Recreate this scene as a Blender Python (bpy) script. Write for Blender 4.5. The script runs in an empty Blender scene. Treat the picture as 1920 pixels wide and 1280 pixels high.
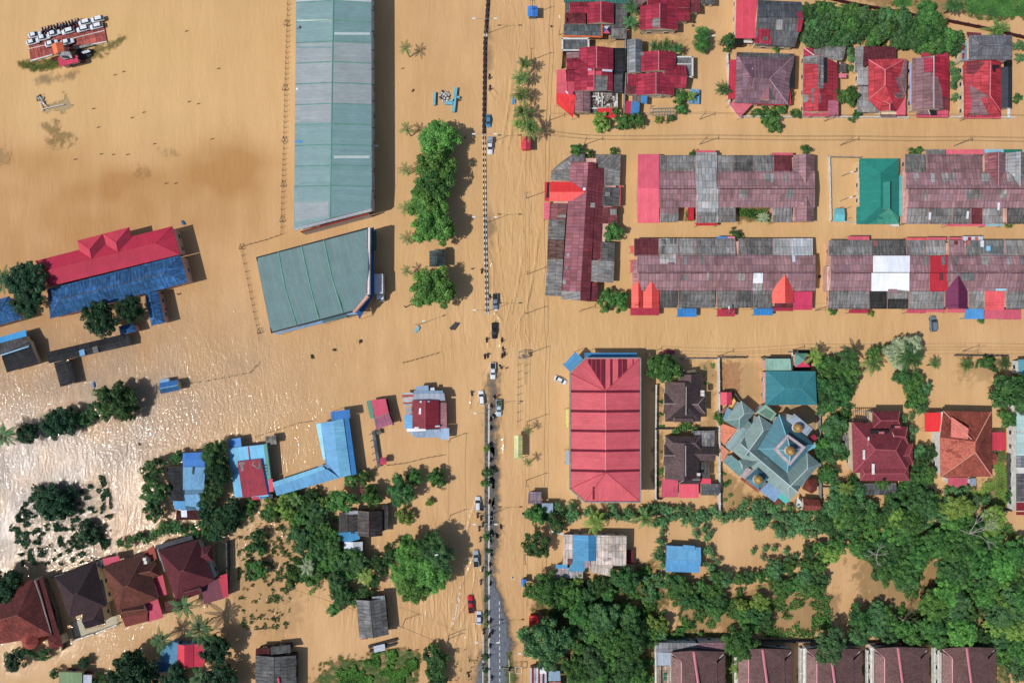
import bpy, math, random
import numpy as np
from mathutils import Vector, noise as mnoise
R = math.radians
SC = bpy.context.scene
COL = SC.collection
H = 204.8; S = 0.16                      # camera height above the flood, metres per photo pixel at the water
# ---------------------------------------------------------------- camera
cd = bpy.data.cameras.new('camera'); cam = bpy.data.objects.new('camera', cd); COL.objects.link(cam)
cam.location = (0, 0, H); cam.rotation_euler = (0, 0, 0)
cd.sensor_width = 36; cd.lens = 24; cd.clip_start = 1; cd.clip_end = 6000
SC.camera = cam
# ---------------------------------------------------------------- light
SUN_EL, SUN_AZ = 52.0, 200.0            # the sun stands to the west-south-west (angle from +x, counter-clockwise)
w = bpy.data.worlds.new('World'); SC.world = w; w.use_nodes = True
nt = w.node_tree
sky = nt.nodes.new('ShaderNodeTexSky'); sky.sky_type = 'NISHITA'; sky.sun_disc = False
sky.sun_elevation = R(SUN_EL); sky.sun_rotation = R(90 - SUN_AZ)
nt.links.new(sky.outputs[0], nt.nodes['Background'].inputs[0])
nt.nodes['Background'].inputs[1].default_value = 0.10
sl = bpy.data.lights.new('sun', 'SUN'); sun = bpy.data.objects.new('sun', sl); COL.objects.link(sun)
sl.energy = 4.0; sl.angle = R(0.5); sl.color = (1.0, 0.965, 0.91)
d = Vector((math.cos(R(SUN_AZ)) * math.cos(R(SUN_EL)), math.sin(R(SUN_AZ)) * math.cos(R(SUN_EL)), math.sin(R(SUN_EL))))
sun.rotation_euler = d.to_track_quat('Z', 'Y').to_euler(); sun.location = d * 150
SC.view_settings.view_transform = 'Standard'; SC.view_settings.look = 'None'
SC.view_settings.exposure = 0.0; SC.view_settings.gamma = 1
SC.cycles.max_bounces = 5; SC.cycles.diffuse_bounces = 2; SC.cycles.transparent_max_bounces = 6

# ---------------------------------------------------------------- geometry helpers
def P(px, py, z=0.0):
    k = S * (H - z) / H
    return Vector(((px - 960) * k, (640 - py) * k, z))

def mesh_obj(name, verts, faces, mats, midx=None, parent=None, uv=True, origin=None, smooth=False):
    """one mesh object; verts in world metres, moved so that they are relative to the parent's / own origin"""
    me = bpy.data.meshes.new(name)
    if parent is not None: org = Vector(parent['_o'])
    elif origin is not None: org = Vector(origin)
    else:
        org = Vector((0, 0, 0))
        for v in verts: org += Vector(v)
        org /= max(1, len(verts)); org.z = min(v[2] for v in verts)
    vs = [tuple(Vector(v) - org) for v in verts]
    me.from_pydata(vs, [], faces)
    if not isinstance(mats, (list, tuple)): mats = [mats]
    for m in mats: me.materials.append(m)
    if midx: me.polygons.foreach_set('material_index', midx)
    if uv:
        ul = me.uv_layers.new(name='uv')
        data = np.zeros(len(me.loops) * 2, 'f')
        for p in me.polygons:
            n = p.normal
            if n.z > 0.9995 or abs(n.z) < 0.001 and False: dn = None
            else: dn = None
            if n.z > 0.9999:
                a = me.vertices[p.vertices[1]].co - me.vertices[p.vertices[0]].co
                u = Vector((a.x, a.y, 0))
                u = u.normalized() if u.length > 1e-6 else Vector((1, 0, 0))
            elif abs(n.z) < 0.01:
                u = Vector((-n.y, n.x, 0)); u = u.normalized() if u.length > 1e-6 else Vector((1, 0, 0))
            else:
                u = n.cross(Vector((0, 0, 1))).normalized()
            v = n.cross(u)
            for li in range(p.loop_start, p.loop_start + p.loop_total):
                co = me.vertices[me.loops[li].vertex_index].co + org
                data[2 * li] = co.dot(u); data[2 * li + 1] = co.dot(v)
        ul.data.foreach_set('uv', data)
    if smooth: me.polygons.foreach_set('use_smooth', [True] * len(me.polygons))
    me.update()
    o = bpy.data.objects.new(name, me); COL.objects.link(o)
    if parent is not None: o.parent = parent
    else: o.location = org; o['_o'] = tuple(org)
    return o

def tag(o, label, cat, group=None):
    o['label'] = label; o['category'] = cat
    if group: o['group'] = group
    return o
def struct(o, kind='structure'):
    o['kind'] = kind; return o
def empty(name, loc, label, cat, group=None):
    o = bpy.data.objects.new(name, None); COL.objects.link(o); o.location = loc; o['_o'] = tuple(loc)
    o.empty_display_size = 0.5
    return tag(o, label, cat, group)

def box(vs, fs, c, s, rz=0, tilt=0):
    """append a box (centre c, size s, turned rz about z)"""
    n = len(vs); ca, sa = math.cos(rz), math.sin(rz)
    for dx, dy, dz in ((-1,-1,-1),(1,-1,-1),(1,1,-1),(-1,1,-1),(-1,-1,1),(1,-1,1),(1,1,1),(-1,1,1)):
        x, y, z = dx*s[0]/2, dy*s[1]/2, dz*s[2]/2
        vs.append((c[0]+x*ca-y*sa, c[1]+x*sa+y*ca, c[2]+z + tilt*x))
    fs += [(n,n+3,n+2,n+1),(n+4,n+5,n+6,n+7),(n,n+1,n+5,n+4),(n+1,n+2,n+6,n+5),(n+2,n+3,n+7,n+6),(n+3,n,n+4,n+7)]
def tube(vs, fs, a, b, r0, r1=None, n=6):
    a, b = Vector(a), Vector(b); r1 = r0 if r1 is None else r1
    d = (b - a).normalized(); u = d.orthogonal().normalized(); v = d.cross(u); k = len(vs)
    for p, r in ((a, r0), (b, r1)):
        for i in range(n):
            t = 2*math.pi*i/n; q = p + (u*math.cos(t) + v*math.sin(t))*r; vs.append(tuple(q))
    for i in range(n): fs.append((k+i, k+(i+1) % n, k+n+(i+1) % n, k+n+i))
    fs.append(tuple(k+i for i in reversed(range(n)))); fs.append(tuple(k+n+i for i in range(n)))

# ---------------------------------------------------------------- materials
KD = 0.80                                # display colour -> albedo under this sun
def lin(c, k=None):
    k = KD if k is None else k
    o = []
    for v in c[:3]:
        v = v / 255.0; o.append((v/12.92 if v <= 0.04045 else ((v+0.055)/1.055)**2.4) * k)
    return (min(o[0],.9), min(o[1],.9), min(o[2],.9), 1)
MATS = {}
def newmat(key, rough=0.7, spec=0.3):
    m = bpy.data.materials.new(key); m.use_nodes = True
    b = m.node_tree.nodes['Principled BSDF']
    b.inputs['Roughness'].default_value = rough
    b.inputs['Specular IOR Level'].default_value = spec
    return m, m.node_tree, b
def N(nt, t, **kw):
    n = nt.nodes.new(t)
    for k, v in kw.items():
        if k in n.bl_rna.properties.keys(): setattr(n, k, v)
        else: n.inputs[k.replace('_', ' ')].default_value = v
    return n
def mixc(nt, a, b, f, mode='MIX'):
    m = nt.nodes.new('ShaderNodeMix'); m.data_type = 'RGBA'; m.blend_type = mode
    for s, x in ((0, f), (6, a), (7, b)):
        if hasattr(x, 'links'): nt.links.new(x, m.inputs[s])
        else: m.inputs[s].default_value = x
    return m.outputs[2]
def ramp(nt, src, p0, p1, c0=(0,0,0,1), c1=(1,1,1,1)):
    r = nt.nodes.new('ShaderNodeValToRGB'); nt.links.new(src, r.inputs[0])
    e = r.color_ramp.elements; e[0].position = p0; e[1].position = p1; e[0].color = c0; e[1].color = c1
    return r.outputs[0]
def plain(rgb, rough=0.6, var=0.12, spec=0.3, metal=0.0, k=None):
    key = ('plain', rgb, rough, var, metal)
    if key in MATS: return MATS[key]
    m, nt, b = newmat('paint_%d_%d_%d' % rgb, rough, spec)
    b.inputs['Metallic'].default_value = metal
    c = lin(rgb, k)
    tc = N(nt, 'ShaderNodeTexCoord'); nz = N(nt, 'ShaderNodeTexNoise', Scale=0.9, Detail=5.0, Roughness=0.65)
    nt.links.new(tc.outputs['Object'], nz.inputs['Vector'])
    dk = tuple(x*(1-2.2*var) for x in c[:3]) + (1,); lt = tuple(min(1, x*(1+1.4*var)) for x in c[:3]) + (1,)
    nt.links.new(ramp(nt, nz.outputs[0], .3, .7, dk, lt), b.inputs['Base Color'])
    MATS[key] = m; return m
def roof(rgb, kind='sheet', dirt=None):
    """kind: sheet = old fibre-cement sheets, metal = painted steel, tile = small tiles"""
    key = ('roof', rgb, kind, dirt)
    if key in MATS: return MATS[key]
    rough = {'sheet': .9, 'metal': .62, 'tile': .8}[kind]
    m, nt, b = newmat('%s_roof_%d_%d_%d' % ((kind,) + rgb), rough, .22)
    if dirt is None: dirt = {'sheet': .75, 'metal': .25, 'tile': .55}[kind]
    c = lin(rgb, KD * {'sheet': 1.38, 'metal': 1.2, 'tile': 1.3}[kind]); uv = N(nt, 'ShaderNodeUVMap'); uv.uv_map = 'uv'
    lu = .3*c[0]+.55*c[1]+.15*c[2]; c = tuple(x*.87+lu*.13 for x in c[:3])
    f = lambda k: tuple(min(.92, x*k) for x in c[:3]) + (1,)
    L = nt.links
    if kind == 'sheet':
        br = N(nt, 'ShaderNodeTexBrick', offset=0.0, Scale=1.0, Mortar_Size=.05, Mortar_Smooth=.3, Brick_Width=1.05, Row_Height=2.05, Bias=0.0)
        br.inputs['Color1'].default_value = f(1.2); br.inputs['Color2'].default_value = f(.84); br.inputs['Mortar'].default_value = f(.34)
        big = N(nt, 'ShaderNodeTexBrick', offset=.35, offset_frequency=2, Scale=1.0, Mortar_Size=.0, Brick_Width=4.3, Row_Height=2.05)
        big.inputs['Color1'].default_value = (1.12, 1.12, 1.14, 1); big.inputs['Color2'].default_value = (.8, .8, .78, 1)
        L.new(uv.outputs[0], big.inputs[0]); L.new(uv.outputs[0], br.inputs[0])
        col = mixc(nt, br.outputs[0], big.outputs[0], 1.0, 'MULTIPLY')
    elif kind == 'metal':
        br = N(nt, 'ShaderNodeTexBrick', offset=0.0, Scale=1.0, Mortar_Size=.025, Mortar_Smooth=.5, Brick_Width=.78, Row_Height=60.0)
        br.inputs['Color1'].default_value = f(1.05); br.inputs['Color2'].default_value = f(.94); br.inputs['Mortar'].default_value = f(.78)
        L.new(uv.outputs[0], br.inputs[0]); col = br.outputs[0]
    else:
        br = N(nt, 'ShaderNodeTexBrick', offset=0.5, Scale=1.0, Mortar_Size=.03, Mortar_Smooth=.2, Brick_Width=.42, Row_Height=.36)
        br.inputs['Color1'].default_value = f(1.22); br.inputs['Color2'].default_value = f(.78); br.inputs['Mortar'].default_value = f(.5)
        L.new(uv.outputs[0], br.inputs[0]); col = br.outputs[0]
    # streaks that run down the slope, and blotches
    mp = N(nt, 'ShaderNodeMapping'); mp.inputs['Scale'].default_value = (1.0, .22, 1); L.new(uv.outputs[0], mp.inputs[0])
    nz = N(nt, 'ShaderNodeTexNoise', Scale=1.9, Detail=6.0, Roughness=.72); L.new(mp.outputs[0], nz.inputs['Vector'])
    st = ramp(nt, nz.outputs[0], .36, .66, (1-.8*dirt,)*3 + (1,), (1.1, 1.1, 1.1, 1))
    col = mixc(nt, col, st, .8, 'MULTIPLY')
    tc = N(nt, 'ShaderNodeTexCoord'); nz2 = N(nt, 'ShaderNodeTexNoise', Scale=.22, Detail=4.0, Roughness=.6)
    L.new(tc.outputs['Object'], nz2.inputs['Vector'])
    col = mixc(nt, col, ramp(nt, nz2.outputs[0], .35, .62, (1-.45*dirt,)*3 + (1,), (1.08,)*3 + (1,)), .8, 'MULTIPLY')
    if kind == 'sheet':
        nz3 = N(nt, 'ShaderNodeTexNoise', Scale=.55, Detail=5.0, Roughness=.7); L.new(tc.outputs['Object'], nz3.inputs['Vector'])
        col = mixc(nt, col, ramp(nt, nz3.outputs[0], .38, .62, (1.1, .96, .87, 1), (.95, 1.0, 1.04, 1)), .8, 'MULTIPLY')
    L.new(col, b.inputs['Base Color'])
    wv = N(nt, 'ShaderNodeTexWave', Scale=(2.0 if kind == 'sheet' else .8), Distortion=0.0); wv.bands_direction = 'X' if kind != 'tile' else 'Y'
    L.new(uv.outputs[0], wv.inputs['Vector'])
    bp = N(nt, 'ShaderNodeBump', Strength=.35, Distance=.05); L.new(wv.outputs[1], bp.inputs['Height']); L.new(bp.outputs[0], b.inputs['Normal'])
    MATS[key] = m; return m
# ---------------------------------------------------------------- colours
CRIM=(176,34,66); PINK=(226,82,98); RED=(222,34,40); MAUV=(132,92,102); GREY=(118,121,124); DGRY=(78,80,82); LGRY=(160,162,166)
MARO=(112,34,48); WHITE=(232,232,236); TEALR=(118,164,166); SILV=(164,172,180); BLUE=(42,118,186); LBLU=(92,170,212); GREEN=(22,132,116)
BROWN=(92,62,60); TILE=(178,84,62)
CREAM=plain((228,206,172),.8); WWALL=plain((225,222,215),.8); PWALL=plain((222,176,160),.8); GWALL=plain((150,150,148),.8)
REDW=plain((205,60,48),.6); BLUW=plain((110,150,190),.7); CONC=plain((150,146,138),.85,.2); DARK=plain((38,38,42),.6); WOOD=plain((96,78,66),.85,.2)
GLASS,_nt,_b=newmat('window_glass',.08,.6); _b.inputs['Base Color'].default_value=(.03,.045,.06,1)
TIMB=plain((70,56,50),.85,.2)

def rr(x0,y0,x1,y1): return [(x0,y1),(x1,y1),(x1,y0),(x0,y0)]      # ridge runs east-west
def rv(x0,y0,x1,y1): return [(x1,y1),(x1,y0),(x0,y0),(x0,y1)]      # ridge runs north-south

def inset(poly, d):
    n=len(poly); A=sum(poly[i][0]*poly[(i+1)%n][1]-poly[(i+1)%n][0]*poly[i][1] for i in range(n))
    s=1 if A>0 else -1; out=[]
    for i in range(n):
        p0,p1,p2=Vector(poly[i-1]),Vector(poly[i]),Vector(poly[(i+1)%n])
        e1=(p1-p0).normalized(); e2=(p2-p1).normalized()
        n1=Vector((-e1.y,e1.x))*s; n2=Vector((-e2.y,e2.x))*s
        k=1+n1.dot(n2); m=(n1+n2)/(k if k>.3 else .3)
        q=p1+m*d; out.append((q.x,q.y))
    return out

class B:
    """one building: an Empty with its roof, wall, window ... meshes as parts"""
    def __init__(s, name, label, cat, px, py, group=None, wall=None):
        s.root=empty(name, P(px,py,0), label, cat, group); s.wm=wall or CREAM; s.fp=None
    def prism(s, name, verts, faces, mats, midx, zb, edge=None):
        """closed solid: top faces, a skirt down to zb along the outer edge, and an underside"""
        V=[tuple(v) for v in verts]; F=[]; M=[]
        for f,mi in zip(faces,midx):
            a=Vector(V[f[0]]); nn=Vector((0,0,0))
            for i in range(1,len(f)-1): nn+=(Vector(V[f[i]])-a).cross(Vector(V[f[i+1]])-a)
            F.append(tuple(f) if nn.z>=0 else tuple(reversed(f))); M.append(mi)
        ed={}
        for f in F:
            for i in range(len(f)): ed[(f[i],f[(i+1)%len(f)])]=1
        bd=[e for e in ed if (e[1],e[0]) not in ed]
        low={}
        for a,b in bd:
            for q in (a,b):
                if q not in low: low[q]=len(V); V.append((V[q][0],V[q][1],zb))
        wi=len(mats); 
        for a,b in bd:
            tall=max(V[a][2],V[b][2])-zb
            F.append((b,a,low[a],low[b])); M.append(wi if tall>.5 else 0)
        nx={a:b for a,b in bd}; st=bd[0][0]; lp=[st]; q=nx[st]
        while q!=st and len(lp)<len(bd)+1: lp.append(q); q=nx.get(q,st)
        F.append(tuple(low[q] for q in reversed(lp))); M.append(0)
        return mesh_obj(name,V,F,list(mats)+[edge or s.wm],M,s.root)
    def cap(s, a, b, mat, w=.28, name='ridge_cap'):
        a,b=Vector(a),Vector(b); d=(b-a); 
        if d.length<.3: return
        vs=[];fs=[]; u=d.cross(Vector((0,0,1))).normalized()*w/2; up=Vector((0,0,.09)); dn=Vector((0,0,-.05))
        for p in (a,b):
            for q in (p+u+dn,p+up+Vector((0,0,.02)),p-u+dn): vs.append(tuple(q))
        fs=[(0,3,4,1),(1,4,5,2),(0,1,2),(5,4,3),(2,5,3,0)]
        mesh_obj(name,vs,fs,mat,None,s.root)
    def gable(s,q,ze,zr,m1,m2=None,name='roof',cap=None,walls=True,ends=(0,0),win=True,hipfrac=None):
        a,b,c,d=[P(x,y,ze) for x,y in q]; m2=m2 or m1
        r0=(a+d)/2; r1=(b+c)/2; L=(r1-r0); W=(d-a).length; e0,e1=ends
        tot=(max(e0,0)+max(e1,0))*W/2
        if tot>.92*L.length: k=.92*L.length/tot; e0*=k; e1*=k
        r0=r0+L.normalized()*e0*W/2; r1=r1-L.normalized()*e1*W/2; r0.z=r1.z=zr
        V=[a,b,c,d,r0,r1]; F=[(0,1,5,4),(2,3,4,5)]; M=[0,1]
        if e0>0: F.append((3,0,4)); M.append(0)
        if e1>0: F.append((1,2,5)); M.append(1)
        if e0<=0: F[1]=(2,3,4,5)
        # gable ends: the skirt below the ridge point closes the triangle
        s.prism(name,V,F,[m1,m2],M,ze-.14)
        if cap:
            s.cap(r0,r1,cap)
            if e0>0: s.cap(a,r0,cap,.2); s.cap(d,r0,cap,.2)
            if e1>0: s.cap(b,r1,cap,.2); s.cap(c,r1,cap,.2)
        if walls: s.walls(q,ze,win=win)
        return (a,b,c,d,r0,r1)
    def hip(s,q,ze,zr,m1,m2=None,name='roof',cap=None,walls=True,ends=(1,1),win=True):
        return s.gable(q,ze,zr,m1,m2,name,cap,walls,ends,win)
    def poly(s,pts,mat,name='roof',zb=None,walls=False,edge=None):
        V=[P(*p) for p in pts]
        z0=min(p[2] for p in pts)
        s.prism(name,V,[tuple(range(len(V)))],[mat],[0],zb if zb is not None else z0-.14,edge)
        if walls: s.walls([(p[0],p[1]) for p in pts],z0)
    def flat(s,q,z,mat,name='roof',walls=False,win=True,edge=None):
        s.poly([(x,y,z) for x,y in q],mat,name,edge=edge)
        if walls: s.walls(q,z,win=win)
    def awning(s,q,z0,z1,mat,name='awning',posts=True):
        """thin lean-to: first two corners at z0, last two at z1"""
        zs=[z0,z0,z1,z1][:len(q)]
        while len(zs)<len(q): zs.append(z1)
        V=[P(x,y,z) for (x,y),z in zip(q,zs)]; n=len(V)
        A=sum(V[i].x*V[(i+1)%n].y-V[(i+1)%n].x*V[i].y for i in range(n))
        if A<0: V.reverse()
        L=[v-Vector((0,0,.09)) for v in V]; VV=[tuple(v) for v in V+L]
        F=[tuple(range(n)),tuple(reversed(range(n,2*n)))]+[((i+1)%n,i,n+i,n+(i+1)%n) for i in range(n)]
        mesh_obj(name,VV,F,mat,None,s.root)
        if posts:
            c=sum(V,Vector())/n
            for v in V:
                p=v+(c-v)*.06; vs=[];fs=[]
                tube(vs,fs,(p.x,p.y,-1.2),(p.x,p.y,v.z-.1),.06); mesh_obj('post',vs,fs,GWALL,None,s.root,uv=False)
    def walls(s,q,z,ins=.45,win=True,mat=None):
        w=[P(x,y,z) for x,y in q]; pl=inset([(v.x,v.y) for v in w],ins); n=len(pl)
        A=sum(pl[i][0]*pl[(i+1)%n][1]-pl[(i+1)%n][0]*pl[i][1] for i in range(n))
        if A<0: pl.reverse()
        zt=z-.16; V=[(x,y,-1.2) for x,y in pl]+[(x,y,zt) for x,y in pl]
        F=[(i,(i+1)%n,n+(i+1)%n,n+i) for i in range(n)]+[tuple(range(n,2*n))]
        mesh_obj('wall',V,F,mat or s.wm,None,s.root)
        if not win: return
        for i in range(n):
            a=Vector(pl[i]+(0,)); b=Vector(pl[(i+1)%n]+(0,)); e=b-a; L=e.length
            if L<3.2: continue
            nn=Vector((e.y,-e.x,0)).normalized(); mid=(a+b)/2
            if nn.dot(mid)>-1.0: continue                 # only the sides that face the drone show
            k=max(1,int(L/3.8)); rz=math.atan2(e.y,e.x)
            k=min(k,8)
            for j in range(k):
                c=a+e*((j+.5)/k)+nn*.05; vs=[];fs=[]
                zc=min(1.35,zt*.6); hh=min(1.1,zt*.5)
                box(vs,fs,(c.x,c.y,zc),(1.3,.16,hh),rz)
                o=mesh_obj('window',vs,fs,WWALL,None,s.root,uv=False)
                vs=[];fs=[]; box(vs,fs,(c.x+nn.x*.06,c.y+nn.y*.06,zc),(1.14,.08,hh-.16),rz)
                g=mesh_obj('pane',vs,fs,GLASS,None,s.root,uv=False); g.parent=o
    def box(s,name,px,py,z,sx,sy,sz,mat,rz=0):
        c=P(px,py,z); vs=[];fs=[]; box(vs,fs,(c.x,c.y,z+sz/2),(sx,sy,sz),rz)
        return mesh_obj(name,vs,fs,mat,None,s.root)
    def quadsheet(s,q,zf,mat,name='roof_panel',t=.05,off=.05):
        """loose sheet lying on the roof; zf(px,py) gives the roof height"""
        V=[P(x,y,zf(x,y)+off) for x,y in q]; n=len(V)
        A=sum(V[i].x*V[(i+1)%n].y-V[(i+1)%n].x*V[i].y for i in range(n))
        if A<0: V.reverse()
        Lo=[v-Vector((0,0,t)) for v in V]; F=[tuple(range(n)),tuple(reversed(range(n,2*n)))]+[((i+1)%n,i,n+i,n+(i+1)%n) for i in range(n)]
        mesh_obj(name,[tuple(v) for v in V+Lo],F,mat,None,s.root)

def prof(pts,vert=False):
    """height as a function of the photo row (or column if vert)"""
    xs=[p[0] for p in pts]; zs=[p[1] for p in pts]
    return (lambda x,y: float(np.interp(x,xs,zs))) if vert else (lambda x,y: float(np.interp(y,xs,zs)))

def strip(b,segs,yA,zA,yB,zB,name='roof',vert=False,zb=None):
    """a run of roof segments between rows yA (height zA) and yB; segs=[(x0,x1,material,dz)]"""
    for sg in segs:
        x0,x1,m=sg[:3]; dz=sg[3] if len(sg)>3 else 0
        if vert: pts=[(yA,x0,zA+dz),(yB,x0,zB+dz),(yB,x1,zB+dz),(yA,x1,zA+dz)]
        else: pts=[(x0,yA,zA+dz),(x0,yB,zB+dz),(x1,yB,zB+dz),(x1,yA,zA+dz)]
        b.poly(pts,m,name,zb=(zb if zb is not None else min(zA,zB)+dz-.14))
# ================================================================= ground, flood water, road
def val_noise(x,y,sc,seed=0):
    r=np.random.RandomState(seed); g=r.rand(256,256)
    X=x/sc+1000; Y=y/sc+1000; xi=np.floor(X).astype(int); yi=np.floor(Y).astype(int); fx=X-xi; fy=Y-yi
    fx=fx*fx*(3-2*fx); fy=fy*fy*(3-2*fy); a=lambda i,j: g[(xi+i)%256,(yi+j)%256]
    return (a(0,0)*(1-fx)+a(1,0)*fx)*(1-fy)+(a(0,1)*(1-fx)+a(1,1)*fx)*fy
def sdist(poly,X,Y):
    """signed distance in photo pixels, positive inside"""
    d=np.full(X.shape,1e9); ins=np.zeros(X.shape,bool); n=len(poly)
    for i in range(n):
        x0,y0=poly[i]; x1,y1=poly[(i+1)%n]; ex,ey=x1-x0,y1-y0; L=ex*ex+ey*ey+1e-9
        t=np.clip(((X-x0)*ex+(Y-y0)*ey)/L,0,1); d=np.minimum(d,np.hypot(X-x0-t*ex,Y-y0-t*ey))
        c=((y0>Y)!=(y1>Y)); xx=ex*(Y-y0)/(ey if abs(ey)>1e-9 else 1e-9)+x0; ins^=(c&(X<xx))
    return np.where(ins,d,-d)
# shallow places: (polygon in photo pixels, feather, clearness 0..1, raggedness, what lies there)
SHALLOW=[
 ([(920,1035),(926,1070),(934,1095),(942,1120),(950,1150),(956,1190),(962,1230),(970,1300),(912,1300),(912,1035)],13,1.45,3,'r'),
 ([(914,704),(934,704),(933,765),(930,800),(914,800)],12,.85,6,'r'),([(914,770),(931,770),(933,860),(935,930),(932,1040),(932,1085),(914,1085)],10,1.0,4,'r'),
 ([(914,1175),(907,1200),(896,1240),(887,1300),(914,1300)],11,1.15,4,'r'),
 ([(916,55),(921,75),(923,100),(921,130),(915,135)],6,.42,3,'r'),([(914,385),(922,400),(926,430),(922,460),(914,465)],7,.5,4,'r'),([(914,465),(919,480),(918,540),(913,545)],5,.3,2,'r'),
 ([(33,119),(57,114),(112,103),(114,124),(64,137),(45,128)],3,.95,3,'g'),([(146,92),(182,84),(200,78),(234,71),(220,88),(205,98),(168,112),(148,112)],4,.75,5,'g'),([(66,152),(110,140),(144,135),(142,144),(100,153),(70,160)],7,.55,5,'r'),
 ([(74,182),(83,180),(86,192),(117,185),(116,172),(126,171),(130,203),(120,212),(112,206),(80,212)],3,.9,4,'c'),([(82,236),(105,234),(108,250),(140,254),(128,262),(95,264)],7,.55,8,'g'),([(-10,280),(15,280),(15,300),(-10,305)],7,.5,7,'c'),([(250,318),(272,315),(280,326),(256,328)],6,.3,6,'g'),([(300,285),(322,280),(332,290),(310,296)],6,.3,6,'g'),
 ([(1790,-60),(1960,-60),(1960,32),(1925,38),(1905,26),(1880,40),(1850,34),(1818,30),(1800,18)],4,1.4,5,'g'),([(1655,-60),(1722,-60),(1714,10),(1690,16),(1668,6)],5,1.3,6,'g'),([(1530,-60),(1800,-60),(1802,16),(1760,34),(1700,22),(1640,8),(1570,-2)],7,.5,9,'g'),
 ([(1865,850),(1886,848),(1889,952),(1830,952),(1788,938),(1792,906),(1816,914),(1862,900)],5,1.15,9,'g'),([(1350,678),(1385,678),(1388,720),(1386,738),(1352,738)],5,.55,7,'p'),([(1386,676),(1432,676),(1432,752),(1388,752)],9,.28,5,'c'),
 ([(1436,760),(1530,760),(1529,820),(1500,790),(1470,770),(1450,768)],2,.75,2,'c'),([(1350,876),(1385,900),(1420,926),(1450,950),(1352,955)],8,.42,11,'g'),([(1314,672),(1340,672),(1340,800),(1320,800)],9,.36,9,'g'),([(1232,730),(1246,730),(1246,800),(1234,800)],5,.55,6,'g'),([(1229,812),(1244,812),(1242,900),(1229,930)],5,.6,6,'g'),
 ([(560,1300),(600,1262),(632,1240),(680,1228),(720,1218),(764,1216),(782,1232),(780,1300)],6,1.3,9,'g'),([(131,1166),(156,1158),(162,1180),(196,1170),(200,1155),(222,1152),(224,1172),(140,1196)],2,1.2,1,'c'),([(403,1022),(427,1018),(428,1070),(408,1078)],3,.95,2,'c'),
 ([(108,1078),(130,1072),(130,1080),(108,1086)],2,1,2,'c'),([(1240,1180),(1360,1184),(1360,1198),(1240,1198)],4,.9,5,'g'),([(1000,1140),(1220,1060),(1250,1100),(1240,1200),(1225,1300),(1050,1300),(1040,1200)],12,.85,14,'g'),
 ([(1240,1110),(1500,1090),(1570,1120),(1560,1190),(1300,1192)],10,.4,16,'g'),([(1580,1050),(1900,1050),(1925,1260),(1700,1200)],10,.45,16,'g'),([(1060,76),(1190,60),(1290,70),(1290,100),(1200,96)],6,.32,8,'g'),([(1380,355),(1450,384),(1450,418),(1384,418)],4,.75,4,'g'),
 ([(1284,390),(1300,390),(1300,414),(1282,414)],2,.8,2,'g'),([(860,1220),(894,1210),(888,1300),(855,1300)],12,.18,6,'c'),([(430,990),(560,960),(560,1180),(440,1180)],18,.2,14,'g'),([(40,930),(200,900),(210,1040),(70,1060)],14,.25,14,'g'),([(952,1225),(962,1225),(966,1300),(950,1300)],5,.8,3,'g'),
 ([(1790,662),(1890,664),(1886,716),(1800,712)],10,.28,9,'g'),([(1020,1215),(1066,1200),(1074,1300),(1040,1300)],5,.6,6,'g'),([(1588,930),(1600,840),(1612,930)],5,.3,6,'g'),([(1495,1250),(1513,1250),(1513,1300),(1495,1300)],3,1.2,3,'g'),([(1620,1220),(1640,1220),(1640,1300),(1620,1300)],3,1.2,3,'g'),([(1746,1220),(1766,1220),(1766,1300),(1746,1300)],3,1.2,3,'g'),([(1360,1200),(1388,1200),(1388,1300),(1362,1300)],4,1.1,4,'g'),([(1868,1230),(1900,1230),(1890,1300),(1868,1300)],5,1.1,6,'g')]
nx,ny=760,520
xs=np.linspace(-172,172,nx); ys_=np.linspace(-122,122,ny)
xs=np.concatenate([[-3000,-600,-240],xs,[240,600,3000]]); ys_=np.concatenate([[-3000,-600,-200],ys_,[200,600,3000]])
NX,NY=len(xs),len(ys_)
XX,YY=np.meshgrid(xs,ys_); PX=XX/S+960; PY=640-YY/S
rag=(val_noise(PX,PY,9,1)-.5)*1.0+(val_noise(PX,PY,3.6,2)-.5)*.9+(val_noise(PX,PY,28,3)-.5)*1.0
clear=np.zeros(PX.shape); kinds={k:np.zeros(PX.shape) for k in 'rgcp'}
for poly,fe,mx,rg,kd in SHALLOW:
    a=np.array(poly); m=(PX>a[:,0].min()-40)&(PX<a[:,0].max()+40)&(PY>a[:,1].min()-40)&(PY<a[:,1].max()+40)
    if not m.any(): continue
    sd=sdist(poly,PX[m],PY[m])+rag[m]*rg*2.2
    v=np.clip((sd+fe)/(2*fe),0,1); v=v*v*(3-2*v)*mx
    clear[m]=np.maximum(clear[m],v); kinds[kd][m]=np.maximum(kinds[kd][m],v)
def sheet(name,Z,mats,attrs):
    me=bpy.data.meshes.new(name); n=NX*NY
    co=np.stack([XX,YY,Z],-1).reshape(-1,3).astype('f'); idx=np.arange(n).reshape(NY,NX)
    f=np.stack([idx[:-1,:-1],idx[:-1,1:],idx[1:,1:],idx[1:,:-1]],-1).reshape(-1,4)
    me.vertices.add(n); me.vertices.foreach_set('co',co.ravel()); me.loops.add(f.size); me.loops.foreach_set('vertex_index',f.ravel())
    me.polygons.add(len(f)); me.polygons.foreach_set('loop_start',np.arange(len(f))*4); me.polygons.foreach_set('use_smooth',np.ones(len(f),bool))
    me.update()
    for k,v in attrs.items():
        at=me.attributes.new(k,'FLOAT','POINT'); at.data.foreach_set('value',v.astype('f').ravel())
    me.materials.append(mats); o=bpy.data.objects.new(name,me); COL.objects.link(o); return struct(o)
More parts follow.
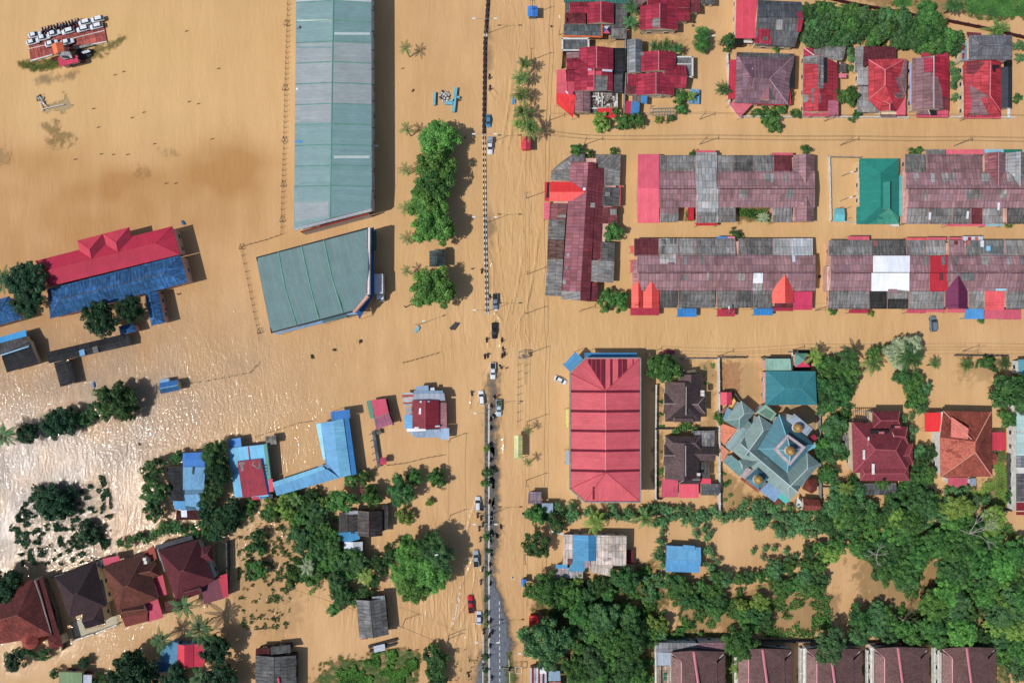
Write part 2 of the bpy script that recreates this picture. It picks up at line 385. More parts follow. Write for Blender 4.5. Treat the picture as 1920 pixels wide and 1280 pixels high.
# bed of the flood: mud, asphalt, grass and concrete by place; it rises to the surface where the flood is shallow
dep=-0.42+0.42*np.minimum(clear,1.0)+.05*np.clip(clear-1,0,.4)/.4
m,nt,bs=newmat('ground',.92,.2); at=lambda k: N(nt,'ShaderNodeAttribute',attribute_name=k)
tc=N(nt,'ShaderNodeTexCoord')
def nz_(sc,dt=5,ro=.6):
    n=N(nt,'ShaderNodeTexNoise',Scale=sc,Detail=float(dt),Roughness=ro); nt.links.new(tc.outputs['Object'],n.inputs['Vector']); return n.outputs[0]
mud=ramp(nt,nz_(.2),.3,.7,lin((150,118,84)),lin((186,152,108)))
asp=ramp(nt,nz_(1.2),.3,.7,lin((92,98,108)),lin((122,126,134)))
gra=ramp(nt,nz_(.8,7,.75),.34,.66,lin((44,68,34)),lin((112,122,70))); gra=mixc(nt,gra,mud,ramp(nt,nz_(.35,4),.52,.68))
con=ramp(nt,nz_(.5),.3,.7,lin((176,168,148)),lin((206,196,170))); pin=ramp(nt,nz_(1.2,6),.4,.6,lin((178,84,86)),lin((196,160,130)))
c=mud
for k,x in (('r',asp),('g',gra),('c',con),('p',pin)):
    a=at(k); c=mixc(nt,c,x,ramp(nt,a.outputs[2],.02,.22))
nt.links.new(c,bs.inputs['Base Color']); bp=N(nt,'ShaderNodeBump',Strength=.5,Distance=.1); nt.links.new(nz_(3.0,6,.7),bp.inputs['Height']); nt.links.new(bp.outputs[0],bs.inputs['Normal'])
sheet('ground',dep,m,kinds)
# the flood itself
m,nt,bs=newmat('muddy_flood_water',.06,.30); tc=N(nt,'ShaderNodeTexCoord'); L=nt.links
bs.inputs['IOR'].default_value=1.33
n1=nz_(.012,4,.55); n2=nz_(.06,5,.6)
col=ramp(nt,n1,.3,.7,lin((202,162,112)),lin((224,184,132))); col=mixc(nt,col,ramp(nt,n2,.3,.7,lin((204,158,112)),lin((228,184,138))),.5)
st_=N(nt,'ShaderNodeMapping'); st_.inputs['Rotation'].default_value=(0,0,R(-18)); st_.inputs['Scale'].default_value=(1,.16,1); L.new(tc.outputs['Object'],st_.inputs[0]); sn=N(nt,'ShaderNodeTexNoise',Scale=.16,Detail=5.0,Roughness=.65,Distortion=.8); L.new(st_.outputs[0],sn.inputs['Vector']); col=mixc(nt,col,ramp(nt,sn.outputs[0],.38,.62,(.86,.83,.80,1),(1.06,1.06,1.07,1)),.5,'MULTIPLY')
cshd=at=N(nt,'ShaderNodeAttribute',attribute_name='cloud_shade'); col=mixc(nt,col,lin((176,122,68)),cshd.outputs[2])  # cloud shadow painted into the water colour as a darker brown
for k_,c_ in (('grey',(146,138,128)),('pale',(226,188,126))): a_=N(nt,'ShaderNodeAttribute',attribute_name=k_); col=mixc(nt,col,lin(c_),a_.outputs[2])  # grey paints the silvery tone of the lower-left sun glint into the water
L.new(col,bs.inputs['Base Color'])
mp=N(nt,'ShaderNodeMapping'); mp.inputs['Rotation'].default_value=(0,0,R(28)); mp.inputs['Scale'].default_value=(1,.42,1); L.new(tc.outputs['Object'],mp.inputs[0])
w1=N(nt,'ShaderNodeTexNoise',Scale=1.15,Detail=3.0,Roughness=.55,Distortion=.6); L.new(mp.outputs[0],w1.inputs['Vector'])
w2=N(nt,'ShaderNodeTexNoise',Scale=2.6,Detail=3.0,Roughness=.6,Distortion=.3); L.new(tc.outputs['Object'],w2.inputs['Vector'])
chop=N(nt,'ShaderNodeAttribute',attribute_name='chop')
b1=N(nt,'ShaderNodeBump',Distance=.24); L.new(w1.outputs[0],b1.inputs['Height']); L.new(chop.outputs[2],b1.inputs['Strength'])
b2=N(nt,'ShaderNodeBump',Distance=.10); L.new(w2.outputs[0],b2.inputs['Height']); L.new(b1.outputs[0],b2.inputs['Normal']); L.new(chop.outputs[2],b2.inputs['Strength'])
fl=N(nt,'ShaderNodeMapping'); fl.inputs['Rotation'].default_value=(0,0,R(-22)); fl.inputs['Scale'].default_value=(1,.22,1); L.new(tc.outputs['Object'],fl.inputs[0])
w3=N(nt,'ShaderNodeTexNoise',Scale=.62,Detail=2.0,Roughness=.5,Distortion=.9); L.new(fl.outputs[0],w3.inputs['Vector']); fa=N(nt,'ShaderNodeAttribute',attribute_name='flow'); b3=N(nt,'ShaderNodeBump',Distance=.48); L.new(w3.outputs[0],b3.inputs['Height']); L.new(fa.outputs[2],b3.inputs['Strength']); L.new(b2.outputs[0],b3.inputs['Normal'])
wk=N(nt,'ShaderNodeAttribute',attribute_name='wake'); b4=N(nt,'ShaderNodeBump',Distance=.28,Strength=.8); L.new(wk.outputs[2],b4.inputs['Height']); L.new(b3.outputs[0],b4.inputs['Normal'])
L.new(b4.outputs[0],bs.inputs['Normal'])
cl=N(nt,'ShaderNodeAttribute',attribute_name='clear'); tr=N(nt,'ShaderNodeBsdfTransparent'); tr.inputs[0].default_value=(.93,.88,.78,1)
ms=N(nt,'ShaderNodeMixShader'); L.new(ramp(nt,cl.outputs[2],0,.95),ms.inputs[0]); L.new(bs.outputs[0],ms.inputs[1]); L.new(tr.outputs[0],ms.inputs[2]); L.new(ms.outputs[0],nt.nodes['Material Output'].inputs[0])
# chop: livelier in the open reach to the lower left and along the current beside the road, calm between the houses
g=lambda x,y,rx,ry: np.exp(-(((PX-x)/rx)**2+((PY-y)/ry)**2))
chop=.21+.36*g(40,960,420,360)+.30*g(430,700,230,200)+.30*g(960,600,50,150)+.30*g(860,1150,110,150)+.26*g(970,400,60,300)+.1*g(700,600,200,200)
chop*=.75+.5*val_noise(PX,PY,40,9); chop=np.clip(chop,.08,1.0)
cloud_shade=1.1*g(432,312,70,48)+.45*g(230,345,90,34)+.4*g(60,300,110,34)+.42*g(150,400,260,90)+.40*g(120,600,300,170)+.2*g(480,380,160,80)  # where the painted cloud shadow lies on the left and upper-left water
cloud_shade=np.clip(cloud_shade*(.7+.6*val_noise(PX,PY,30,4)),0,.8)
flow=.75*g(985,300,60,420)+.5*g(860,560,60,120)+.8*g(850,1130,90,150)+.45*g(1000,1050,40,200)+.55*g(700,1100,120,90)+.35*g(1250,640,400,40)+.2; flow=np.clip(flow,0,1)
wake=np.zeros(PX.shape)
for pl in ([(883,1122),(870,1160),(855,1200),(845,1240)],[(885,1122),(900,1165),(908,1195)],[(883,1118),(862,1150),(838,1190)],[(880,1142),(876,1180),(872,1230)],[(887,1145),(892,1185),(896,1225)],[(893,1030),(880,1065),(866,1095)],[(895,1030),(906,1075)],[(893,1062),(889,1090),(884,1112)],[(896,930),(884,965),(874,1000)],[(927,605),(918,625),(916,650)],[(927,604),(936,625),(940,650)],[(924,680),(914,700),(913,720)],[(925,680),(934,700),(935,722)],
 [(917,150),(922,165),(932,178)],[(918,172),(926,186)],[(903,735),(893,760)],[(929,585),(920,598)],[(929,585),(940,600)],[(935,785),(930,812),(928,850)],[(938,780),(944,815),(946,860)],[(914,385),(922,405),(930,425),(935,470)],[(915,470),(924,500),(926,560)],[(884,740),(880,765)],[(995,120),(985,190),(975,260)],[(1003,140),(992,215),(985,300)],[(960,150),(952,210),(940,270)],[(972,150),(963,215),(953,280)],[(980,480),(970,540),(958,590)],[(1000,520),(985,580),(965,620)],[(960,560),(950,600)],[(1010,430),(1002,500),(990,560)],[(938,990),(950,1010)],[(925,1180),(934,1150),(928,1100),(925,1060)]):
    d=np.full(PX.shape,9.)
    a=np.array(pl); m_=(PX>a[:,0].min()-12)&(PX<a[:,0].max()+12)&(PY>a[:,1].min()-12)&(PY<a[:,1].max()+12); X_,Y_=PX[m_],PY[m_]; dd=np.full(X_.shape,9.)
    for i in range(len(pl)-1):
        (x0,y0),(x1,y1)=pl[i],pl[i+1]; ex,ey=x1-x0,y1-y0; t_=np.clip(((X_-x0)*ex+(Y_-y0)*ey)/(ex*ex+ey*ey),0,1); dd=np.minimum(dd,np.hypot(X_-x0-t_*ex,Y_-y0-t_*ey))
    dd=dd+1.6*(val_noise(X_,Y_,12,6)-.5); wake[m_]+=np.exp(-(dd/2.0)**2)*np.clip(.3+val_noise(X_,Y_,18,8),0,1)
sheet('flood_water',np.zeros(PX.shape),m,{'clear':clear,'chop':chop,'cloud_shade':cloud_shade,'flow':flow,'wake':np.clip(wake,0,1.4),'grey':np.clip((.8*g(20,930,260,230)+.35*g(330,730,230,160))*(.6+.8*val_noise(PX,PY,45,14)),0,.85),'pale':np.clip(.55*g(220,90,420,190)+.3*g(1250,480,500,300),0,.7)})
# road paint (only where the asphalt is at or near the surface)
PAINT=plain((226,226,224),.7,.05)
def ribbon(name,pts,wd,z,mat,kind=None):
    vs=[];fs=[]
    for i in range(len(pts)-1):
        p,q=P(*pts[i]),P(*pts[i+1]); d=q-p; mm=(p+q)/2; n0=len(vs); u=Vector((-d.y,d.x,0)).normalized()*wd/2
        for w_ in (p-u,q-u,q+u,p+u): vs.append((w_.x,w_.y,z))
        for w_ in (p-u,q-u,q+u,p+u): vs.append((w_.x,w_.y,z-.02))
        fs+=[(n0,n0+1,n0+2,n0+3),(n0+7,n0+6,n0+5,n0+4)]+[(n0+(j+1)%4,n0+j,n0+4+j,n0+4+(j+1)%4) for j in range(4)]
    o=mesh_obj(name,vs,fs,mat,None,None,origin=(0,0,0)); return struct(o)
ribbon('road_marking',[(917.2,756),(917.2,900),(917.4,1100),(917.8,1300)],.22,.075,PAINT); ribbon('road_marking',[(906,1184),(905,1300)],.2,.075,PAINT)
vs=[];fs=[]
for y in range(1130,1290,12): 
    p=P(936.3+(y-1130)*.006,y); box(vs,fs,(p.x,p.y,.066),(.2,1.05,.02))
struct(mesh_obj('lane_marking',vs,fs,PAINT,None,None,origin=(0,0,0))); ribbon('road_marking',[(954,1236),(957,1300)],.15,.075,PAINT)
# median: verge with kerbs
MED=plain((108,100,82),.95,.4)
def med(pts0,pts1,z,mat,name,zb=-.5):
    vs=[];fs=[]; n=len(pts0)
    A=[P(*p) for p in pts0]; Bq=[P(*p) for p in pts1]
    for v in A+Bq: vs.append((v.x,v.y,z))
    for v in A+Bq: vs.append((v.x,v.y,zb))
    for i in range(n-1): fs+=[(i,i+1,n+i+1,n+i),(i+1,i,2*n+i,2*n+i+1),(n+i,n+i+1,3*n+i+1,3*n+i)]
    fs+=[(0,n,3*n,2*n),(n-1,3*n-1,4*n-1,2*n-1)]
    return struct(mesh_obj(name,vs,fs,mat,None,None,origin=(0,0,0)))
lx=[(909.2,758),(909,900),(908.6,1050),(908.2,1180),(907.5,1300)]; rx=[(915.4,758),(915.6,900),(916,1050),(916,1180),(916.2,1300)]
med(lx,rx,.11,MED,'median_verge')
KW=plain((222,222,216),.8,.08); KBk=plain((46,44,44),.8,.1)
def kerb(fx,y0,y1,step,name,m2=KBk,m1=KW,wd=.24,z=.24):
    vs=[];fs=[];mi=[]; y=y0;k=0
    while y<y1:
        p=P(fx(y),y+step/2); c0=len(fs); box(vs,fs,(p.x,p.y,z/2-.25),(wd,step*S*.98,z+.5)); mi+=[k%2]*(len(fs)-c0); y+=step; k+=1
    return struct(mesh_obj(name,vs,fs,[m1,m2],mi,None,origin=(0,0,0),uv=False))
mx=lambda y: float(np.interp(y,[-40,0,80,250,420,585],[917,913.5,907.8,905.6,907.5,911.5]))
kerb(lambda y:float(np.interp(y,[758,1300],[909.0,907.2])),758,1300,7,'median_kerb',CONC,CONC,.25,.16); kerb(lambda y:float(np.interp(y,[758,1300],[915.7,916.5])),758,1300,7,'median_kerb',KW,KW,.2,.17)
kerb(lambda y:mx(y)-(1.0 if y<250 else 0),-40,585,5.2,'median_kerb'); kerb(lambda y:mx(y)+4.2,-40,585,5.2,'median_kerb')
ribbon('road_marking',[(mx(y)+6.8,y) for y in range(-30,250,20)],.12,-.02,PAINT)
med([(mx(y)+.8,y) for y in range(400,590,20)],[(mx(y)+3.6,y) for y in range(400,590,20)],.02,CONC,'median_verge')
sh=lambda c,d=None: roof(c,'sheet',d)
me=lambda c,d=None: roof(c,'metal',d)
ti=lambda c,d=None: roof(c,'tile',d)
rng=random.Random(5)
# ================================================================= long pale green hall
b=B('warehouse','long hall with pale green and light grey ribbed roof in twelve bays','warehouse',624,210,wall=WWALL)
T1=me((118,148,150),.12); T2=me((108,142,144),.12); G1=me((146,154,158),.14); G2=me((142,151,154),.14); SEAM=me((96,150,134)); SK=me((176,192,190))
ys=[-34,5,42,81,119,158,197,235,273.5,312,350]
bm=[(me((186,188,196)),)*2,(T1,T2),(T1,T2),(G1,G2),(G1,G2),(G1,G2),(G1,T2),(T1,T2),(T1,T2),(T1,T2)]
for i in range(10):
    y0,y1=ys[i],ys[i+1]; ym=(y0+y1)/2
    xl=555-(4*(ym)/430); xr=696+1*(ym/400)
    # ridge runs north-south: east slope first
    b.gable(rv(xl,y0,xr,y1),7.5,8.7,bm[i][1],bm[i][0],walls=False)
    a,c=P(xl,y1,7.5),P(xr,y1,7.5)
    mid=(a+c)/2; mid.z=8.7
    b.cap(a+Vector((0,0,.05)),mid+Vector((0,0,.05)),SEAM,.34,'roof_seam'); b.cap(mid+Vector((0,0,.05)),c+Vector((0,0,.05)),SEAM,.34,'roof_seam')
# last bay, cut off slantwise
b.prism('roof',[P(551,350,7.5),P(551,428,7.5),P(619,409,8.7),P(622,347.5,8.7),P(697,350,7.5),P(695,391,7.5)],[(0,1,2,3),(3,2,5,4)],[T1,T2],[0,1],7.3)
zf=lambda x,y: float(np.interp(x,[551,621,697],[7.5,8.7,7.5]))
b.quadsheet([(553,379),(616,378),(616,405),(553,416)],zf,G1)
for x0,x1,y0,y1,m in ((557,622,37,40.5,SK),(627,694,61,65.5,SK),(556,620,87,90,T1),(554,620,229,234,T1),(626,693,292,297,SK),(552.5,566,263.5,267.5,me((52,140,208))),(555,559,165,168.5,me((236,236,240)))):
    b.quadsheet([(x0,y1),(x1,y1),(x1,y0),(x0,y0)],zf,m)
b.cap(P(625.5,-34,8.72),P(619,409,8.72),SEAM,.5)
b.walls([(555,-34),(551,428),(697,390),(696,-34)],7.5,.6)
# slanted white fascia with the red band under it
b.poly([(551,428,7.6),(553,433,6.2),(697,396,6.2),(696,390,7.6)],me((226,228,232),.4),'fascia',zb=5.9)
V=[P(564,430,5.6),P(697,397,5.6)]; 
b.poly([(562,434,5.6),(565,436,4.6),(692,402,4.6),(690,399,5.6)],me((206,70,54)),'wall_band',zb=-1)
for (x0,x1) in ((600,611),(620,627)):
    y0=434-(x0-562)*.272
    b.poly([(x0,y0-11,5.95),(x0,y0-6.5,5.95),(x1,y0-8.8,5.95),(x1,y0-13.4,5.95)],plain((222,222,230)),'sign_board',zb=5.6)
b.box('roof_vent',560,52,7.7,.7,.7,.5,GWALL)
for y in (20,60,95,130,160,190,240,276,322,358): 
    b.box('down_pipe',699.5,y,4.2,1.2,.25,.25,GWALL); 
for y in (274,): b.box('canopy',703,y,5.2,1.9,.5,.3,WWALL)
# ================================================================= cut-corner hall
b=B('warehouse','five-sided dull green ribbed hall with a blue canopy round its cut corner','warehouse',590,530,wall=WWALL)
q=[(480,482),(508,623),(660,583),(688,552),(690,427)]
TT=me((104,132,132),.14)
b.prism('roof',[P(480,482,7.5),P(508,623,7.5),P(660,583,7.5),P(688,552,7.5),P(690,427,7.5),P(494,551,8.5),P(689.5,503,8.5)],[(0,5,6,4),(5,1,2,3,6)],[TT,me((98,128,129),.14)],[0,1],7.3)
for (xa,ya,xb,yb,xc,yc) in ((522,471,535,541,556,610),(565,460,580,529,598,599),(607,449,622,519,643,587)):
    b.cap(P(xa,ya,7.55),P(xb,yb,8.55),SEAM,.5,'roof_seam'); b.cap(P(xb,yb,8.55),P(xc,yc,7.55),SEAM,.5,'roof_seam')
b.walls(q,7.5,.5)
for pts,m,nm in (([(480,482,7.62),(482,484,7.62),(691,429,7.62),(690,426,7.62)],DARK,'gutter'),([(480,482,7.62),(508,624,7.62),(510,623,7.62),(482,483,7.62)],DARK,'gutter'),([(508,625,7.62),(660,585,7.62),(659,582.5,7.62),(509,622,7.62)],DARK,'gutter')):
    b.poly(pts,m,nm)
b.poly([(690,427,7.9),(688,552,7.9),(692.5,552,7.9),(693.5,427,7.9)],me((222,214,214)),'parapet',zb=6)
b.poly([(688.5,430,8),(687.3,550,8),(688.3,550,8),(689.7,430,8)],me((140,40,60)),'parapet_trim')
b.poly([(661,584,7.9),(664,587,7.9),(691,556,7.9),(687.5,552.5,7.9)],me((214,150,130)),'parapet',zb=6)
BB=me((28,104,176),.3)
b.awning([(692,428),(692,550),(702,550),(701,426)],4.6,4.2,BB)
b.awning([(692,551),(668,585),(674,598),(702,551)],4.6,4.2,me((40,88,150)))
b.awning([(650,588),(651,591),(670,589),(668,584)],4.6,4.3,me((120,170,205)))
b.awning([(514,624),(518,627),(652,594),(652,588)],4.6,4.3,me((110,150,190)))
b.awning([(604,600),(605,606),(651,594),(650,588)],4.8,4.7,me((70,110,124)),'solar_panel')
b.awning([(694,433),(694,470),(706,470),(706,433)],5.2,5.0,me((52,92,104)),'solar_panel')
# ================================================================= crimson and weathered blue pair
b=B('community_building','long crimson hipped roof with two raised hips on its upper side','building',200,480,wall=PWALL)
CR=me((184,22,62),.2); CR2=me((150,26,56),.25)
b.hip([(92,537),(337,477),(323,424),(66,489)],5,6.8,CR,CR,ends=(1,1.2),cap=me((206,60,80)))
b.hip([(252,472),(242,426),(194,438),(204,485)],5.25,6.7,CR2,me((200,44,70)),ends=(0,1),walls=False,cap=me((206,60,80)))
b.hip([(203,485.5),(193,438.5),(145,451),(155,497)],5.2,6.7,CR2,me((200,44,70)),ends=(0,1),walls=False,cap=me((206,60,80)))
WB=sh((44,108,168),1.0)
b=B('community_building','long hipped roof of weathered streaky blue sheets below the crimson roof','building',220,540,wall=PWALL)
b.hip([(94,597),(352,529),(338.6,478),(89,542)],4.8,6.4,WB,WB,ends=(1,1.2),cap=sh((92,100,120)))
zf=lambda x,y: 5.5
b=B('side_wing','small weathered blue hipped wing pointing down from the long blue roof','annexe',292,578,wall=PWALL)
b.hip([(309,604),(296,546),(272,551),(284,611)],3.8,4.8,WB,WB,ends=(1,0),cap=sh((60,110,160)))
b=B('side_wing','blue roof half hidden behind the dark trees at the edge of the long blue hall','annexe',15,585,wall=PWALL)
b.hip([(-40,620),(42,597),(17,555),(-40,572)],4.2,5.4,WB,WB,cap=sh((60,110,160)))
b=B('shed','small blue hipped shed under the round trees beside the dark covered way','shed',240,616,wall=PWALL)
b.hip([(226,628),(256,621),(250,606),(222,612)],3.2,4.0,WB,WB)
# dark covered way (L-shape)
b=B('covered_walkway','dark L-shaped covered walkway of black weathered sheets','walkway',165,665,wall=GWALL)
DK=sh((56,58,62),1.0)
b.gable([(92,681),(241,648),(236,625),(88,660)],2.9,3.4,DK,sh((44,46,50)),win=False)
b.flat([(101,680),(113,725),(134,720),(124,674)],3.25,DK,'roof',walls=True,win=False)
b.quadsheet([(150,668),(160,665),(157,654),(148,657)],lambda x,y:3.4,me((96,160,210)))
b.quadsheet([(175,662),(185,659),(182,648),(173,651)],lambda x,y:3.4,sh((120,124,126)))
b=B('house','dark sheet house with a bright blue strip along its upper eave','house',35,655)
b.poly([(-20,662,3),(13,698,2.6),(73,680,2.6),(56,640,3.8),(-20,662,3.8)][1:4]+[(2,666,3.8)],sh((48,50,54)),zb=2.3,walls=False)
b.poly([(-12,655,3.3),(2,666,3.8),(56,646,3.8),(50,630,3.3),(-16,647,3.3)],sh((86,88,92)),zb=2.5)
b.awning([(-16,647),(50,630),(48,618),(-20,638)],3.35,2.9,me((40,150,214)))
b.awning([(2,667),(54,650),(54,648),(1,665)],4.0,4.0,me((130,190,220)),'ridge_strip',False)
b.walls([(-12,650),(12,698),(73,680),(50,630)],2.6,.6)
b=B('hut','little blue hut standing alone in the flood beside a floating fence','hut',319,723)
b.gable([(302,738),(337,731),(333,712),(299,718)],2.6,3.2,WB,me((36,100,168)),cap=me((120,180,210)))
b.awning([(300,718),(316,715),(316,709),(300,712)],2.4,2.2,me((120,170,205)))
# ================================================================= blue waterside houses
b=B('house','house with blue stepped roofs and a black sheet side among the trees','house',355,905)
KB=sh((50,54,60),.9); LB=me((96,160,204),.45)
b.poly([(313,875,2.6),(320,939,2.6),(345,939,3.4),(343,875,3.4)],KB,walls=True)
b.gable([(343,875),(388,875),(386,847),(343,849)],3.2,3.6,me((40,116,196)),me((40,116,196)))
b.poly([(343,875,3.5),(343,905,3.8),(383,905,3.8),(385,875,3.5)],LB,walls=True)
b.poly([(343,905,3.8),(343,918,3.5),(383,917,3.5),(383,905,3.8)],LB)
b.flat([(345,928),(386,926),(384,917),(344,918)],3.2,me((70,116,146)),walls=True)
b.poly([(345,927,3.3),(346,956,2.8),(389,956,2.8),(386,925,3.3)],LB,walls=True)
b.poly([(325,939,2.9),(328,955,2.6),(346,955,2.6),(345,939,2.9)],me((70,150,206)))
b.quadsheet([(348,955),(367,956),(365,950),(347,948)],lambda x,y:2.95,me((52,92,120)))
b.flat([(330,974),(384,974),(384,957),(331,956)],1.6,sh((74,34,40)),'deck',walls=True,win=False)
b.quadsheet([(340,969),(351,969),(350,956),(339,956)],lambda x,y:1.75,me((220,226,240)))
b.quadsheet([(360,888),(363,889),(364,876),(361,875)],lambda x,y:3.7,DARK)
b=B('house','blue house with a large crimson flat roof and a green edge strip','house',470,885,wall=BLUW)
SKY=me((104,186,226),.3)
b.awning([(430,839),(453,837),(451,820),(428,824)],3.0,2.8,me((66,140,214)),'shed_roof')
b.poly([(428,840,3.4),(440,932,3.0),(507,930,3.0),(494,833,3.4)],SKY,walls=True,zb=2.6)
b.poly([(464,837,3.55),(467,862,3.5),(469,862,3.5),(466,837,3.55)],me((170,60,90)),'roof_panel')
b.poly([(494,833,3.5),(502,899,3.2),(508,897,3.2),(500,831,3.5)],me((92,150,132)),walls=False,zb=2.5)
b.poly([(445,865,4.0),(455,933,3.7),(502,927,3.7),(489,860,4.0)],me((160,30,56),.5),'upper_roof',zb=3.0)
zc=lambda x,y:3.98
for q in ([(448,866),(459,865),(459,870),(449,871)],[(450,871),(456,871),(457,882),(452,883)],[(475,863),(478,864),(475,872),(472,870)],[(472,872),(474,870),(487,877),(486,880)],[(484,865),(487,865),(489,878),(486,879)]):
    b.quadsheet(q,zc,sh((150,140,136)))
b.awning([(503,899),(505,922),(513,921),(511,897)],3.2,3.0,me((236,84,92)))
b.awning([(472,937),(486,936),(485,931),(471,932)],2.6,2.4,me((214,40,80)))
b.awning([(487,936),(505,932),(504,926),(487,930)],2.6,2.4,me((44,124,190)))
b.box('water_tank',510,928,2.2,1.3,1.3,1.2,plain((40,52,70)))
for y in (872,878,884,890): b.box('roof_frame',495,y,3.6,1.6,.15,.15,DARK)
b=B('long_house','L-shaped blue house with two wings round a flooded yard','house',620,850,wall=BLUW)
LB2=me((92,160,206),.3); LB1=me((112,188,224),.3)
b.poly([(592.5,795,3.6),(606,862,3.6),(611,861,3.8),(601,793,3.8)],me((140,208,232)),zb=3.2)
b.poly([(601,793,3.8),(613,868,3.8),(637,895,4.0),(638,895,4.9),(624,789,4.9),(601,793,3.8)][:3]+[(638,895,4.9),(624,789,4.9)],LB2,zb=3.4)
b.poly([(624,789,4.9),(638,895,4.9),(658,890,3.9),(643.5,784,3.9)],LB1,zb=3.4)
b.poly([(644,784,3.7),(658.5,890.5,3.7),(668.5,888.5,3.3),(654,783,3.3)],me((44,128,196)),zb=3.0)
b.poly([(511,904,3.5),(513,913,3.9),(611,880,3.9),(605,873,3.5)],LB1,zb=3.2)
b.poly([(513,913,3.9),(519,929,3.3),(637,895.5,3.3),(613,879,4.1)],LB2,zb=3.0)
b.awning([(621,788),(656.5,783),(655,767),(620,772)],4.3,4.1,me((36,116,190)),'shed_roof')
b.walls([(593,795),(607,868),(512,905),(519,928),(668,888),(653,783)],3.4,.5)
b=B('shack','tiny grey sheet shack beside the blue house at the water','shack',508,825,wall=GWALL)
b.gable([(500,834),(519,832),(517,816),(498,818)],2.4,2.9,sh((146,148,140)),sh((120,122,116)),win=False)
b=B('shed','square shed with a pink sheet roof and a green strip','shed',710,778,wall=GWALL)
b.poly([(696,750,3.4),(703,783,3.2),(729,774,3.2),(723,747,3.4)],me((202,66,96)),walls=False)
b.poly([(703,784,3.15),(705,805,2.9),(737,794,2.9),(729,775,3.15)],me((170,92,122),.6))
b.poly([(687,752,3.3),(694,784,3.1),(702,783,3.1),(696,750,3.3)],me((78,140,118)))
b.walls([(687,752),(703,804),(737,794),(724,747)],2.95,.4)
b.poly([(724,748,2.6),(736,797,2.6),(739,796,2.6),(727,747,2.6)],TIMB,'deck')
b=B('jetty','narrow grey plank walkway on stilts with a small box hut','walkway',705,842,wall=TIMB)
b.flat([(708,877),(713,875),(703,806),(697,808)],1.1,sh((92,104,118)),'deck',walls=True,win=False)
for i in range(6): b.box('post',697+1.7*i,812+12*i,-1,.15,.15,3.2,TIMB)
b=B('kiosk','small pink kiosk at the end of the narrow plank walkway','kiosk',719,864)
b.gable([(713,871),(725,870),(724,857),(713,858)],2.3,2.7,me((200,52,84)),me((186,50,90)))
b=B('jetty','low timber landing stage with drying poles below the pink shed','jetty',704,803,wall=TIMB)
b.flat([(706,814),(715,814),(714,805),(706,805)],1.1,sh((110,104,98)),'deck',walls=True,win=False)
# red centre house
b=B('house','patched house with a dark red gable and silver sheets standing alone in the flood','house',798,775,wall=REDW)
DR=me((128,26,44),.45)
b.gable(rv(773,750,823,803),4.4,5.3,DR,me((140,34,52),.45),cap=me((190,90,110)))
b.poly([(823,754,3.9),(823,803,3.9),(838,802,3.4),(837,754,3.4)],me((186,122,128),.5),walls=True)
b.poly([(775,738,3.6),(775,751,4.0),(835,751,4.0),(833,737,3.6)],me((170,180,196),.6),walls=True)
b.poly([(776,732,3.3),(776,738,3.5),(831,738,3.5),(830,732,3.3)],me((124,150,176)))
b.poly([(780,724,3.0),(779,733,3.2),(804,732,3.2),(803,722,3.0)],me((132,156,184)),walls=True)
b.poly([(807,727,3.0),(807,732,3.1),(815,732,3.1),(814,726,3.0)],me((200,210,220)))
for i,(y0,y1,c) in enumerate(((736.5,740,(196,200,206)),(740,746,(186,64,50)),(744,749,(214,190,190)),(749,754,(190,196,204)),(754,757,(196,70,52)),(757,761,(176,186,200)))):
    b.poly([(753+i*.8,y0,2.9+i*.04),(753+i*.8,y1,2.9+i*.04),(775,y1-.5,3.2+i*.04),(775,y0-.5,3.2+i*.04)],me(c,.8),'roof_sheet')
b.poly([(761,763,2.6),(761,776,2.6),(772,776,2.7),(772,763,2.7)],me((150,156,166)),'roof_sheet',walls=True)
b.poly([(758,778,3.1),(759,804,3.0),(774,803,3.5),(773,777,3.5)],me((86,164,212)),walls=True)
b.poly([(762,803,3.3),(763,809,3.1),(798,808,3.2),(798,803,3.5)],me((232,232,238)))
b.poly([(765,809,3.0),(778,820,2.6),(826,820,2.6),(826,804,3.4),(798,805,3.5),(798,809,3.2)],me((150,172,196),.6),walls=True)
b.poly([(825,820,2.7),(825,824,2.6),(843,823,2.6),(842,802,3.2),(826,803,3.3)],me((150,176,204)))
b.quadsheet([(785,776),(795,777),(795,765),(786,765)],lambda x,y:4.95,me((226,230,236)))
b.quadsheet([(777,804),(796,804),(795,800),(777,800)],lambda x,y:4.8,me((210,214,220)))
b.quadsheet([(812,801),(825,800),(824,797),(812,798)],lambda x,y:4.6,me((178,186,194)))
b.quadsheet([(787,755),(795,755),(795,751),(787,751)],lambda x,y:5.0,me((196,210,222)))
b.quadsheet([(797,754),(806,754),(806,751),(797,751)],lambda x,y:5.1,me((120,150,176)))
# hut beside the clipped trees
b=B('hut','small dark green-grey gabled hut between the clump of trees and the single tree','hut',820,484)
b.gable(rv(805,470,835,500),3.4,4.1,sh((58,70,70),1.0),sh((78,92,92),1.0))
b.gable(rv(815,467,830,474),3.9,4.3,sh((78,92,92),1.0),sh((78,92,92),1.0),walls=False)
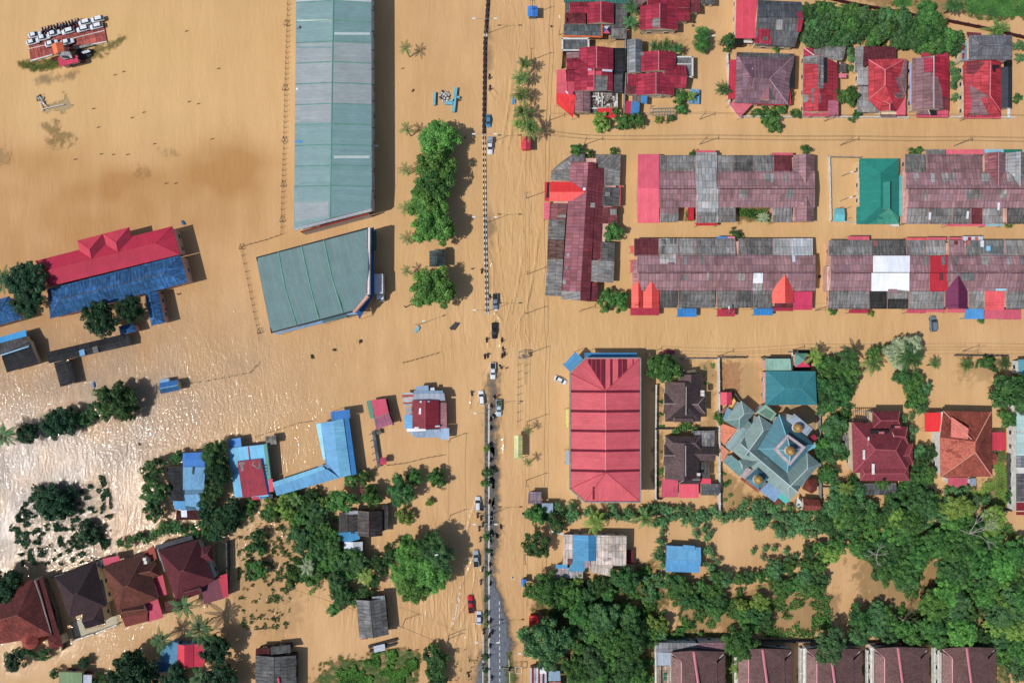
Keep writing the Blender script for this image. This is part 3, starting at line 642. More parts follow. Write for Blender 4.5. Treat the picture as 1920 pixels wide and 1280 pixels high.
# bus stop
b=B('bus_shelter','pale yellow hipped bus shelter roof beside the power line','shelter',972,838)
b.hip(rv(964,815.5,979.5,860),3.0,3.5,me((196,196,112),.4),me((204,206,140),.4),ends=(.7,0),walls=False,cap=me((220,220,170)))
for x,y in ((966,818),(978,818),(966,857),(978,857)): b.box('post',x,y,-1,.15,.15,3.9,GWALL)
b=B('hut','small red roofed stall under the tall palm beside the power line','stall',986,268,wall=REDW)
b.gable(rv(977,256,995,281),2.8,3.2,me((196,40,72)),me((214,44,60)))
b=B('hut','little bright blue roofed stall beside the top end of the road','stall',999,22,wall=BLUW)
b.gable(rv(989,12,1008,31),2.6,3.0,me((44,124,214)),me((44,124,214)))
b=B('hut','bright blue roofed roadside stall under green bushes','stall',982,1091,wall=BLUW)
b.gable(rv(977,1085,987,1098),2.4,2.7,me((44,124,210)),me((44,124,210)))
b=B('hut','bright red roofed roadside stall half hidden by a tree','stall',1001,1165,wall=REDW)
b.gable(rv(992,1154,1010,1179),2.8,3.1,me((206,26,34)),me((222,30,38)))
# ================================================================= terraces
MAV=sh((148,112,118),.42); MAV2=sh((136,102,106),.5); MR=sh((112,50,58),.6); G_=[sh((136,135,134),.85),sh((148,147,145),.7),sh((124,123,122),.95),sh((106,105,104),1.0),sh((158,160,162),.5)]
RD_=plain((70,34,42),.9,.3)
PK=me((214,84,104),.3); CA=me((176,34,62),.3); BA=me((34,126,196),.3)
def patches(b,n,x0,x1,y0,y1,zf,cols,w=(6,7),h=(15,17),sd=1):
    r=random.Random(sd)
    for i in range(n):
        x=r.uniform(x0,x1); y=r.choice([y0,y0+(y1-y0)/2]) if y1-y0>20 else y0
        ww=r.uniform(*w)*r.choice((1,1,2)); hh=min(r.uniform(*h),y1-y)
        b.quadsheet([(x,y+hh),(x+ww,y+hh),(x+ww,y),(x,y)],zf,r.choice(cols),off=.05+.006*i)
# --- upper left terrace
b=B('terraced_houses','terrace with a bright pink end roof and a pale grey house across its middle','terrace',1360,352,wall=PWALL)
pf=prof([(289,3.0),(321,4.0),(354,5.3),(389,4.0),(418,3.0)])
strip(b,[(1196,1236,me((224,84,108),.2))],289,3.05,353,5.35); strip(b,[(1195,1236,me((232,88,108),.2))],353,5.35,418,3.05)
strip(b,[(1233,1305,MAV),(1344,1528,MAV)],321,4.0,354,5.3); strip(b,[(1233,1307,MAV),(1345,1528,MAV)],354,5.3,389,4.0)
strip(b,[(1237,1250,G_[2]),(1251.5,1304,G_[0],.1),(1345,1375,G_[0]),(1376,1411,G_[3],.08),(1412,1449,G_[0],.04),(1451,1484,MR,.05)],291,3.0,322,3.9)
strip(b,[(1305,1344,G_[4])],286,3.3,354,5.5); strip(b,[(1306,1347,G_[4])],354,5.5,418,3.2)
b.quadsheet([(1307,1*417),(1343,417),(1343,398),(1307,397)],lambda x,y: pf(x,y)+.25,G_[0])
strip(b,[(1238,1272,MAV2)],372,4.75,400,3.6); strip(b,[(1238,1272,G_[0],.05)],400,3.6,416,3.0)
strip(b,[(1346,1379,G_[0]),(1449,1485,G_[0],.05)],389,4.0,417,3.0)
b.gable([(1527,293),(1487,293),(1487,354),(1527,354)][0:0] or rv(1487,291,1527,350),3.5,5.0,MAV2,MAV,walls=False,cap=me((150,110,118)))
b.gable(rv(1490,368,1526,416),3.5,5.0,MAV2,MAV,walls=False,cap=me((150,110,118)))
patches(b,11,1240,1510,325,385,pf,[G_[0],G_[1],G_[4],MAV2],sd=3)
for x0,x1,y0,y1,m in ((1305,1342,282,291,PK),(1448,1487,286.5,291,PK),(1305,1344,417,423,me((206,20,40)))): b.awning([(x0,y1),(x1,y1),(x1,y0),(x0,y0)],3.0,2.8,m)
for q in ([(1196,290),(1196,388),(1527,388),(1527,292)],[(1196,384),(1196,417),(1273,417),(1273,384)],[(1305,384),(1305,417),(1380,417),(1380,384)],[(1448,384),(1448,417),(1527,417),(1527,384)]): b.walls(q,3.0,.5)
b.box('porch',1294,400,.5,1.4,4.5,1.6,plain((200,40,60)))
b.cap(P(1237,354,5.36),P(1527,354,5.36),RD_,.2); b.cap(P(1237,322,4.05),P(1484,322,4.05),RD_,.1,'flashing')
# --- upper right terrace
b=B('terraced_houses','terrace with grey, pink, pale blue and green awnings above it','terrace',1810,352,wall=PWALL)
pf=prof([(289,3.0),(323,4.0),(354,5.3),(390,4.0),(420,3.0)])
b.poly([(1693,322,3.2),(1693,418,3.2),(1700,418,3.2),(1704,355,5.1),(1698,322,3.2)],plain((222,170,160)),'parapet',zb=-1)
strip(b,[(1699,2010,MAV)],323,4.0,354,5.3); strip(b,[(1703,2010,MAV)],354,5.3,390,4.0)
strip(b,[(1697,1737,G_[2]),(1738,1842,MAV2,.06)],289,3.0,323,4.0)
b.gable(rv(1847,287,1885,352),3.6,5.1,MAV2,sh((150,92,100)),walls=False,cap=me((170,120,126)))
b.gable(rv(1886,287,1926,352),3.65,5.15,G_[0],sh((146,148,150),.5),walls=False,cap=me((170,170,172)))
strip(b,[(1699,1741,G_[1]),(1742,1785,G_[0],.07),(1786,1820,G_[2],.03),(1821,1842,MR,.05),(1843,1880,G_[1],.06),(1888,2010,G_[3],.05)],390,4.0,420,3.0)
patches(b,14,1705,1900,325,388,pf,[G_[0],G_[1],G_[4],G_[0]],sd=5)
for x,y in ((1741,398),(1812,396),(1870,380)): b.quadsheet([(x,y+14),(x+4,y+14),(x+5,y),(x+1,y)],lambda x,y:pf(x,y)+.1,me((214,214,220)),'skylight')
for x0,x1,m in ((1736,1774,G_[0]),(1773,1845,me((226,96,108))),(1846,1882,me((130,186,206))),(1882,1917,me((20,118,98)))): b.awning([(x0,289),(x1,289),(x1,280),(x0,280)],3.1,2.9,m)
for x0,x1,m in ((1773,1847,me((222,80,100))),(1848,1881,me((130,176,186)))): b.awning([(x0,424),(x1,424),(x1,419),(x0,419)],2.8,2.9,m)
b.walls([(1697,290),(1697,420),(2010,420),(2010,290)],3.0,.5)
b.cap(P(1704,354,5.36),P(2010,354,5.36),RD_,.2); b.cap(P(1700,390,4.06),P(2010,390,4.06),RD_,.1,'flashing')
# --- lower left terrace
b=B('terraced_houses','terrace with two orange-red end gables and one pointed red gable','terrace',1360,511,wall=PWALL)
pf=prof([(447,3.0),(478,4.0),(511,5.4),(545,4.1),(578,3.0)])
strip(b,[(1195,1529,MAV)],478,4.0,511,5.4); strip(b,[(1197,1529,MAV)],511,5.4,545,4.1)
strip(b,[(1189,1234,MR),(1235,1272,G_[1],.1),(1274,1305,G_[1],.05),(1306,1338,G_[0],.1),(1338,1379,G_[0],.06),(1385,1448,G_[2],.03),(1449,1485,G_[4],.05),(1485,1524,sh((176,184,190),.4),.1)],447,3.0,479,4.0)
strip(b,[(1238,1268,sh((168,166,166),.5),.05)],477,4.05,494,4.7)
for x0,x1,y0,y1,m in ((1241,1249,448,458,G_[3]),(1256,1262,447,457,G_[3]),(1264,1269,447,457,G_[3]),(1241,1246,460,476,G_[3])): b.quadsheet([(x0,y1),(x1,y1),(x1,y0),(x0,y0)],lambda x,y:pf(x,y)+.1,m)
strip(b,[(1238,1270,G_[3]),(1272,1341,G_[2],.08),(1344,1381,G_[0],.12),(1382,1412,G_[3],.04),(1413,1448,G_[2],.08)],545,4.1,577,3.0)
patches(b,9,1230,1440,480,540,pf,[G_[0],G_[1],MAV2],sd=8)
b.quadsheet([(1412,531),(1430,531),(1431,512),(1413,512)],lambda x,y:pf(x,y)+.1,me((222,228,236)),'skylight')
b.quadsheet([(1413,545),(1430,545),(1430,532),(1412,532)],lambda x,y:pf(x,y)+.1,sh((160,160,158)))
b.quadsheet([(1486,491),(1491,491),(1491,479),(1485,479)],lambda x,y:pf(x,y)+.1,me((200,208,214)))
OR=me((238,84,70),.15); OR2=me((222,60,56),.15)
def wedge(b,x0,x1,xm,ytip,y0,y1,ze,zr,m1,m2,name='dormer_roof'):
    b.prism(name,[P(x0,y1,ze),P(xm,y1,zr),P(x1,y1,ze),P(x1,y0,ze),P(xm,ytip,zr),P(x0,y0,ze)],[(0,1,4,5),(1,2,3,4)],[m1,m2],[0,1],ze-.14)
wedge(b,1184,1205,1197,526,538,577,3.9,4.9,OR,OR2); wedge(b,1206,1236,1222,527,543,577,3.9,4.9,OR,OR2)
wedge(b,1448,1488,1472,515,543,568,4.0,5.6,OR,OR2)
b.awning([(1451,577),(1487,577),(1486,567),(1453,567)],3.2,3.9,MR,'canopy',False)
b.poly([(1488,547,3.9),(1488,581,3.0),(1523,581,3.0),(1523,546,3.9)],me((204,42,86),.2))
for x0,x1,y0,y1,m in ((1182,1236,577,591,CA),(1270,1306,578,594,BA),(1345,1378,579,593,CA),(1413,1449,578,591,BA),(1450,1488,577,583,CA)): b.awning([(x0,y1),(x1,y1),(x1,y0),(x0,y0)],2.6,2.9,m)
for x0,x1,m in ((1344,1363,me((60,130,210))),(1364,1378,me((230,130,150)))): b.awning([(x0,449),(x1,449),(x1,443.5),(x0,443.5)],2.9,2.8,m)
b.poly([(1186,488,3.2),(1186,537,3.2),(1196,537,3.6),(1196,488,3.6)],sh((190,130,142)),'side_roof')
for y0,y1 in ((461,474),(487,511)): b.awning([(1182,y1),(1188,y1),(1188,y0),(1182,y0)],2.6,2.8,me((220,80,80)))
b.walls([(1190,448),(1190,577),(1527,577),(1527,450)],3.0,.5)
b.cap(P(1197,511,5.46),P(1528,511,5.46),RD_,.2); b.cap(P(1197,545,4.16),P(1447,545,4.16),RD_,.1,'flashing'); b.cap(P(1190,479,4.12),P(1524,479,4.12),RD_,.1,'flashing')
# --- lower right terrace
b=B('terraced_houses','terrace with a big white patch, a red patch and a pointed purple gable','terrace',1740,512,wall=PWALL)
pf=prof([(450,3.0),(479,4.0),(511,5.4),(546,4.1),(579,3.0)])
WH=me((232,234,240),.12); WH2=me((224,228,240),.1); RD=me((188,26,46),.2)
strip(b,[(1558,1637,MAV),(1637,1667,WH),(1667,1706,WH2,.04),(1706,1744,MAV),(1744,1777,RD,.05),(1777,2010,MAV)],479,4.0,511,5.4)
strip(b,[(1558,1634,MAV),(1634,1667,WH),(1667,1705,WH,.04),(1705,1742,MAV),(1743,1777,RD,.05),(1777,2010,MAV)],511,5.4,546,4.1)
strip(b,[(1554,1634,G_[0]),(1635,1699,G_[3],.05),(1700,1736,G_[0],.02),(1737,1773,G_[1],.08),(1779,1808,MAV,.05),(1811,1844,G_[0],.02),(1845,1882,sh((120,128,130)),.08),(1884,1918,G_[1],.02),(1919,2010,G_[0])],450,3.0,479,4.0)
strip(b,[(1554,1593,G_[0]),(1593,1629,G_[0],.05),(1630,1663,sh((64,64,64),1.0),.02),(1664,1703,sh((70,70,68),1.0),.08),(1704,1746,G_[1],.05),(1747,1770,G_[0],.02),(1817,1845,G_[1],.05),(1887,2010,G_[0],.05)],546,4.1,579,3.0)
b.quadsheet([(1665,560),(1702,560),(1702,545),(1665,542)],lambda x,y:pf(x,y)+.12,G_[1])
b.quadsheet([(1666,549),(1682,549),(1682,542),(1665,542)],lambda x,y:pf(x,y)+.2,MAV)
wedge(b,1773,1814,1797,515,545,578,4.1,5.6,me((112,34,78),.25),me((100,30,72),.25))
strip(b,[(1847,1883,me((236,82,88),.3),.12)],546,4.1,581,3.0)
patches(b,16,1705,1915,481,540,pf,[G_[0],G_[1],sh((120,128,130)),MR,MAV2],sd=11); patches(b,8,1635,1850,451,470,pf,[G_[1],MR,me((220,222,226)),sh((170,100,104))],h=(8,12),sd=12)
for x0,x1,y0,y1,m in ((1590,1630,443,453,PK),(1699,1736,446,452,me((230,80,88))),(1737,1774,445,450,PK),(1779,1807,445,449,PK),(1805,1843,443,452,me((190,196,206))),(1592,1628,580,587,CA),(1700,1736,580,587,me((200,70,92))),(1737,1772,580,585,PK),(1776,1810,579,586,PK),(1846,1881,580,598,me((206,84,104))),(1882,1915,580,599,me((200,78,100)))):
    b.awning([(x0,y1),(x1,y1),(x1,y0),(x0,y0)],2.8,3.0,m)
b.awning([(1808,598),(1845,598),(1845,579),(1811,579)],2.6,3.0,me((66,144,206)))
for x,m in ((1815,me((150,34,50))),(1828,me((200,96,60)))): b.quadsheet([(x,452),(x+6,452),(x+6,444),(x,444)],lambda x,y:3.0,m)
b.quadsheet([(1849,470),(1857,470),(1857,461),(1849,461)],lambda x,y:3.8,me((120,190,224)))
b.quadsheet([(1867,545),(1887,545),(1887,541),(1867,541)],lambda x,y:4.4,me((150,200,220)))
b.walls([(1554,452),(1554,578),(2010,578),(2010,452)],3.0,.5)
b.poly([(1551,499,3.0),(1551,545,3.0),(1555,545,3.1),(1558,511,5.0),(1556,499,3.1)],plain((226,200,196)),'parapet',zb=-1)
b.cap(P(1558,511,5.48),P(2010,511,5.48),RD_,.2); b.cap(P(1556,546,4.18),P(1770,546,4.18),RD_,.1,'flashing'); b.cap(P(1556,479,4.1),P(2010,479,4.1),RD_,.1,'flashing')
# --- north-south terrace
b=B('terraced_houses','terrace running down the street with a red gable porch facing the road','terrace',1095,425,wall=PWALL)
MM=sh((148,92,102),.4); ME=sh((118,50,60),.5)
def slope(pts,m,nm='roof',zb=2.8): b.poly(pts,m,nm,zb=zb)
slope([(1070,304,4.0),(1054,547,4.0),(1088,551,5.4),(1103,304,5.4)],MM,zb=3.6)
slope([(1103,304,5.4),(1088,563,5.4),(1106,563,4.5),(1118,307,4.5)],ME,zb=3.6)
slope([(1118,315,4.4),(1108,455,4.4),(1126,455,3.5),(1133,315,3.5)],ME)
slope([(1131,388,3.6),(1127,419,3.6),(1157,419,3.0),(1158,388,3.0)],sh((130,64,70),.6))
slope([(1034,319,3.1),(1032,338,3.1),(1070,338,4.0),(1072,319,4.0)],G_[0])
slope([(1072,290,3.1),(1052,304,3.1),(1036,318,3.1),(1071,318,4.0)],G_[0])
slope([(1072,289,3.2),(1071,303,3.6),(1096,303,3.6),(1096,289,3.2)],G_[2])
slope([(1031,381,3.1),(1029,412,3.0),(1060,412,4.0),(1064,382,4.0)],sh((138,84,86),.7))
slope([(1029,412,3.0),(1027,449,3.0),(1058,449,4.0),(1060,412,4.0)],G_[2])
slope([(1027,449,3.0),(1026,486,3.0),(1056,486,4.0),(1058,449,4.0)],sh((112,84,76),1.0))
slope([(1026,486,3.0),(1022,554,3.0),(1053,555,4.0),(1056,486,4.0)],G_[0])
slope([(1053,545,4.05),(1052,561,3.9),(1088,563,5.3),(1088,547,5.5)],G_[1],'roof_panel',3.6)
slope([(1117,289,3.3),(1119,313,3.7),(1163,318,3.1),(1164,290,3.0)],G_[2]); slope([(1133,313,3.6),(1133,348,3.6),(1162,348,3.0),(1163,318,3.1)],G_[0])
slope([(1131,350,3.6),(1129,386,3.6),(1160,387,3.0),(1162,352,3.0)],G_[3])
slope([(1109,453,4.2),(1108,486,4.2),(1127,486,3.4),(1128,453,3.4)],ME); slope([(1127,454,3.7),(1126,489,3.7),(1152,489,3.0),(1153,455,3.0)],G_[3])
slope([(1092,487,5.0),(1090,524,5.0),(1108,527,4.4),(1150,530,3.2),(1152,490,3.2)],G_[1],zb=2.9)
slope([(1088,524,5.1),(1087,563,5.1),(1104,565,4.3),(1106,528,4.3)],ME,'roof_panel',3.6); slope([(1105,530,4.0),(1104,565,4.0),(1120,565,3.3),(1121,530,3.3)],ME)
zs=lambda x,y: float(np.interp(x,[1054,1070,1095,1118],[4.1,4.3,5.3,4.5]))
for x,y,ww,hh in ((1063,475,11,6),(1061,498,9,7),(1072,505,17,11),(1055,524,14,9),(1045,403,16,5),(1135,360,9,8),(1144,392,12,11),(1106,380,10,9)): b.quadsheet([(x,y+hh),(x+ww,y+hh),(x+ww,y),(x,y)],lambda x,y:zs(x,y) if 1054<x<1118 else 3.9,rng.choice((G_[1],G_[4])))
b.quadsheet([(1093,357),(1098,357),(1098,352),(1093,352)],lambda x,y:5.4,me((226,226,230)))
def wedgew(b,x0,x1,xtip,y0,ym,y1,ze,zr,m1,m2):
    b.prism('porch_roof',[P(x0,y1,ze),P(x1,y1,ze),P(xtip,ym,zr),P(x0,ym,zr),P(x0,y0,ze),P(x1,y0,ze)],[(0,1,2,3),(3,2,5,4)],[m1,m2],[0,1],ze-.14)
wedgew(b,1031,1071,1098,341,360,377,4.2,5.6,me((244,84,76),.15),me((232,30,32),.15))
b.poly([(1021,341,3.4),(1021,377,3.4),(1030,377,3.6),(1032,341,3.6)],me((200,30,44)),'porch_frame')
b.quadsheet([(1024,371),(1029,371),(1030,342),(1026,342)],lambda x,y:3.6,DARK)
b.awning([(1020,379),(1020,411),(1030,411),(1031,379)],2.8,3.0,me((216,90,112)))
b.walls([(1036,318),(1024,553),(1118,562),(1160,350),(1162,292),(1072,291)],3.0,.8)
b.awning([(1160,347),(1159,386),(1163,386),(1164,347)],2.8,2.8,me((210,80,96)))
# ================================================================= green roof house
b=B('public_hall','bright sea-green hipped hall with stepped sides and a pale turquoise strip','hall',1650,358,wall=CREAM)
SG=me((18,130,114),.2); SG2=me((14,116,104),.2); SG3=me((56,148,124),.5)
b.hip(rv(1612,297,1685,420),3.6,4.4,SG2,SG,ends=(.9,.8),walls=True)
b.poly([(1611,300,3.4),(1611,333,3.4),(1622,334,3.6),(1622,299,3.6)],SG)
b.poly([(1606,388,3.3),(1606,420,3.3),(1644,420,3.8),(1644,386,3.8)],SG)
b.prism('roof',[P(1644,420,3.7),P(1645,405,3.9),P(1669,391,4.9),P(1685,405,3.9),P(1685,420,3.7)],[(0,4,3,2,1)],[SG3],[0],3.5)
b.poly([(1669,340,4.9),(1669,392,4.9),(1671,392,4.4),(1671,340,4.4)],DARK,'clerestory')
b.poly([(1656,342,4.4),(1656,392,4.4),(1669,392,5.0),(1669,340,5.0)],SG)
b.poly([(1685,329,2.9),(1685,405,2.9),(1693,405,2.8),(1693,329,2.8)],me((90,180,176)),'lean_to',walls=True)
b.box('canopy',1677,422,2.6,2.4,.8,.3,WWALL)
b=B('pavilion','small turquoise roofed shelter inside the fenced yard','pavilion',1575,403,wall=CREAM)
b.gable([(1563,415),(1584,415),(1583,391),(1565,391)],2.6,2.9,me((100,190,196)),me((92,176,184)),walls=False)
for x,y in ((1566,413),(1582,413),(1582,393),(1567,393)): b.box('post',x,y,-1,.15,.15,3.5,GWALL)
# ================================================================= big red hall
b=B('market_hall','large pinkish red ribbed hall with dark seams and cut corners','market hall',1135,806,wall=WWALL)
PR=me((212,84,94),.22); PR2=me((202,78,90),.22); MB_=me((112,20,44),.3)
Z,ZR=8.0,9.3; r0=(1136,733,ZR); r1=(1136,885,ZR)
b.prism('roof',[P(1098,672,Z),P(1199,672,Z),P(1199,939,Z),P(1098,939,Z),P(1070,915,Z),P(1070,700,Z),P(*r0),P(*r1)],[(0,6,1),(1,6,7,2),(2,7,3),(3,7,4),(4,7,6,5),(5,6,0)],[PR,PR2],[0,1,0,0,0,1],Z-.2)
zh=lambda x,y: 8.0
def lerp(a,c,t): return tuple(a[i]+(c[i]-a[i])*t for i in range(3))
for y in (734,771,808,845,883):
    m=P(1136,y,ZR); l=P(1070,y,Z); r=P(1199,y,Z); l.y=m.y; r.y=m.y
    up=Vector((0,0,.06)); b.cap(l+up,m+up,MB_,.75,'roof_seam'); b.cap(m+up,r+up,MB_,.75,'roof_seam')
b.cap(P(*r0),P(*r1),me((230,110,120)),.5)
for c in ((1098,672),(1199,672),(1070,700)): b.cap(P(c[0],c[1],Z+.02),P(*r0),me((190,60,76)),.3)
for c in ((1098,939),(1199,939),(1070,915)): b.cap(P(c[0],c[1],Z+.02),P(*r1),me((190,60,76)),.3)
# dark sheets at the north end
apex=lambda x: 672+61*max(0,min(1,((x-1098)/38 if x<1136 else (1199-x)/63)))
zt=lambda x,y: 8.0+1.3*(y-672)/61
for x0,x1 in ((1103,1109),(1110,1117),(1118,1126),(1127,1135),(1144,1148.5),(1159,1166),(1167,1176),(1186,1188)):
    b.quadsheet([(x0,apex(x0)-1),(x1,apex(x1)-1),(x1,673),(x0,673)],zt,MB_)
b.quadsheet([(1111,936),(1115,936),(1115,911),(1111,913)],lambda x,y:8.0+1.3*(939-y)/54,MB_)
b.walls([(1098,672),(1199,672),(1199,939),(1098,939),(1070,915),(1070,700)],Z,.5)
for a_,c_ in (((1098,671),(1201,671)),((1201,671),(1201,941)),((1201,941),(1097,941)),((1097,941),(1068.5,916)),((1068.5,916),(1068.5,699)),((1068.5,699),(1098,671))):
    p,q=P(a_[0],a_[1],8.2),P(c_[0],c_[1],8.2); vs=[];fs=[]; dd=(q-p); mm=(p+q)/2
    box(vs,fs,(mm.x,mm.y,7.9),(dd.length,.35,.7),math.atan2(dd.y,dd.x)); mesh_obj('parapet',vs,fs,GWALL,None,b.root)
b.awning([(1096,670),(1194,670),(1194,661),(1096,661)],5.4,5.0,me((52,128,180)))
b.awning([(1056,684),(1069,697),(1093,673),(1079,659)],5.4,5.0,me((74,150,200)))
for y in (850,): b.awning([(1060,y-5),(1060,y+20),(1067,y+20),(1067,y-5)],3.0,3.4,me((150,158,166)))
b.awning([(1061,767),(1061,800),(1066,800),(1066,767)],3.0,3.2,me((204,190,90)))
# ================================================================= top right houses
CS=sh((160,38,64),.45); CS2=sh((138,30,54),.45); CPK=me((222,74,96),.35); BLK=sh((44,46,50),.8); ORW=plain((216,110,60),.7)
RC=me((196,130,140))
b=B('house','crimson gabled house with an orange-framed grey carport and a four-coloured parasol tent','house',1115,40)
b.flat([(1058,52),(1175,52),(1176,4),(1060,4)],2.7,G_[3],'lower_roof',walls=True)
b.poly([(1057,5,3.0),(1182,6,3.0),(1182,-14,3.2),(1056,-14,3.2)],sh((58,128,118),.8),walls=True)
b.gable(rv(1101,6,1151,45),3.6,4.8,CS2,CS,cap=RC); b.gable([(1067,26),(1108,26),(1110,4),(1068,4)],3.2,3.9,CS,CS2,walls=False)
b.poly([(1061,24,3.1),(1061,45,3.0),(1099,45,3.4),(1098,24,3.5)],sh((114,44,54),.8))
b.awning([(1057,66),(1128,69),(1129,47),(1057,46)],2.7,2.9,sh((96,104,108),.9),'carport_roof')
for q in ([(1055,69),(1129,71),(1129,68),(1055,66)],[(1127,70),(1130,70),(1130,46),(1127,46)]): b.flat(q,3.0,ORW,'frame')
b.awning([(1145,73),(1175,73),(1175,53),(1146,53)],2.6,2.8,G_[2],'carport_roof')
V=[P(1131,63,2.6),P(1144,63,2.6),P(1143,48,2.6),P(1131,49,2.6),P(1137.5,55.5,3.5)]
b.prism('parasol_tent',V,[(0,1,4),(1,2,4),(2,3,4),(3,0,4)],[me((222,80,100)),me((40,70,150)),me((220,214,220))],[0,1,2,1],2.5)
b=B('house','crimson gabled house with one grey patch, beside the tall palms at the top edge','house',1250,28)
b.gable(rv(1200,11,1271,57),3.6,5.0,CS2,CS,cap=RC)
b.gable([(1246,40),(1293,39),(1293,16),(1250,14)],3.3,4.2,CS2,CS2,walls=True)
b.poly([(1214,13,3.9),(1214,-10,3.9),(1294,-10,3.6),(1294,15,3.5)],CS2,walls=True); b.poly([(1183,15,3.2),(1196,15,3.4),(1214,0,3.8),(1214,-16,3.8),(1183,-16,3.2)],MAV2,walls=True)
b.flat([(1295,22),(1313,23),(1312,-12),(1295,-12)],3.1,ME,walls=True); b.flat([(1314,6),(1341,8),(1341,-12),(1314,-12)],2.8,G_[3],walls=True)
b.quadsheet([(1222,51),(1237,51),(1238,34),(1224,34)],lambda x,y:3.6+1.4*(x-1200)/38,G_[0])
b=B('house','crimson double-gabled house with a bright red cut-corner carport and white rubble terraces','house',1110,145)
b.flat([(1062,170),(1168,175),(1170,92),(1062,95)],2.6,BLK,'lower_roof',walls=True)
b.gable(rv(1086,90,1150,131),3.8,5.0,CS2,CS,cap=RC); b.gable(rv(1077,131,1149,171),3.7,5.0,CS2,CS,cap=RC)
b.gable([(1062,130),(1100,130),(1100,108),(1061,110)],3.4,4.2,CS,CS2,walls=False); b.gable([(1061,153),(1095,153),(1100,132),(1060,131)],3.4,4.2,CS2,CS2,walls=False)
b.poly([(1062,98,3.0),(1062,111,3.0),(1092,110,3.4),(1090,98,3.4)],MAV2)
b.awning([(1055,94),(1104,94),(1104,72),(1055,72)],2.7,2.9,sh((104,108,112),.8),'carport_roof')
for q in ([(1053,95.5),(1105,95.5),(1105,93),(1053,93)],[(1053,74),(1105,74),(1105,71),(1053,71)],[(1053,94),(1056,94),(1056,72),(1053,72)],[(1102,94),(1105,94),(1105,72),(1102,72)]): b.flat(q,3.05,WWALL,'frame')
b.poly([(1044,131,2.9),(1043,176,2.9),(1063,177,3.2),(1064,131,3.2)],me((214,80,98),.3),walls=True)
b.poly([(1064,153,3.3),(1064,177,3.3),(1077,177,3.5),(1077,153,3.5)],me((196,62,84),.4))
b.awning([(1043,194),(1075,221),(1079,178),(1043,175)],2.8,3.3,me((226,24,32),.15))
b.gable(rv(1078,171,1107,211),3.2,4.0,MAV2,MAV2,cap=me((120,80,90)))
RUB=sh((168,160,150),1.4)
b.flat([(1108,202),(1158,203),(1159,174),(1106,172)],1.9,RUB,'terrace',walls=True,win=False); b.flat([(1103,213),(1119,213),(1119,202),(1104,202)],2.0,sh((120,124,122),1.2),'terrace',walls=True,win=False)
for q in ([(1104,182),(1122,182),(1122,180),(1104,180)],[(1121,200),(1123,200),(1123,173),(1121,173)],[(1128,200),(1130,200),(1130,173),(1128,173)],[(1156,203),(1158,203),(1158,176),(1156,176)],[(1104,204),(1158,205),(1158,202.5),(1104,202)]): b.flat(q,2.3,WWALL,'low_wall')
for i in range(46):
    b.box('rubble',rng.uniform(1107,1155),rng.uniform(175,200),1.95,rng.uniform(.3,.9),rng.uniform(.3,.8),rng.uniform(.2,.5),rng.choice((WWALL,CONC,WOOD,TIMB)),rng.uniform(0,3))
b.awning([(1117,218),(1155,222),(1152,202),(1120,203)],2.2,2.4,me((214,20,36),.2))
zq=lambda x,y: float(np.interp(x,[1077,1113,1149],[3.7,5.0,3.7]))
b.quadsheet([(1116,171),(1138,171),(1140,143),(1117,141)],zq,G_[0],off=.1)
for q,m in (([(1103,141),(1115,141),(1115,133),(1103,133)],CPK),([(1117,141),(1128,141),(1128,133),(1117,133)],CPK),([(1100,170),(1113,170),(1113,163),(1100,163)],CPK)): b.quadsheet(q,zq,m,off=.1)
b.quadsheet([(1102,132),(1148,135),(1148,131),(1102,129)],zq,me((196,196,214)),'flashing',off=.35)
b.poly([(1150,90,3.0),(1150,135,3.0),(1172,135,2.8),(1172,90,2.8)],BLK); b.poly([(1149,139,3.05),(1149,172,3.0),(1167,176,2.8),(1168,139,2.8)],sh((84,88,92),1.0))
b=B('house','crimson double-gabled house joined to a narrow grey gable, with a blue slab by its yard','house',1230,145)
b.gable(rv(1176,75,1204,137),3.6,4.6,sh((100,108,114),.6),sh((132,138,142),.5),cap=me((150,154,158)))
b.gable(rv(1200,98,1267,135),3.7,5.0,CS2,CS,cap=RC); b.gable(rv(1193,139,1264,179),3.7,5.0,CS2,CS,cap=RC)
b.gable([(1244,164),(1286,165),(1286,123),(1244,121)],3.4,4.6,CS,CS2,ends=(0,0),cap=MR)
b.gable([(1176,161),(1204,161),(1206,139),(1176,139)],3.3,4.1,CS2,CS,walls=True); b.poly([(1174,161,3.0),(1174,177,2.8),(1195,177,3.2),(1194,161,3.4)],MR,walls=True)
b.flat([(1268,134),(1299,144),(1299,107),(1268,106)],2.6,sh((120,124,126),.8),'pergola_roof')
for q in ([(1268,108),(1300,108),(1300,105.5),(1268,105.5)],[(1297,145),(1300,145),(1300,106),(1297,106)],[(1285,144),(1300,146),(1300,143),(1285,142)],[(1268,121),(1298,121),(1298,119.5),(1268,119.5)]): b.flat(q,2.85,WWALL,'frame')
b.poly([(1174,189,2.6),(1171,213,2.5),(1182,214,2.7),(1184,190,2.8)],me((176,34,60)),walls=True); b.poly([(1184,190,2.8),(1182,214,2.7),(1198,215,2.4),(1200,192,2.4)],me((60,130,190)),walls=True)
b.poly([(1186,178,2.8),(1186,190,2.7),(1202,191,2.7),(1202,178,2.8)],sh((120,110,112))); b.poly([(1202,177,2.8),(1202,193,2.7),(1213,195,2.6),(1214,177,2.8)],me((56,136,200)))
b.quadsheet([(1230,179),(1242,180),(1243,172),(1231,171)],lambda x,y:4.5,G_[0]); b.quadsheet([(1200,105),(1208,105),(1208,98),(1200,98)],lambda x,y:3.9,G_[0])
b=B('pergola','bare grey timber pergola frame over a flooded yard','pergola',1240,210)
for i in range(9):
    b.box('beam',1219+5.6*i,210,1.6,.16,2.3,.16,plain((160,156,150)),rng.uniform(-.1,.1))
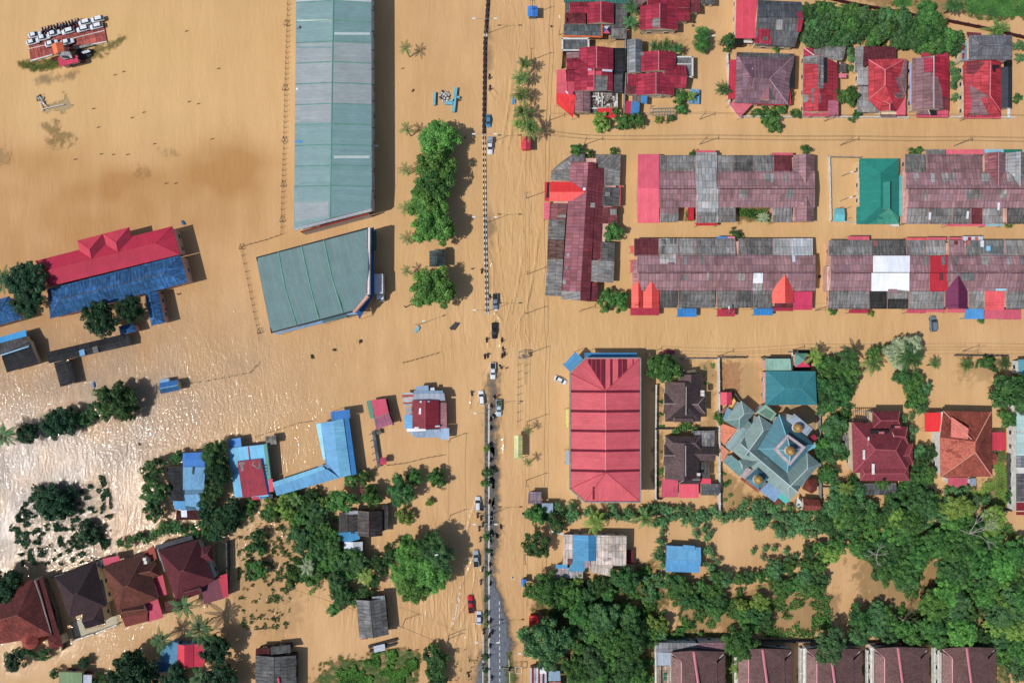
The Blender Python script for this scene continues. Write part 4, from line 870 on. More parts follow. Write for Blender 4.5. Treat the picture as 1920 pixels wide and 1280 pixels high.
for y in (203,209,215): b.box('beam',1241,y,1.75,7.6,.16,.16,plain((160,156,150)),.03)
for x,y in ((1218,204),(1264,204),(1218,216),(1264,216)): b.box('post',x,y,-1.2,.14,.14,2.9,GWALL)
b=B('platform','pale blue raised platform strewn with debris beside the crimson house','platform',1301,182,wall=BLUW)
b.flat([(1291,194),(1311,195),(1312,168),(1293,167)],1.2,me((90,164,210),.7),'deck',walls=True,win=False)
for i in range(12): b.box('debris',rng.uniform(1294,1309),rng.uniform(170,190),1.25,rng.uniform(.2,.8),rng.uniform(.15,.3),.15,rng.choice((WOOD,DARK,WWALL)),rng.uniform(0,3))
b=B('house','house with a pink metal roof and a grey sheet roof patched in crimson','house',1445,42)
b.flat([(1379,72),(1417,72),(1420,-18),(1381,-18)],4.2,me((216,62,84),.2),walls=True)
b.poly([(1419,34,5.0),(1415,84,3.6),(1490,88,3.6),(1507,34,5.0)],sh((110,112,116),.9),walls=False,zb=3.3); b.poly([(1419,34,5.0),(1507,34,5.0),(1503,4,4.0),(1421,0,4.0)],sh((84,90,98),.9),zb=3.5)
b.walls([(1415,84),(1490,88),(1505,34),(1503,4),(1421,0)],3.6)
zq=lambda x,y: float(np.interp(y,[2,34,88],[4.0,5.0,3.6]))
for q,m in (([(1413,80),(1446,84),(1447,70),(1414,70)],CS),([(1421,70),(1444,71),(1444,55),(1421,54)],CS),([(1493,60),(1501,60),(1507,36),(1496,36)],CS),([(1495,34),(1506,34),(1504,22),(1494,23)],CS),([(1429,80),(1439,80),(1440,67),(1431,67)],G_[2]),([(1455,56),(1467,56),(1467,37),(1456,37)],G_[4])): b.quadsheet(q,zq,m,off=.08)
b.box('water_tank',1383,81,1.5,2.2,2.2,1.6,plain((26,26,28)))
b.awning([(1391,80),(1411,81),(1411,77),(1391,76)],2.5,2.6,WWALL,'canopy')
b=B('house','large mauve hipped house with a little dormer and a red side awning','house',1435,147)
q=[(1478,195),(1490,103),(1382,100),(1378,192)]
MH=sh((128,98,110),.5)
b.prism('roof',[P(1378,193,3.7),P(1478,196,3.7),P(1490,104,3.7),P(1381,100,3.7),P(1443,148,5.8),P(1409,146,5.8)],[(0,1,4,5),(1,2,4),(2,3,5,4),(3,0,5)],[MH,sh((116,88,100),.6)],[0,0,1,0],3.5)
b.walls([(1378,193),(1478,196),(1490,104),(1381,100)],3.7)
for c in ((1478,196),(1490,104)): b.cap(P(c[0],c[1],3.72),P(1443,148,5.82),me((170,136,144)),.3)
b.cap(P(1381,147.5,3.75),P(1409,146,5.82),MR,.2); b.cap(P(1411,128,5.0),P(1410,165,5.0),me((230,190,196)),.3)
wedge(b,1424,1453,1442,162,186,187,4.3,5.2,me((150,92,100)),sh((110,112,116)))
b.poly([(1482,104,3.9),(1480,165,3.9),(1490,165,3.6),(1492,103,3.6)],BLK); b.poly([(1382,98,4),(1382,106,4.1),(1482,110,4.1),(1491,101,4)],G_[3])
b.awning([(1365,186),(1379,186),(1381,112),(1368,112)],2.9,3.3,me((198,34,62),.3)); b.awning([(1387,221),(1414,192),(1376,190),(1367,195)],2.6,3.2,me((222,104,118),.3))
b.awning([(1477,196),(1483,196),(1483,165),(1478,165)],3,3.1,me((196,26,50))); b.awning([(1414,196),(1473,198),(1473,194),(1414,192)],3.2,3.3,me((190,24,46)),'gutter_board',False)
RM=sh((186,56,68),.55); RM2=sh((162,38,58),.55)
b=B('house','narrow red and grey patched house with a pink front lean-to','house',1540,155)
b.poly([(1507,103,3.3),(1506,209,3.3),(1534,209,4.9),(1537,103,4.9)],RM,walls=False,zb=3.0); b.poly([(1537,103,4.9),(1534,209,4.9),(1572,209,3.3),(1570,118,3.3)],RM2,zb=3.0)
zq=lambda x,y: float(np.interp(x,[1507,1535,1572],[3.3,4.9,3.3]))
b.flat([(1506,218),(1572,218),(1572,209),(1506,209)],3.0,me((214,84,104),.4))
b.poly([(1524,92,3.5),(1527,110,4.0),(1580,112,4.0),(1586,96,3.4),(1575,88,3.4)],G_[0],walls=True); b.poly([(1543,73,2.9),(1543,92,3.3),(1586,92,3.3),(1586,73,2.9)],G_[2],walls=True)
b.walls([(1507,92),(1506,218),(1573,218),(1572,110)],3.0,.4)
for q,m in (([(1507,119),(1534,120),(1537,104),(1507,104)],G_[0]),([(1534,120),(1534,166),(1544,166),(1544,104),(1536,104)],G_[0]),([(1544,156),(1551,156),(1551,108),(1544,108)],BLK),([(1506,192),(1540,194),(1538,176),(1506,178)],G_[0]),([(1521,194),(1537,194),(1537,166),(1521,166)],G_[2]),([(1552,217),(1572,217),(1572,188),(1553,188)],me((206,110,130),.6)),([(1507,107),(1524,103),(1523,90),(1507,90)],CS),([(1573,136),(1587,136),(1586,118),(1577,116)],G_[3])): b.quadsheet(q,zq,m,off=.1)
b.flat([(1573,146),(1587,146),(1587,138),(1573,138)],2.9,me((220,110,130)))
b.cap(P(1508,90,4.0),P(1527,104,4.9),me((216,170,176)),.3)
b=B('house','bright red hipped house with a broad grey side roof and a pink lean-to','house',1655,165)
b.flat([(1607,210),(1648,211),(1650,165),(1612,161)],2.9,G_[1],walls=True); b.flat([(1603,135),(1621,135),(1619,86),(1604,88)],2.9,G_[1],walls=True); b.flat([(1608,160),(1631,160),(1630,127),(1610,127)],3.05,G_[4],walls=True)
b.flat([(1618,124),(1680,112),(1680,88),(1621,87)],3.2,sh((104,44,54),.7),walls=True)
b.prism('roof',[P(1629,112,3.6),P(1629,187,3.6),P(1651,209,3.6),P(1681,209,3.6),P(1698,180,3.6),P(1698,110,3.6),P(1660,131,5.4),P(1660,160,5.4)],[(0,1,7,6),(1,2,3,7),(3,4,7),(4,5,6,7),(5,0,6)],[sh((192,54,66),.5),sh((168,42,56),.5)],[0,0,1,1,0],3.3)
for c,r_ in (((1629,112),(1660,131)),((1629,187),(1660,160)),((1698,110),(1660,131))): b.cap(P(*c,3.62),P(*r_,5.42),me((226,120,124)),.26)
b.cap(P(1660,131,5.42),P(1660,160,5.42),me((226,120,124)),.3)
b.poly([(1661,145,5.2),(1681,184,4.3),(1697,184,3.7),(1687,145,4.2)],sh((132,98,104)),'roof_panel'); b.poly([(1697,110,3.8),(1687,145,4.2),(1699,184,3.7),(1701,112,3.5)],MAV2,'roof_panel')
b.gable(rv(1651,186,1680,209),3.7,4.6,CS2,RM,ends=(0,.8),walls=False,cap=me((220,130,136)))
b.flat([(1681,217),(1698,217),(1698,184),(1681,184)],3.3,me((222,84,108),.3),walls=True); b.flat([(1651,219),(1680,219),(1680,210),(1651,210)],3.1,MAV2)
b.walls([(1629,112),(1651,217),(1698,217),(1698,112)],3.3)
b=B('house','gabled house with mauve left slope, crimson right slope and pale ridge','house',1744,165)
b.gable(rv(1711,109,1779,207),3.6,5.2,sh((166,22,52),.5),MAV2,cap=me((190,186,190)))
zq=lambda x,y: float(np.interp(x,[1711,1750,1779],[3.6,5.2,3.6]))
b.flat([(1727,112),(1778,112),(1778,99),(1728,99)],3.3,CS,walls=True)
for q,m in (([(1733,135),(1749,135),(1749,109),(1733,109)],CS),([(1751,207),(1769,207),(1766,168),(1758,144),(1751,144)],MAV2),([(1768,205),(1778,205),(1778,182),(1766,182)],ME)): b.quadsheet(q,zq,m,off=.1)
b.poly([(1718,190,3.9),(1718,214,3.4),(1757,216,3.4),(1755,188,4.6)],MAV2); b.poly([(1741,204,4.2),(1745,216,3.9),(1757,216,3.8),(1755,203,4.2)],DARK,'dormer')
b.flat([(1718,220),(1778,220),(1778,206),(1718,214)],2.9,me((214,76,100),.3)); b.flat([(1706,195),(1709,195),(1709,118),(1706,118)],3.2,me((170,170,224)),'gutter_sheet')
b=B('house','red hipped house under a wide slate-grey roof with a black strip beside it','house',1850,150)
b.poly([(1805,122,3.2),(1806,160,3.2),(1826,160,3.6),(1826,122,3.6)],RM,walls=False)
b.prism('roof',[P(1808,219,3.5),P(1877,219,3.5),P(1877,114,3.5),P(1808,114,3.5),P(1858,112,5.3),P(1857,180,5.3)],[(0,1,5),(1,2,4,5),(3,0,5,4)],[RM,sh((178,32,54),.5)],[0,1,0],3.3,)
b.walls([(1808,219),(1877,219),(1877,112),(1808,112)],3.5)
zq=lambda x,y: float(np.interp(x,[1808,1858,1877],[3.5,5.3,3.5]))
for q,m in (([(1812,138),(1826,140),(1848,116),(1813,115)],ME),([(1818,215),(1855,216),(1838,184),(1824,184)],MAV2),([(1820,184),(1838,184),(1855,182),(1822,161),(1817,162)],MAV2),([(1862,135),(1867,135),(1867,128),(1874,128),(1874,122),(1860,122)],DARK)): b.quadsheet(q,zq,m,off=.1)
b.cap(P(1858,114,5.34),P(1857,180,5.34),me((200,110,116)),.3); b.cap(P(1857,180,5.34),P(1876,208,3.6),me((226,110,116)),.3)
b.flat([(1808,222),(1876,222),(1876,218),(1808,218)],3.1,me((216,80,104)))
b.hip([(1817,112),(1898,112),(1898,66),(1817,66)],6.0,6.9,sh((104,106,114),.5),sh((108,110,118),.5),cap=sh((96,98,106)))
b.flat([(1802,114),(1816,114),(1816,80),(1805,82)],4.4,me((128,158,186),.6),walls=True); b.quadsheet([(1804,95),(1809,95),(1809,82),(1804,84)],lambda x,y:4.5,CS); b.quadsheet([(1804,111),(1808,111),(1809,99),(1805,99)],lambda x,y:4.5,CS)
b.gable(rv(1878,126,1898,203),3.2,3.7,me((46,48,56),.3),me((58,62,72),.3)); b.flat([(1889,221),(1894,221),(1894,203),(1889,203)],2.6,me((196,206,220)),'canopy')
b.flat([(1813,66),(1840,66),(1840,62),(1813,60)],4.0,ME); b.box('water_tank',1887,122,2.8,1.6,1.6,1.3,plain((24,24,28)))
# ================================================================= twin brown hipped houses
def tilehouse(b):
    pass
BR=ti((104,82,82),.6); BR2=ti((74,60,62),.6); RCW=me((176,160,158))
b=B('house','dark brown hipped house with open yard and white ridge lines, nearer the side road','house',1285,745)
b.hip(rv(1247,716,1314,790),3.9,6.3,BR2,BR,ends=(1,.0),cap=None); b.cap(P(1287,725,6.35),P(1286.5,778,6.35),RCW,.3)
b.gable(rv(1272,702,1315,722),3.9,5.4,BR2,BR,ends=(0,0),walls=True)
b.hip([(1243,775),(1266,775),(1266,737),(1245,737)],4.0,5.1,BR,BR2,ends=(-.01,0),cap=RCW,walls=False); b.hip([(1303,773),(1322,775),(1322,742),(1303,742)],4.0,5.2,BR,BR2,ends=(-1,1),cap=RCW,walls=False)
b.gable([(1263,791),(1304,791),(1304,776),(1263,776)],3.95,4.9,BR,BR2,ends=(0,1),walls=False)
b.poly([(1278,696,3.0),(1279,704,3.1),(1305,702,3.1),(1304,692,3.0)],plain((110,100,84)),'porch_roof'); b.box('water_tank',1316,739,4.9,.9,.9,1.0,WWALL); b.box('water_tank',1316,734,4.9,.9,.9,1.0,WWALL)
b=B('house','dark brown hipped house with pink carports and grey sheet roofs crowding its right side','house',1290,860)
b.hip(rv(1247,829,1312,898),3.9,6.3,BR2,BR,ends=(0,0),cap=None); b.cap(P(1286,835,6.35),P(1286,892,6.35),RCW,.3)
b.hip([(1248,842),(1314,842),(1314,817),(1248,817)],3.95,5.2,BR,BR2,walls=True,cap=me((120,104,104)))
b.hip([(1243,872),(1266,872),(1266,833),(1245,833)],4.0,5.1,BR,BR2,ends=(-.01,0),cap=RCW,walls=False)
b.hip([(1303,863),(1341,864),(1341,838),(1304,838)],3.7,4.7,BR,BR2,ends=(-.5,0),cap=me((120,104,104)),walls=True)
b.hip([(1270,907),(1311,907),(1311,888),(1278,888)],3.95,5.0,BR2,BR,ends=(.9,0),walls=False,cap=RCW)
b.flat([(1310,838),(1340,838),(1340,807),(1298,807)],3.2,sh((138,140,140),1.1),walls=True); b.flat([(1312,896),(1331,896),(1331,865),(1312,865)],3.1,sh((84,82,80),.9),walls=True)
b.awning([(1240,932),(1271,932),(1271,899),(1241,898)],2.9,3.3,me((206,74,98),.4)); b.awning([(1273,933),(1310,933),(1310,906),(1273,906)],2.9,3.3,me((226,78,98),.15)); b.awning([(1313,907),(1333,908),(1333,897),(1313,896)],2.9,3,me((220,60,84)))
b.gable([(1314,928),(1348,928),(1348,907),(1314,906)],2.9,3.4,sh((92,96,98),.8),sh((104,108,110),.8)); b.box('water_tank',1309,888,4.6,.8,.8,.9,WWALL)
# ================================================================= prayer hall compound
b=B('prayer_hall','pale green and teal mosque turned at an angle with three golden domes','mosque',1445,850,wall=WWALL)
PG=me((128,152,148),.3); PG2=me((106,132,130),.3); TE=me((74,126,140),.35); TE2=me((52,94,110),.35); LG=me((164,180,186),.3); GOLD=plain((176,138,80),.5,.2,.4,.15); PKT=plain((188,170,174),.7)
def four(ze,zr,pts,m1,m2,ends=(0,0),cap=None,walls=True,win=True): b.gable(pts,ze,zr,m1,m2,ends=ends,cap=cap,walls=walls,win=win)
CP=me((190,206,204))
four(5.2,7.6,[(1371,843),(1423,778),(1456,801),(1416,858)][0:0] or [(1415,858),(1453,799),(1423,778),(1371,843)],PG2,PG,(0,.9),CP)
four(5.2,7.4,[(1372,845),(1481,936),(1508,905),(1415,847)][0:0] or [(1371,843),(1481,937),(1500,902),(1397,816)],PG,PG2,(0,0),CP)
four(5.2,7.4,[(1481,937),(1538,869),(1513,847),(1466,885)],PG,PG2,(0,.9),CP)
# roof behind the lower dome
four(5.4,6.9,[(1392,880),(1442,862),(1432,852),(1386,862)],PG2,PG2,(0,0),walls=False)
# NW lodge and flat links
four(5.0,6.6,[(1386,806),(1416,773),(1390,751),(1357,788)],PG2,PG,(1,1),CP)
b.flat([(1418,773),(1447,789),(1456,775),(1435,757)],4.6,me((134,172,150),.3),walls=True); b.flat([(1424,773),(1443,786),(1451,775),(1436,766)],4.75,me((96,130,112)))
b.flat([(1361,838),(1372,846),(1408,800),(1397,790)],4.2,me((138,168,170),.3),walls=True); b.flat([(1385,797),(1400,805),(1410,795),(1398,784)],4.7,PG2,walls=True)
b.flat([(1350,792),(1382,804),(1357,834),(1350,824)],1.5,plain((226,140,112),.8),'terrace',walls=True,win=False); b.flat([(1350,832),(1367,846),(1355,864),(1350,866)],1.5,plain((226,150,120),.8),'terrace',walls=True,win=False)
b.flat([(1357,866),(1386,893),(1400,876),(1370,852)],4.0,me((110,156,156),.5),walls=True); b.flat([(1389,893),(1396,897),(1409,880),(1401,875)],4.3,PKT,'terrace',walls=True)
b.flat([(1424,920),(1453,941),(1466,922),(1441,903)],4.2,me((124,160,196),.3),walls=True); b.flat([(1458,932),(1473,944),(1482,938),(1464,922)],4.1,me((76,184,176),.3),walls=True); b.flat([(1450,942),(1458,948),(1466,940),(1458,933)],3.2,sh((130,70,56)))
b.flat([(1355,786),(1366,790),(1374,770),(1364,764)],3.6,me((120,160,190),.3),walls=True)
# central stepped pyramid
q=[(1476,886),(1528,833),(1461,776),(1421,841)]
A,C_,D_,E_=[P(x,y,6.4) for x,y in q]; ap=P(1482,840,9.6)
b.prism('central_roof',[A,C_,D_,E_,ap],[(0,1,4),(1,2,4),(2,3,4),(3,0,4)],[TE,TE2,TE,me((84,136,148),.35)],[2,1,0,3],6.2); b.walls(q,6.4,.7,win=False)
for c in q: b.cap(P(*c,6.42),ap,me((120,190,206)),.25)
q2=[(1481,873),(1511,838),(1477,814),(1450,842)]
b.flat(q2,9.4,PKT,'drum_terrace',walls=True,win=False)
q3=[(1481,866),(1502,840),(1477,821),(1458,843)]
A,C_,D_,E_=[P(x,y,9.8) for x,y in q3]; ap=P(1482,844,11.2)
b.prism('upper_roof',[A,C_,D_,E_,ap],[(0,1,4),(1,2,4),(2,3,4),(3,0,4)],[TE,TE2,TE,me((84,136,148),.35)],[2,1,0,3],9.3)
for c in q3: b.cap(P(*c,9.82),ap,me((190,206,210)),.22)
def dome(px,py,z,r):
    c=P(px,py,z); vs=[];fs=[];n=24;k=10
    pr=[(r*math.cos(t)*1.0,r*math.sin(t)*1.05) for t in [math.pi/2*i/k for i in range(k)]]
    pr=[(r*.92,-r*.35)]+pr
    for rad,h in pr:
        for i in range(n): a=2*math.pi*i/n; vs.append((c.x+rad*math.cos(a),c.y+rad*math.sin(a),z+h))
    for j in range(len(pr)-1):
        for i in range(n): fs.append((j*n+i,j*n+(i+1)%n,(j+1)*n+(i+1)%n,(j+1)*n+i))
    vs.append((c.x,c.y,z+r*1.12)); t=len(vs)-1; j=len(pr)-1
    for i in range(n): fs.append((j*n+i,j*n+(i+1)%n,t))
    o=mesh_obj('dome',vs,fs,GOLD,None,b.root,uv=False,smooth=True)
    vs=[];fs=[]; tube(vs,fs,(c.x,c.y,z+r),(c.x,c.y,z+r*1.9),.12,.03,8); f=mesh_obj('finial',vs,fs,GOLD,None,b.root,uv=False); f.parent=o
    vs=[];fs=[]; tube(vs,fs,(c.x,c.y,z-1.0),(c.x,c.y,z-.2),r*1.02,r*1.02,20); mesh_obj('drum',vs,fs,WWALL,None,b.root,uv=False)
dome(1482,845,11.4,1.35)
b.flat([(1487,804),(1513,816),(1525,804),(1489,775)][0:0] or [(1478,790),(1513,817),(1524,804),(1489,775)],9.2,me((160,174,190),.5),'tower_roof',walls=True)
dome(1496,802,10.2,1.35)
q4=[(1422,917),(1441,896),(1421,877),(1398,898)]
A,C_,D_,E_=[P(x,y,6.6) for x,y in q4]; ap=P(1422,899,7.6)
b.prism('tower_roof',[A,C_,D_,E_,ap],[(0,1,4),(1,2,4),(2,3,4),(3,0,4)],[TE,TE2],[0,1,1,0],6.4); b.walls(q4,6.6,.2,win=True)
dome(1422,899,8.0,1.32)
b.flat([(1388,898),(1422,924),(1426,918),(1394,892)],3.0,sh((150,90,70),.6),'terrace',walls=True)
b.box('annexe_roof',1524,821,4.5,2.0,1.6,.3,me((150,30,60)),.6); b.flat([(1500,852),(1530,838),(1527,831),(1516,842)],6.6,me((104,180,200)))
b=B('pavilion','teal hipped hall with a pale green flat strip along its top, beside the angled mosque','hall',1484,725,wall=PWALL)
b.hip([(1435,759),(1532,759),(1529,696),(1436,695)],5.0,6.6,me((38,120,130),.25),me((46,126,134),.25),cap=me((70,150,160)))
b.flat([(1436,694),(1484,694),(1482,672),(1435,672)],4.4,me((136,178,160),.3),walls=True); b.flat([(1432,752),(1435,752),(1436,698),(1432,698)],4.2,PWALL,'side_strip')
b=B('kiosk','small square pyramid roof in green and crimson inside a dark sunken frame','kiosk',1505,674)
A,C_,D_,E_=[P(x,y,4) for x,y in ((1491,688),(1519,688),(1516,662),(1491,662))]; ap=P(1508,675,5.2)
b.prism('roof',[A,C_,D_,E_,ap],[(0,1,4),(1,2,4),(2,3,4),(3,0,4)],[me((214,50,90)),me((84,140,130)),me((150,40,60))],[0,2,1,1],3.8); b.walls([(1491,688),(1519,688),(1516,662),(1491,662)],4,.4)
b.flat([(1486,694),(1520,694),(1520,657),(1486,657)],1.0,DARK,'deck',walls=True,win=False); b.flat([(1484,694),(1487,694),(1487,657),(1484,657)],1.7,WWALL,'parapet')
b=B('hut','small crimson gabled hut in the corner of the mosque yard','hut',1362,747)
b.gable(rv(1351,735,1372,759),2.9,3.5,me((210,58,84)),me((220,74,96)))
b=B('shed','loose rusty sheets leaning over a lean-to behind the crimson hut','shed',1360,768,wall=TIMB)
b.poly([(1350,772,2.0),(1357,780,2.0),(1367,768,2.6),(1362,762,2.6)],sh((160,120,96),1.0),walls=True); b.poly([(1364,764,2.4),(1370,768,2.4),(1380,752,2.8),(1376,746,2.8)],me((226,170,80)))
for lab,q in (('rust-red tiled hexagonal shed tucked at the lower right of the mosque',[(1504,916),(1522,925),(1532,918),(1532,898),(1512,898)]),):
    b=B('shed',lab,'shed',1518,910); ap=P(1519,909,4.3)
    V=[P(x,y,3.0) for x,y in q]+[ap]; b.prism('roof',V,[(i,(i+1)%5,5) for i in range(5)],[ti((128,60,46),.7)],[0]*5,2.85); b.walls(q,3.0,.3,win=False)
b=B('shed','rust-red tiled gabled shed with a white lean-to, lowest beside the mosque','shed',1520,946)
b.gable([(1504,956),(1537,957),(1537,937),(1505,934)],3.0,3.8,ti((150,72,58),.7),ti((120,56,46),.7)); b.flat([(1493,948),(1503,956),(1504,942),(1495,931)],2.4,me((206,210,214)),'lean_to')
# ================================================================= two villas on the right
b=B('villa','crimson tiled villa with many hips and small white skylights','villa',1655,838,wall=CREAM)
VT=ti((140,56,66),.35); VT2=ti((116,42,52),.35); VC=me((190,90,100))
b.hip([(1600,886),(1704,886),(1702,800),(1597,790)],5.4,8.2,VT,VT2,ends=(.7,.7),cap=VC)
b.hip([(1636,803),(1689,803),(1687,771),(1636,771)],5.5,7.2,VT2,VT2,ends=(.6,.6),cap=VC)
b.hip([(1613,901),(1705,901),(1704,870),(1613,872)],5.3,6.6,VT,VT,ends=(.3,.9),cap=VC)
b.hip([(1688,872),(1712,870),(1712,832),(1689,834)],5.3,6.5,VT2,VT,ends=(-.5,.6),cap=VC,walls=True); b.hip([(1672,829),(1703,833),(1702,803),(1670,802)],5.45,7.0,VT,VT2,ends=(0,.8),cap=VC)
for x,y,w_,h_ in ((1618,843,4,18),(1627,819,3,16),(1635,869,5,20)): b.flat([(x,y+h_),(x+w_,y+h_),(x+w_,y),(x,y)],7.3,plain((230,226,224)),'skylight')
for x,y,w_,h_ in ((1632,806,34,7),(1624,832,6,8),(1670,798,9,5),(1655,898,6,4)): b.flat([(x,y+h_),(x+w_,y+h_),(x+w_,y),(x,y)],7.0,DARK,'roof_gap')
b.flat([(1648,813),(1658,813),(1658,809),(1648,809)],7.2,VC,'vent'); b.flat([(1678,802),(1688,802),(1688,798),(1678,798)],7.2,VC,'vent')
b=B('carport','grey sheet carport below the crimson tiled villa','carport',1648,917,wall=GWALL)
b.gable([(1617,927),(1679,928),(1680,905),(1617,906)],2.9,3.3,sh((92,96,98),.9),sh((110,114,116),.9),walls=True)
b=B('pergola','slatted grey pergola at the upper left corner of the crimson villa','pergola',1615,782,wall=GWALL)
for i in range(10): b.box('slat',1600+3.9*i,778,2.6,.12,3.2,.12,plain((110,104,100)))
b.box('beam',1617,787,2.7,6.2,.2,.2,GWALL); b.box('beam',1617,771,2.7,6.2,.2,.2,GWALL)
for x in (1599,1634): b.box('post',x,788,-1,.18,.18,3.6,GWALL); b.box('post',x,770,-1,.18,.18,3.6,GWALL)
b=B('lean_to','grey plank lean-to against the left wall of the crimson villa','shed',1591,829,wall=GWALL)
b.flat([(1585,845),(1598,848),(1598,814),(1584,813)],2.4,sh((130,130,130),.9),walls=True)
b=B('villa','orange tiled hipped villa with a patched roof and a bright red awning','villa',1815,835,wall=WWALL)
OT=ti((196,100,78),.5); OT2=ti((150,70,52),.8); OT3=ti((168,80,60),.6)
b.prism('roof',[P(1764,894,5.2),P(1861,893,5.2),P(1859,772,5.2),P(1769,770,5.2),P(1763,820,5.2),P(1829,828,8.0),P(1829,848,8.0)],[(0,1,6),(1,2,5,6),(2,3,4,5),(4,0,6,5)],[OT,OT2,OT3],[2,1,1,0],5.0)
for c,r_ in (((1764,894),(1829,848)),((1861,893),(1829,848)),((1859,772),(1829,828)),((1769,770),(1822,823))): b.cap(P(*c,5.25),P(*r_,8.05),me((206,140,120)),.3)
zq=lambda x,y: 5.2+2.8*max(0,min(1,(x-1764)/65))
b.quadsheet([(1783,819),(1815,823),(1816,803),(1784,781)],zq,ti((214,112,96),.3),off=.14)
for x,y in ((1775,842),(1786,846),(1784,826),(1798,823),(1791,852)): b.quadsheet([(x,y+6),(x+11,y+6),(x+11,y),(x,y)],zq,OT3,off=.14)
b.cap(P(1836,772,5.3),P(1836,800,7.0),OT2,.5)
b.walls([(1764,894),(1861,893),(1859,772),(1769,770),(1763,820)],5.2,.6)
b.flat([(1765,811),(1773,815),(1773,773),(1765,772)],4.6,me((226,222,206)),'parapet'); b.awning([(1734,809),(1765,809),(1764,773),(1734,773)],3.6,3.9,me((230,22,28),.12))
b.flat([(1860,844),(1887,844),(1886,810),(1861,810)],3.6,me((204,46,66),.25),walls=True); b.flat([(1778,909),(1813,909),(1815,895),(1778,895)],3.4,me((200,80,100),.3),walls=True); b.flat([(1790,913),(1798,913),(1798,909),(1790,909)],3.3,me((200,80,100)))
b.gable([(1856,870),(1868,871),(1868,850),(1860,852)],3.4,3.9,OT3,OT2,walls=True); b.flat([(1819,910),(1830,910),(1830,896),(1820,896)],2.2,me((150,170,196),.8),walls=True,win=False)
b=B('house','pale green metal-roofed building with dark red end, beside the orange villa','house',1915,850,wall=WWALL)
for y0,y1,m in ((741,772,sh((140,142,148))),(773,809,me((164,194,190),.3)),(811,854,me((170,200,196),.3)),(855,876,sh((132,136,142))),(888,940,sh((104,104,108),.9)),(942,957,me((130,24,40))),(959,965,me((140,28,44)))):
    b.poly([(1906,y0,4.2),(1906,y1,4.2),(1990,y1,4.8),(1990,y0,4.8)],m)
b.walls([(1906,745),(1906,960),(1990,960),(1990,745)],4.1,.3)
b=B('house','teal roofed corner of a house at the right edge beside the side road','house',1925,690,wall=WWALL)
b.poly([(1909,674,3.6),(1911,703,3.6),(1990,703,4.2),(1990,670,4.2)],me((86,160,176),.3),walls=True); b.poly([(1905,703,3.2),(1921,716,3.2),(1990,716,3.4),(1990,703,3.4)],sh((120,124,130)))
# ================================================================= bottom left tiled houses
def qcap(b,l,m=None,w=.26):
    for a,c in l: b.cap(P(*a),P(*c),m or me((120,84,80)),w)
T1_=ti((104,48,40),.7); T2_=ti((150,72,54),.7)
b=B('house','weathered rust-red tiled house with a conical turret, at the left edge','house',50,1150,wall=CREAM)
b.hip([(-30,1212),(98,1190),(62,1085),(-30,1120)],4.6,7.0,ti((146,62,50),.9),ti((104,40,38),.9),ends=(.4,.8),cap=me((150,92,84)))
b.poly([(64,1091,4.4),(95,1188,4.4),(118,1211,4.0),(80,1081,4.0)],ti((96,34,36),.7),walls=False); b.hip([(93,1216),(118,1211),(112,1192),(88,1194)],3.8,4.6,ti((120,44,46),.7),cap=me((150,92,84)))
b.poly([(24,1098,4.9),(62,1089,4.9),(64,1086,4.5),(23,1095,4.5)],T1_); qcap(b,(((65,1088,4.9),(76,1119,4.7)),((76,1119,4.7),(96,1188,4.6))),me((170,160,156)),.4)
c=P(56,1201,4.6); vs=[(c.x,c.y,6.4)];fs=[];n=14
for z in (4.6,4.3,-1): 
    for i in range(n): a=2*math.pi*i/n; r_=2.5 if z>4 else 2.1; vs.append((c.x+r_*math.cos(a),c.y+r_*math.sin(a),z))
for i in range(n): fs+= [(0,1+i,1+(i+1)%n),(1+i,1+n+i,1+n+(i+1)%n,1+(i+1)%n),(1+n+i,1+2*n+i,1+2*n+(i+1)%n,1+n+(i+1)%n)]
mesh_obj('turret',vs,fs,ti((166,72,58),.6),None,b.root)
b=B('house','near-black brown tiled house beside a pale concrete yard','house',150,1115,wall=CREAM)
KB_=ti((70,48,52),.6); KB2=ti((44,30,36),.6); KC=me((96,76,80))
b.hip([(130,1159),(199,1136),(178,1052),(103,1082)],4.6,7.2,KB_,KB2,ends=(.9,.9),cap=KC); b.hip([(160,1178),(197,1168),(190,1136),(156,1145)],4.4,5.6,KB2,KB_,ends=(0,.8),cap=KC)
b.flat([(182,1060),(191,1066),(190,1050),(185,1047)],3.4,GWALL,'canopy'); b.flat([(190,1122),(202,1133),(192,1086),(184,1086)],3.6,me((150,150,152),.8),'canopy')
b=B('house','brown-orange tiled house with two pink sheet carports','house',250,1110,wall=CREAM)
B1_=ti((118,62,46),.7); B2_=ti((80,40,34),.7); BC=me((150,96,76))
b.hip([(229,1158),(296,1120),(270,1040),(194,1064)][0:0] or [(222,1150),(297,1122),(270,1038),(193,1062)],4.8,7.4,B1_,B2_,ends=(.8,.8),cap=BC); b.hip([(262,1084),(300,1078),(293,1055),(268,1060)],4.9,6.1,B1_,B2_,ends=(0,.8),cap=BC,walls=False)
b.hip([(226,1158),(277,1148),(270,1130),(226,1132)],4.5,5.6,B1_,ti((70,34,32),.6),ends=(.6,0),cap=BC,walls=False); b.poly([(228,1157,3.9),(235,1175,3.6),(277,1164,3.6),(276,1147,3.9)],ti((128,54,44),.5),walls=True)
b.awning([(277,1166),(306,1157),(295,1119),(271,1128)],3.2,3.6,me((200,58,90),.4)); b.awning([(294,1118),(313,1114),(305,1077),(286,1084)],3.4,3.6,me((200,54,80),.3)); b.awning([(195,1060),(225,1053),(223,1041),(192,1047)],3.2,3.3,me((196,56,90),.3))
b.flat([(268,1037),(290,1050),(294,1046),(288,1021)],3.8,me((156,52,36),.4)); b.box('water_tank',274,1046,4.5,.9,.9,1,WWALL); b.box('water_tank',276,1052,4.5,.9,.9,1,WWALL)
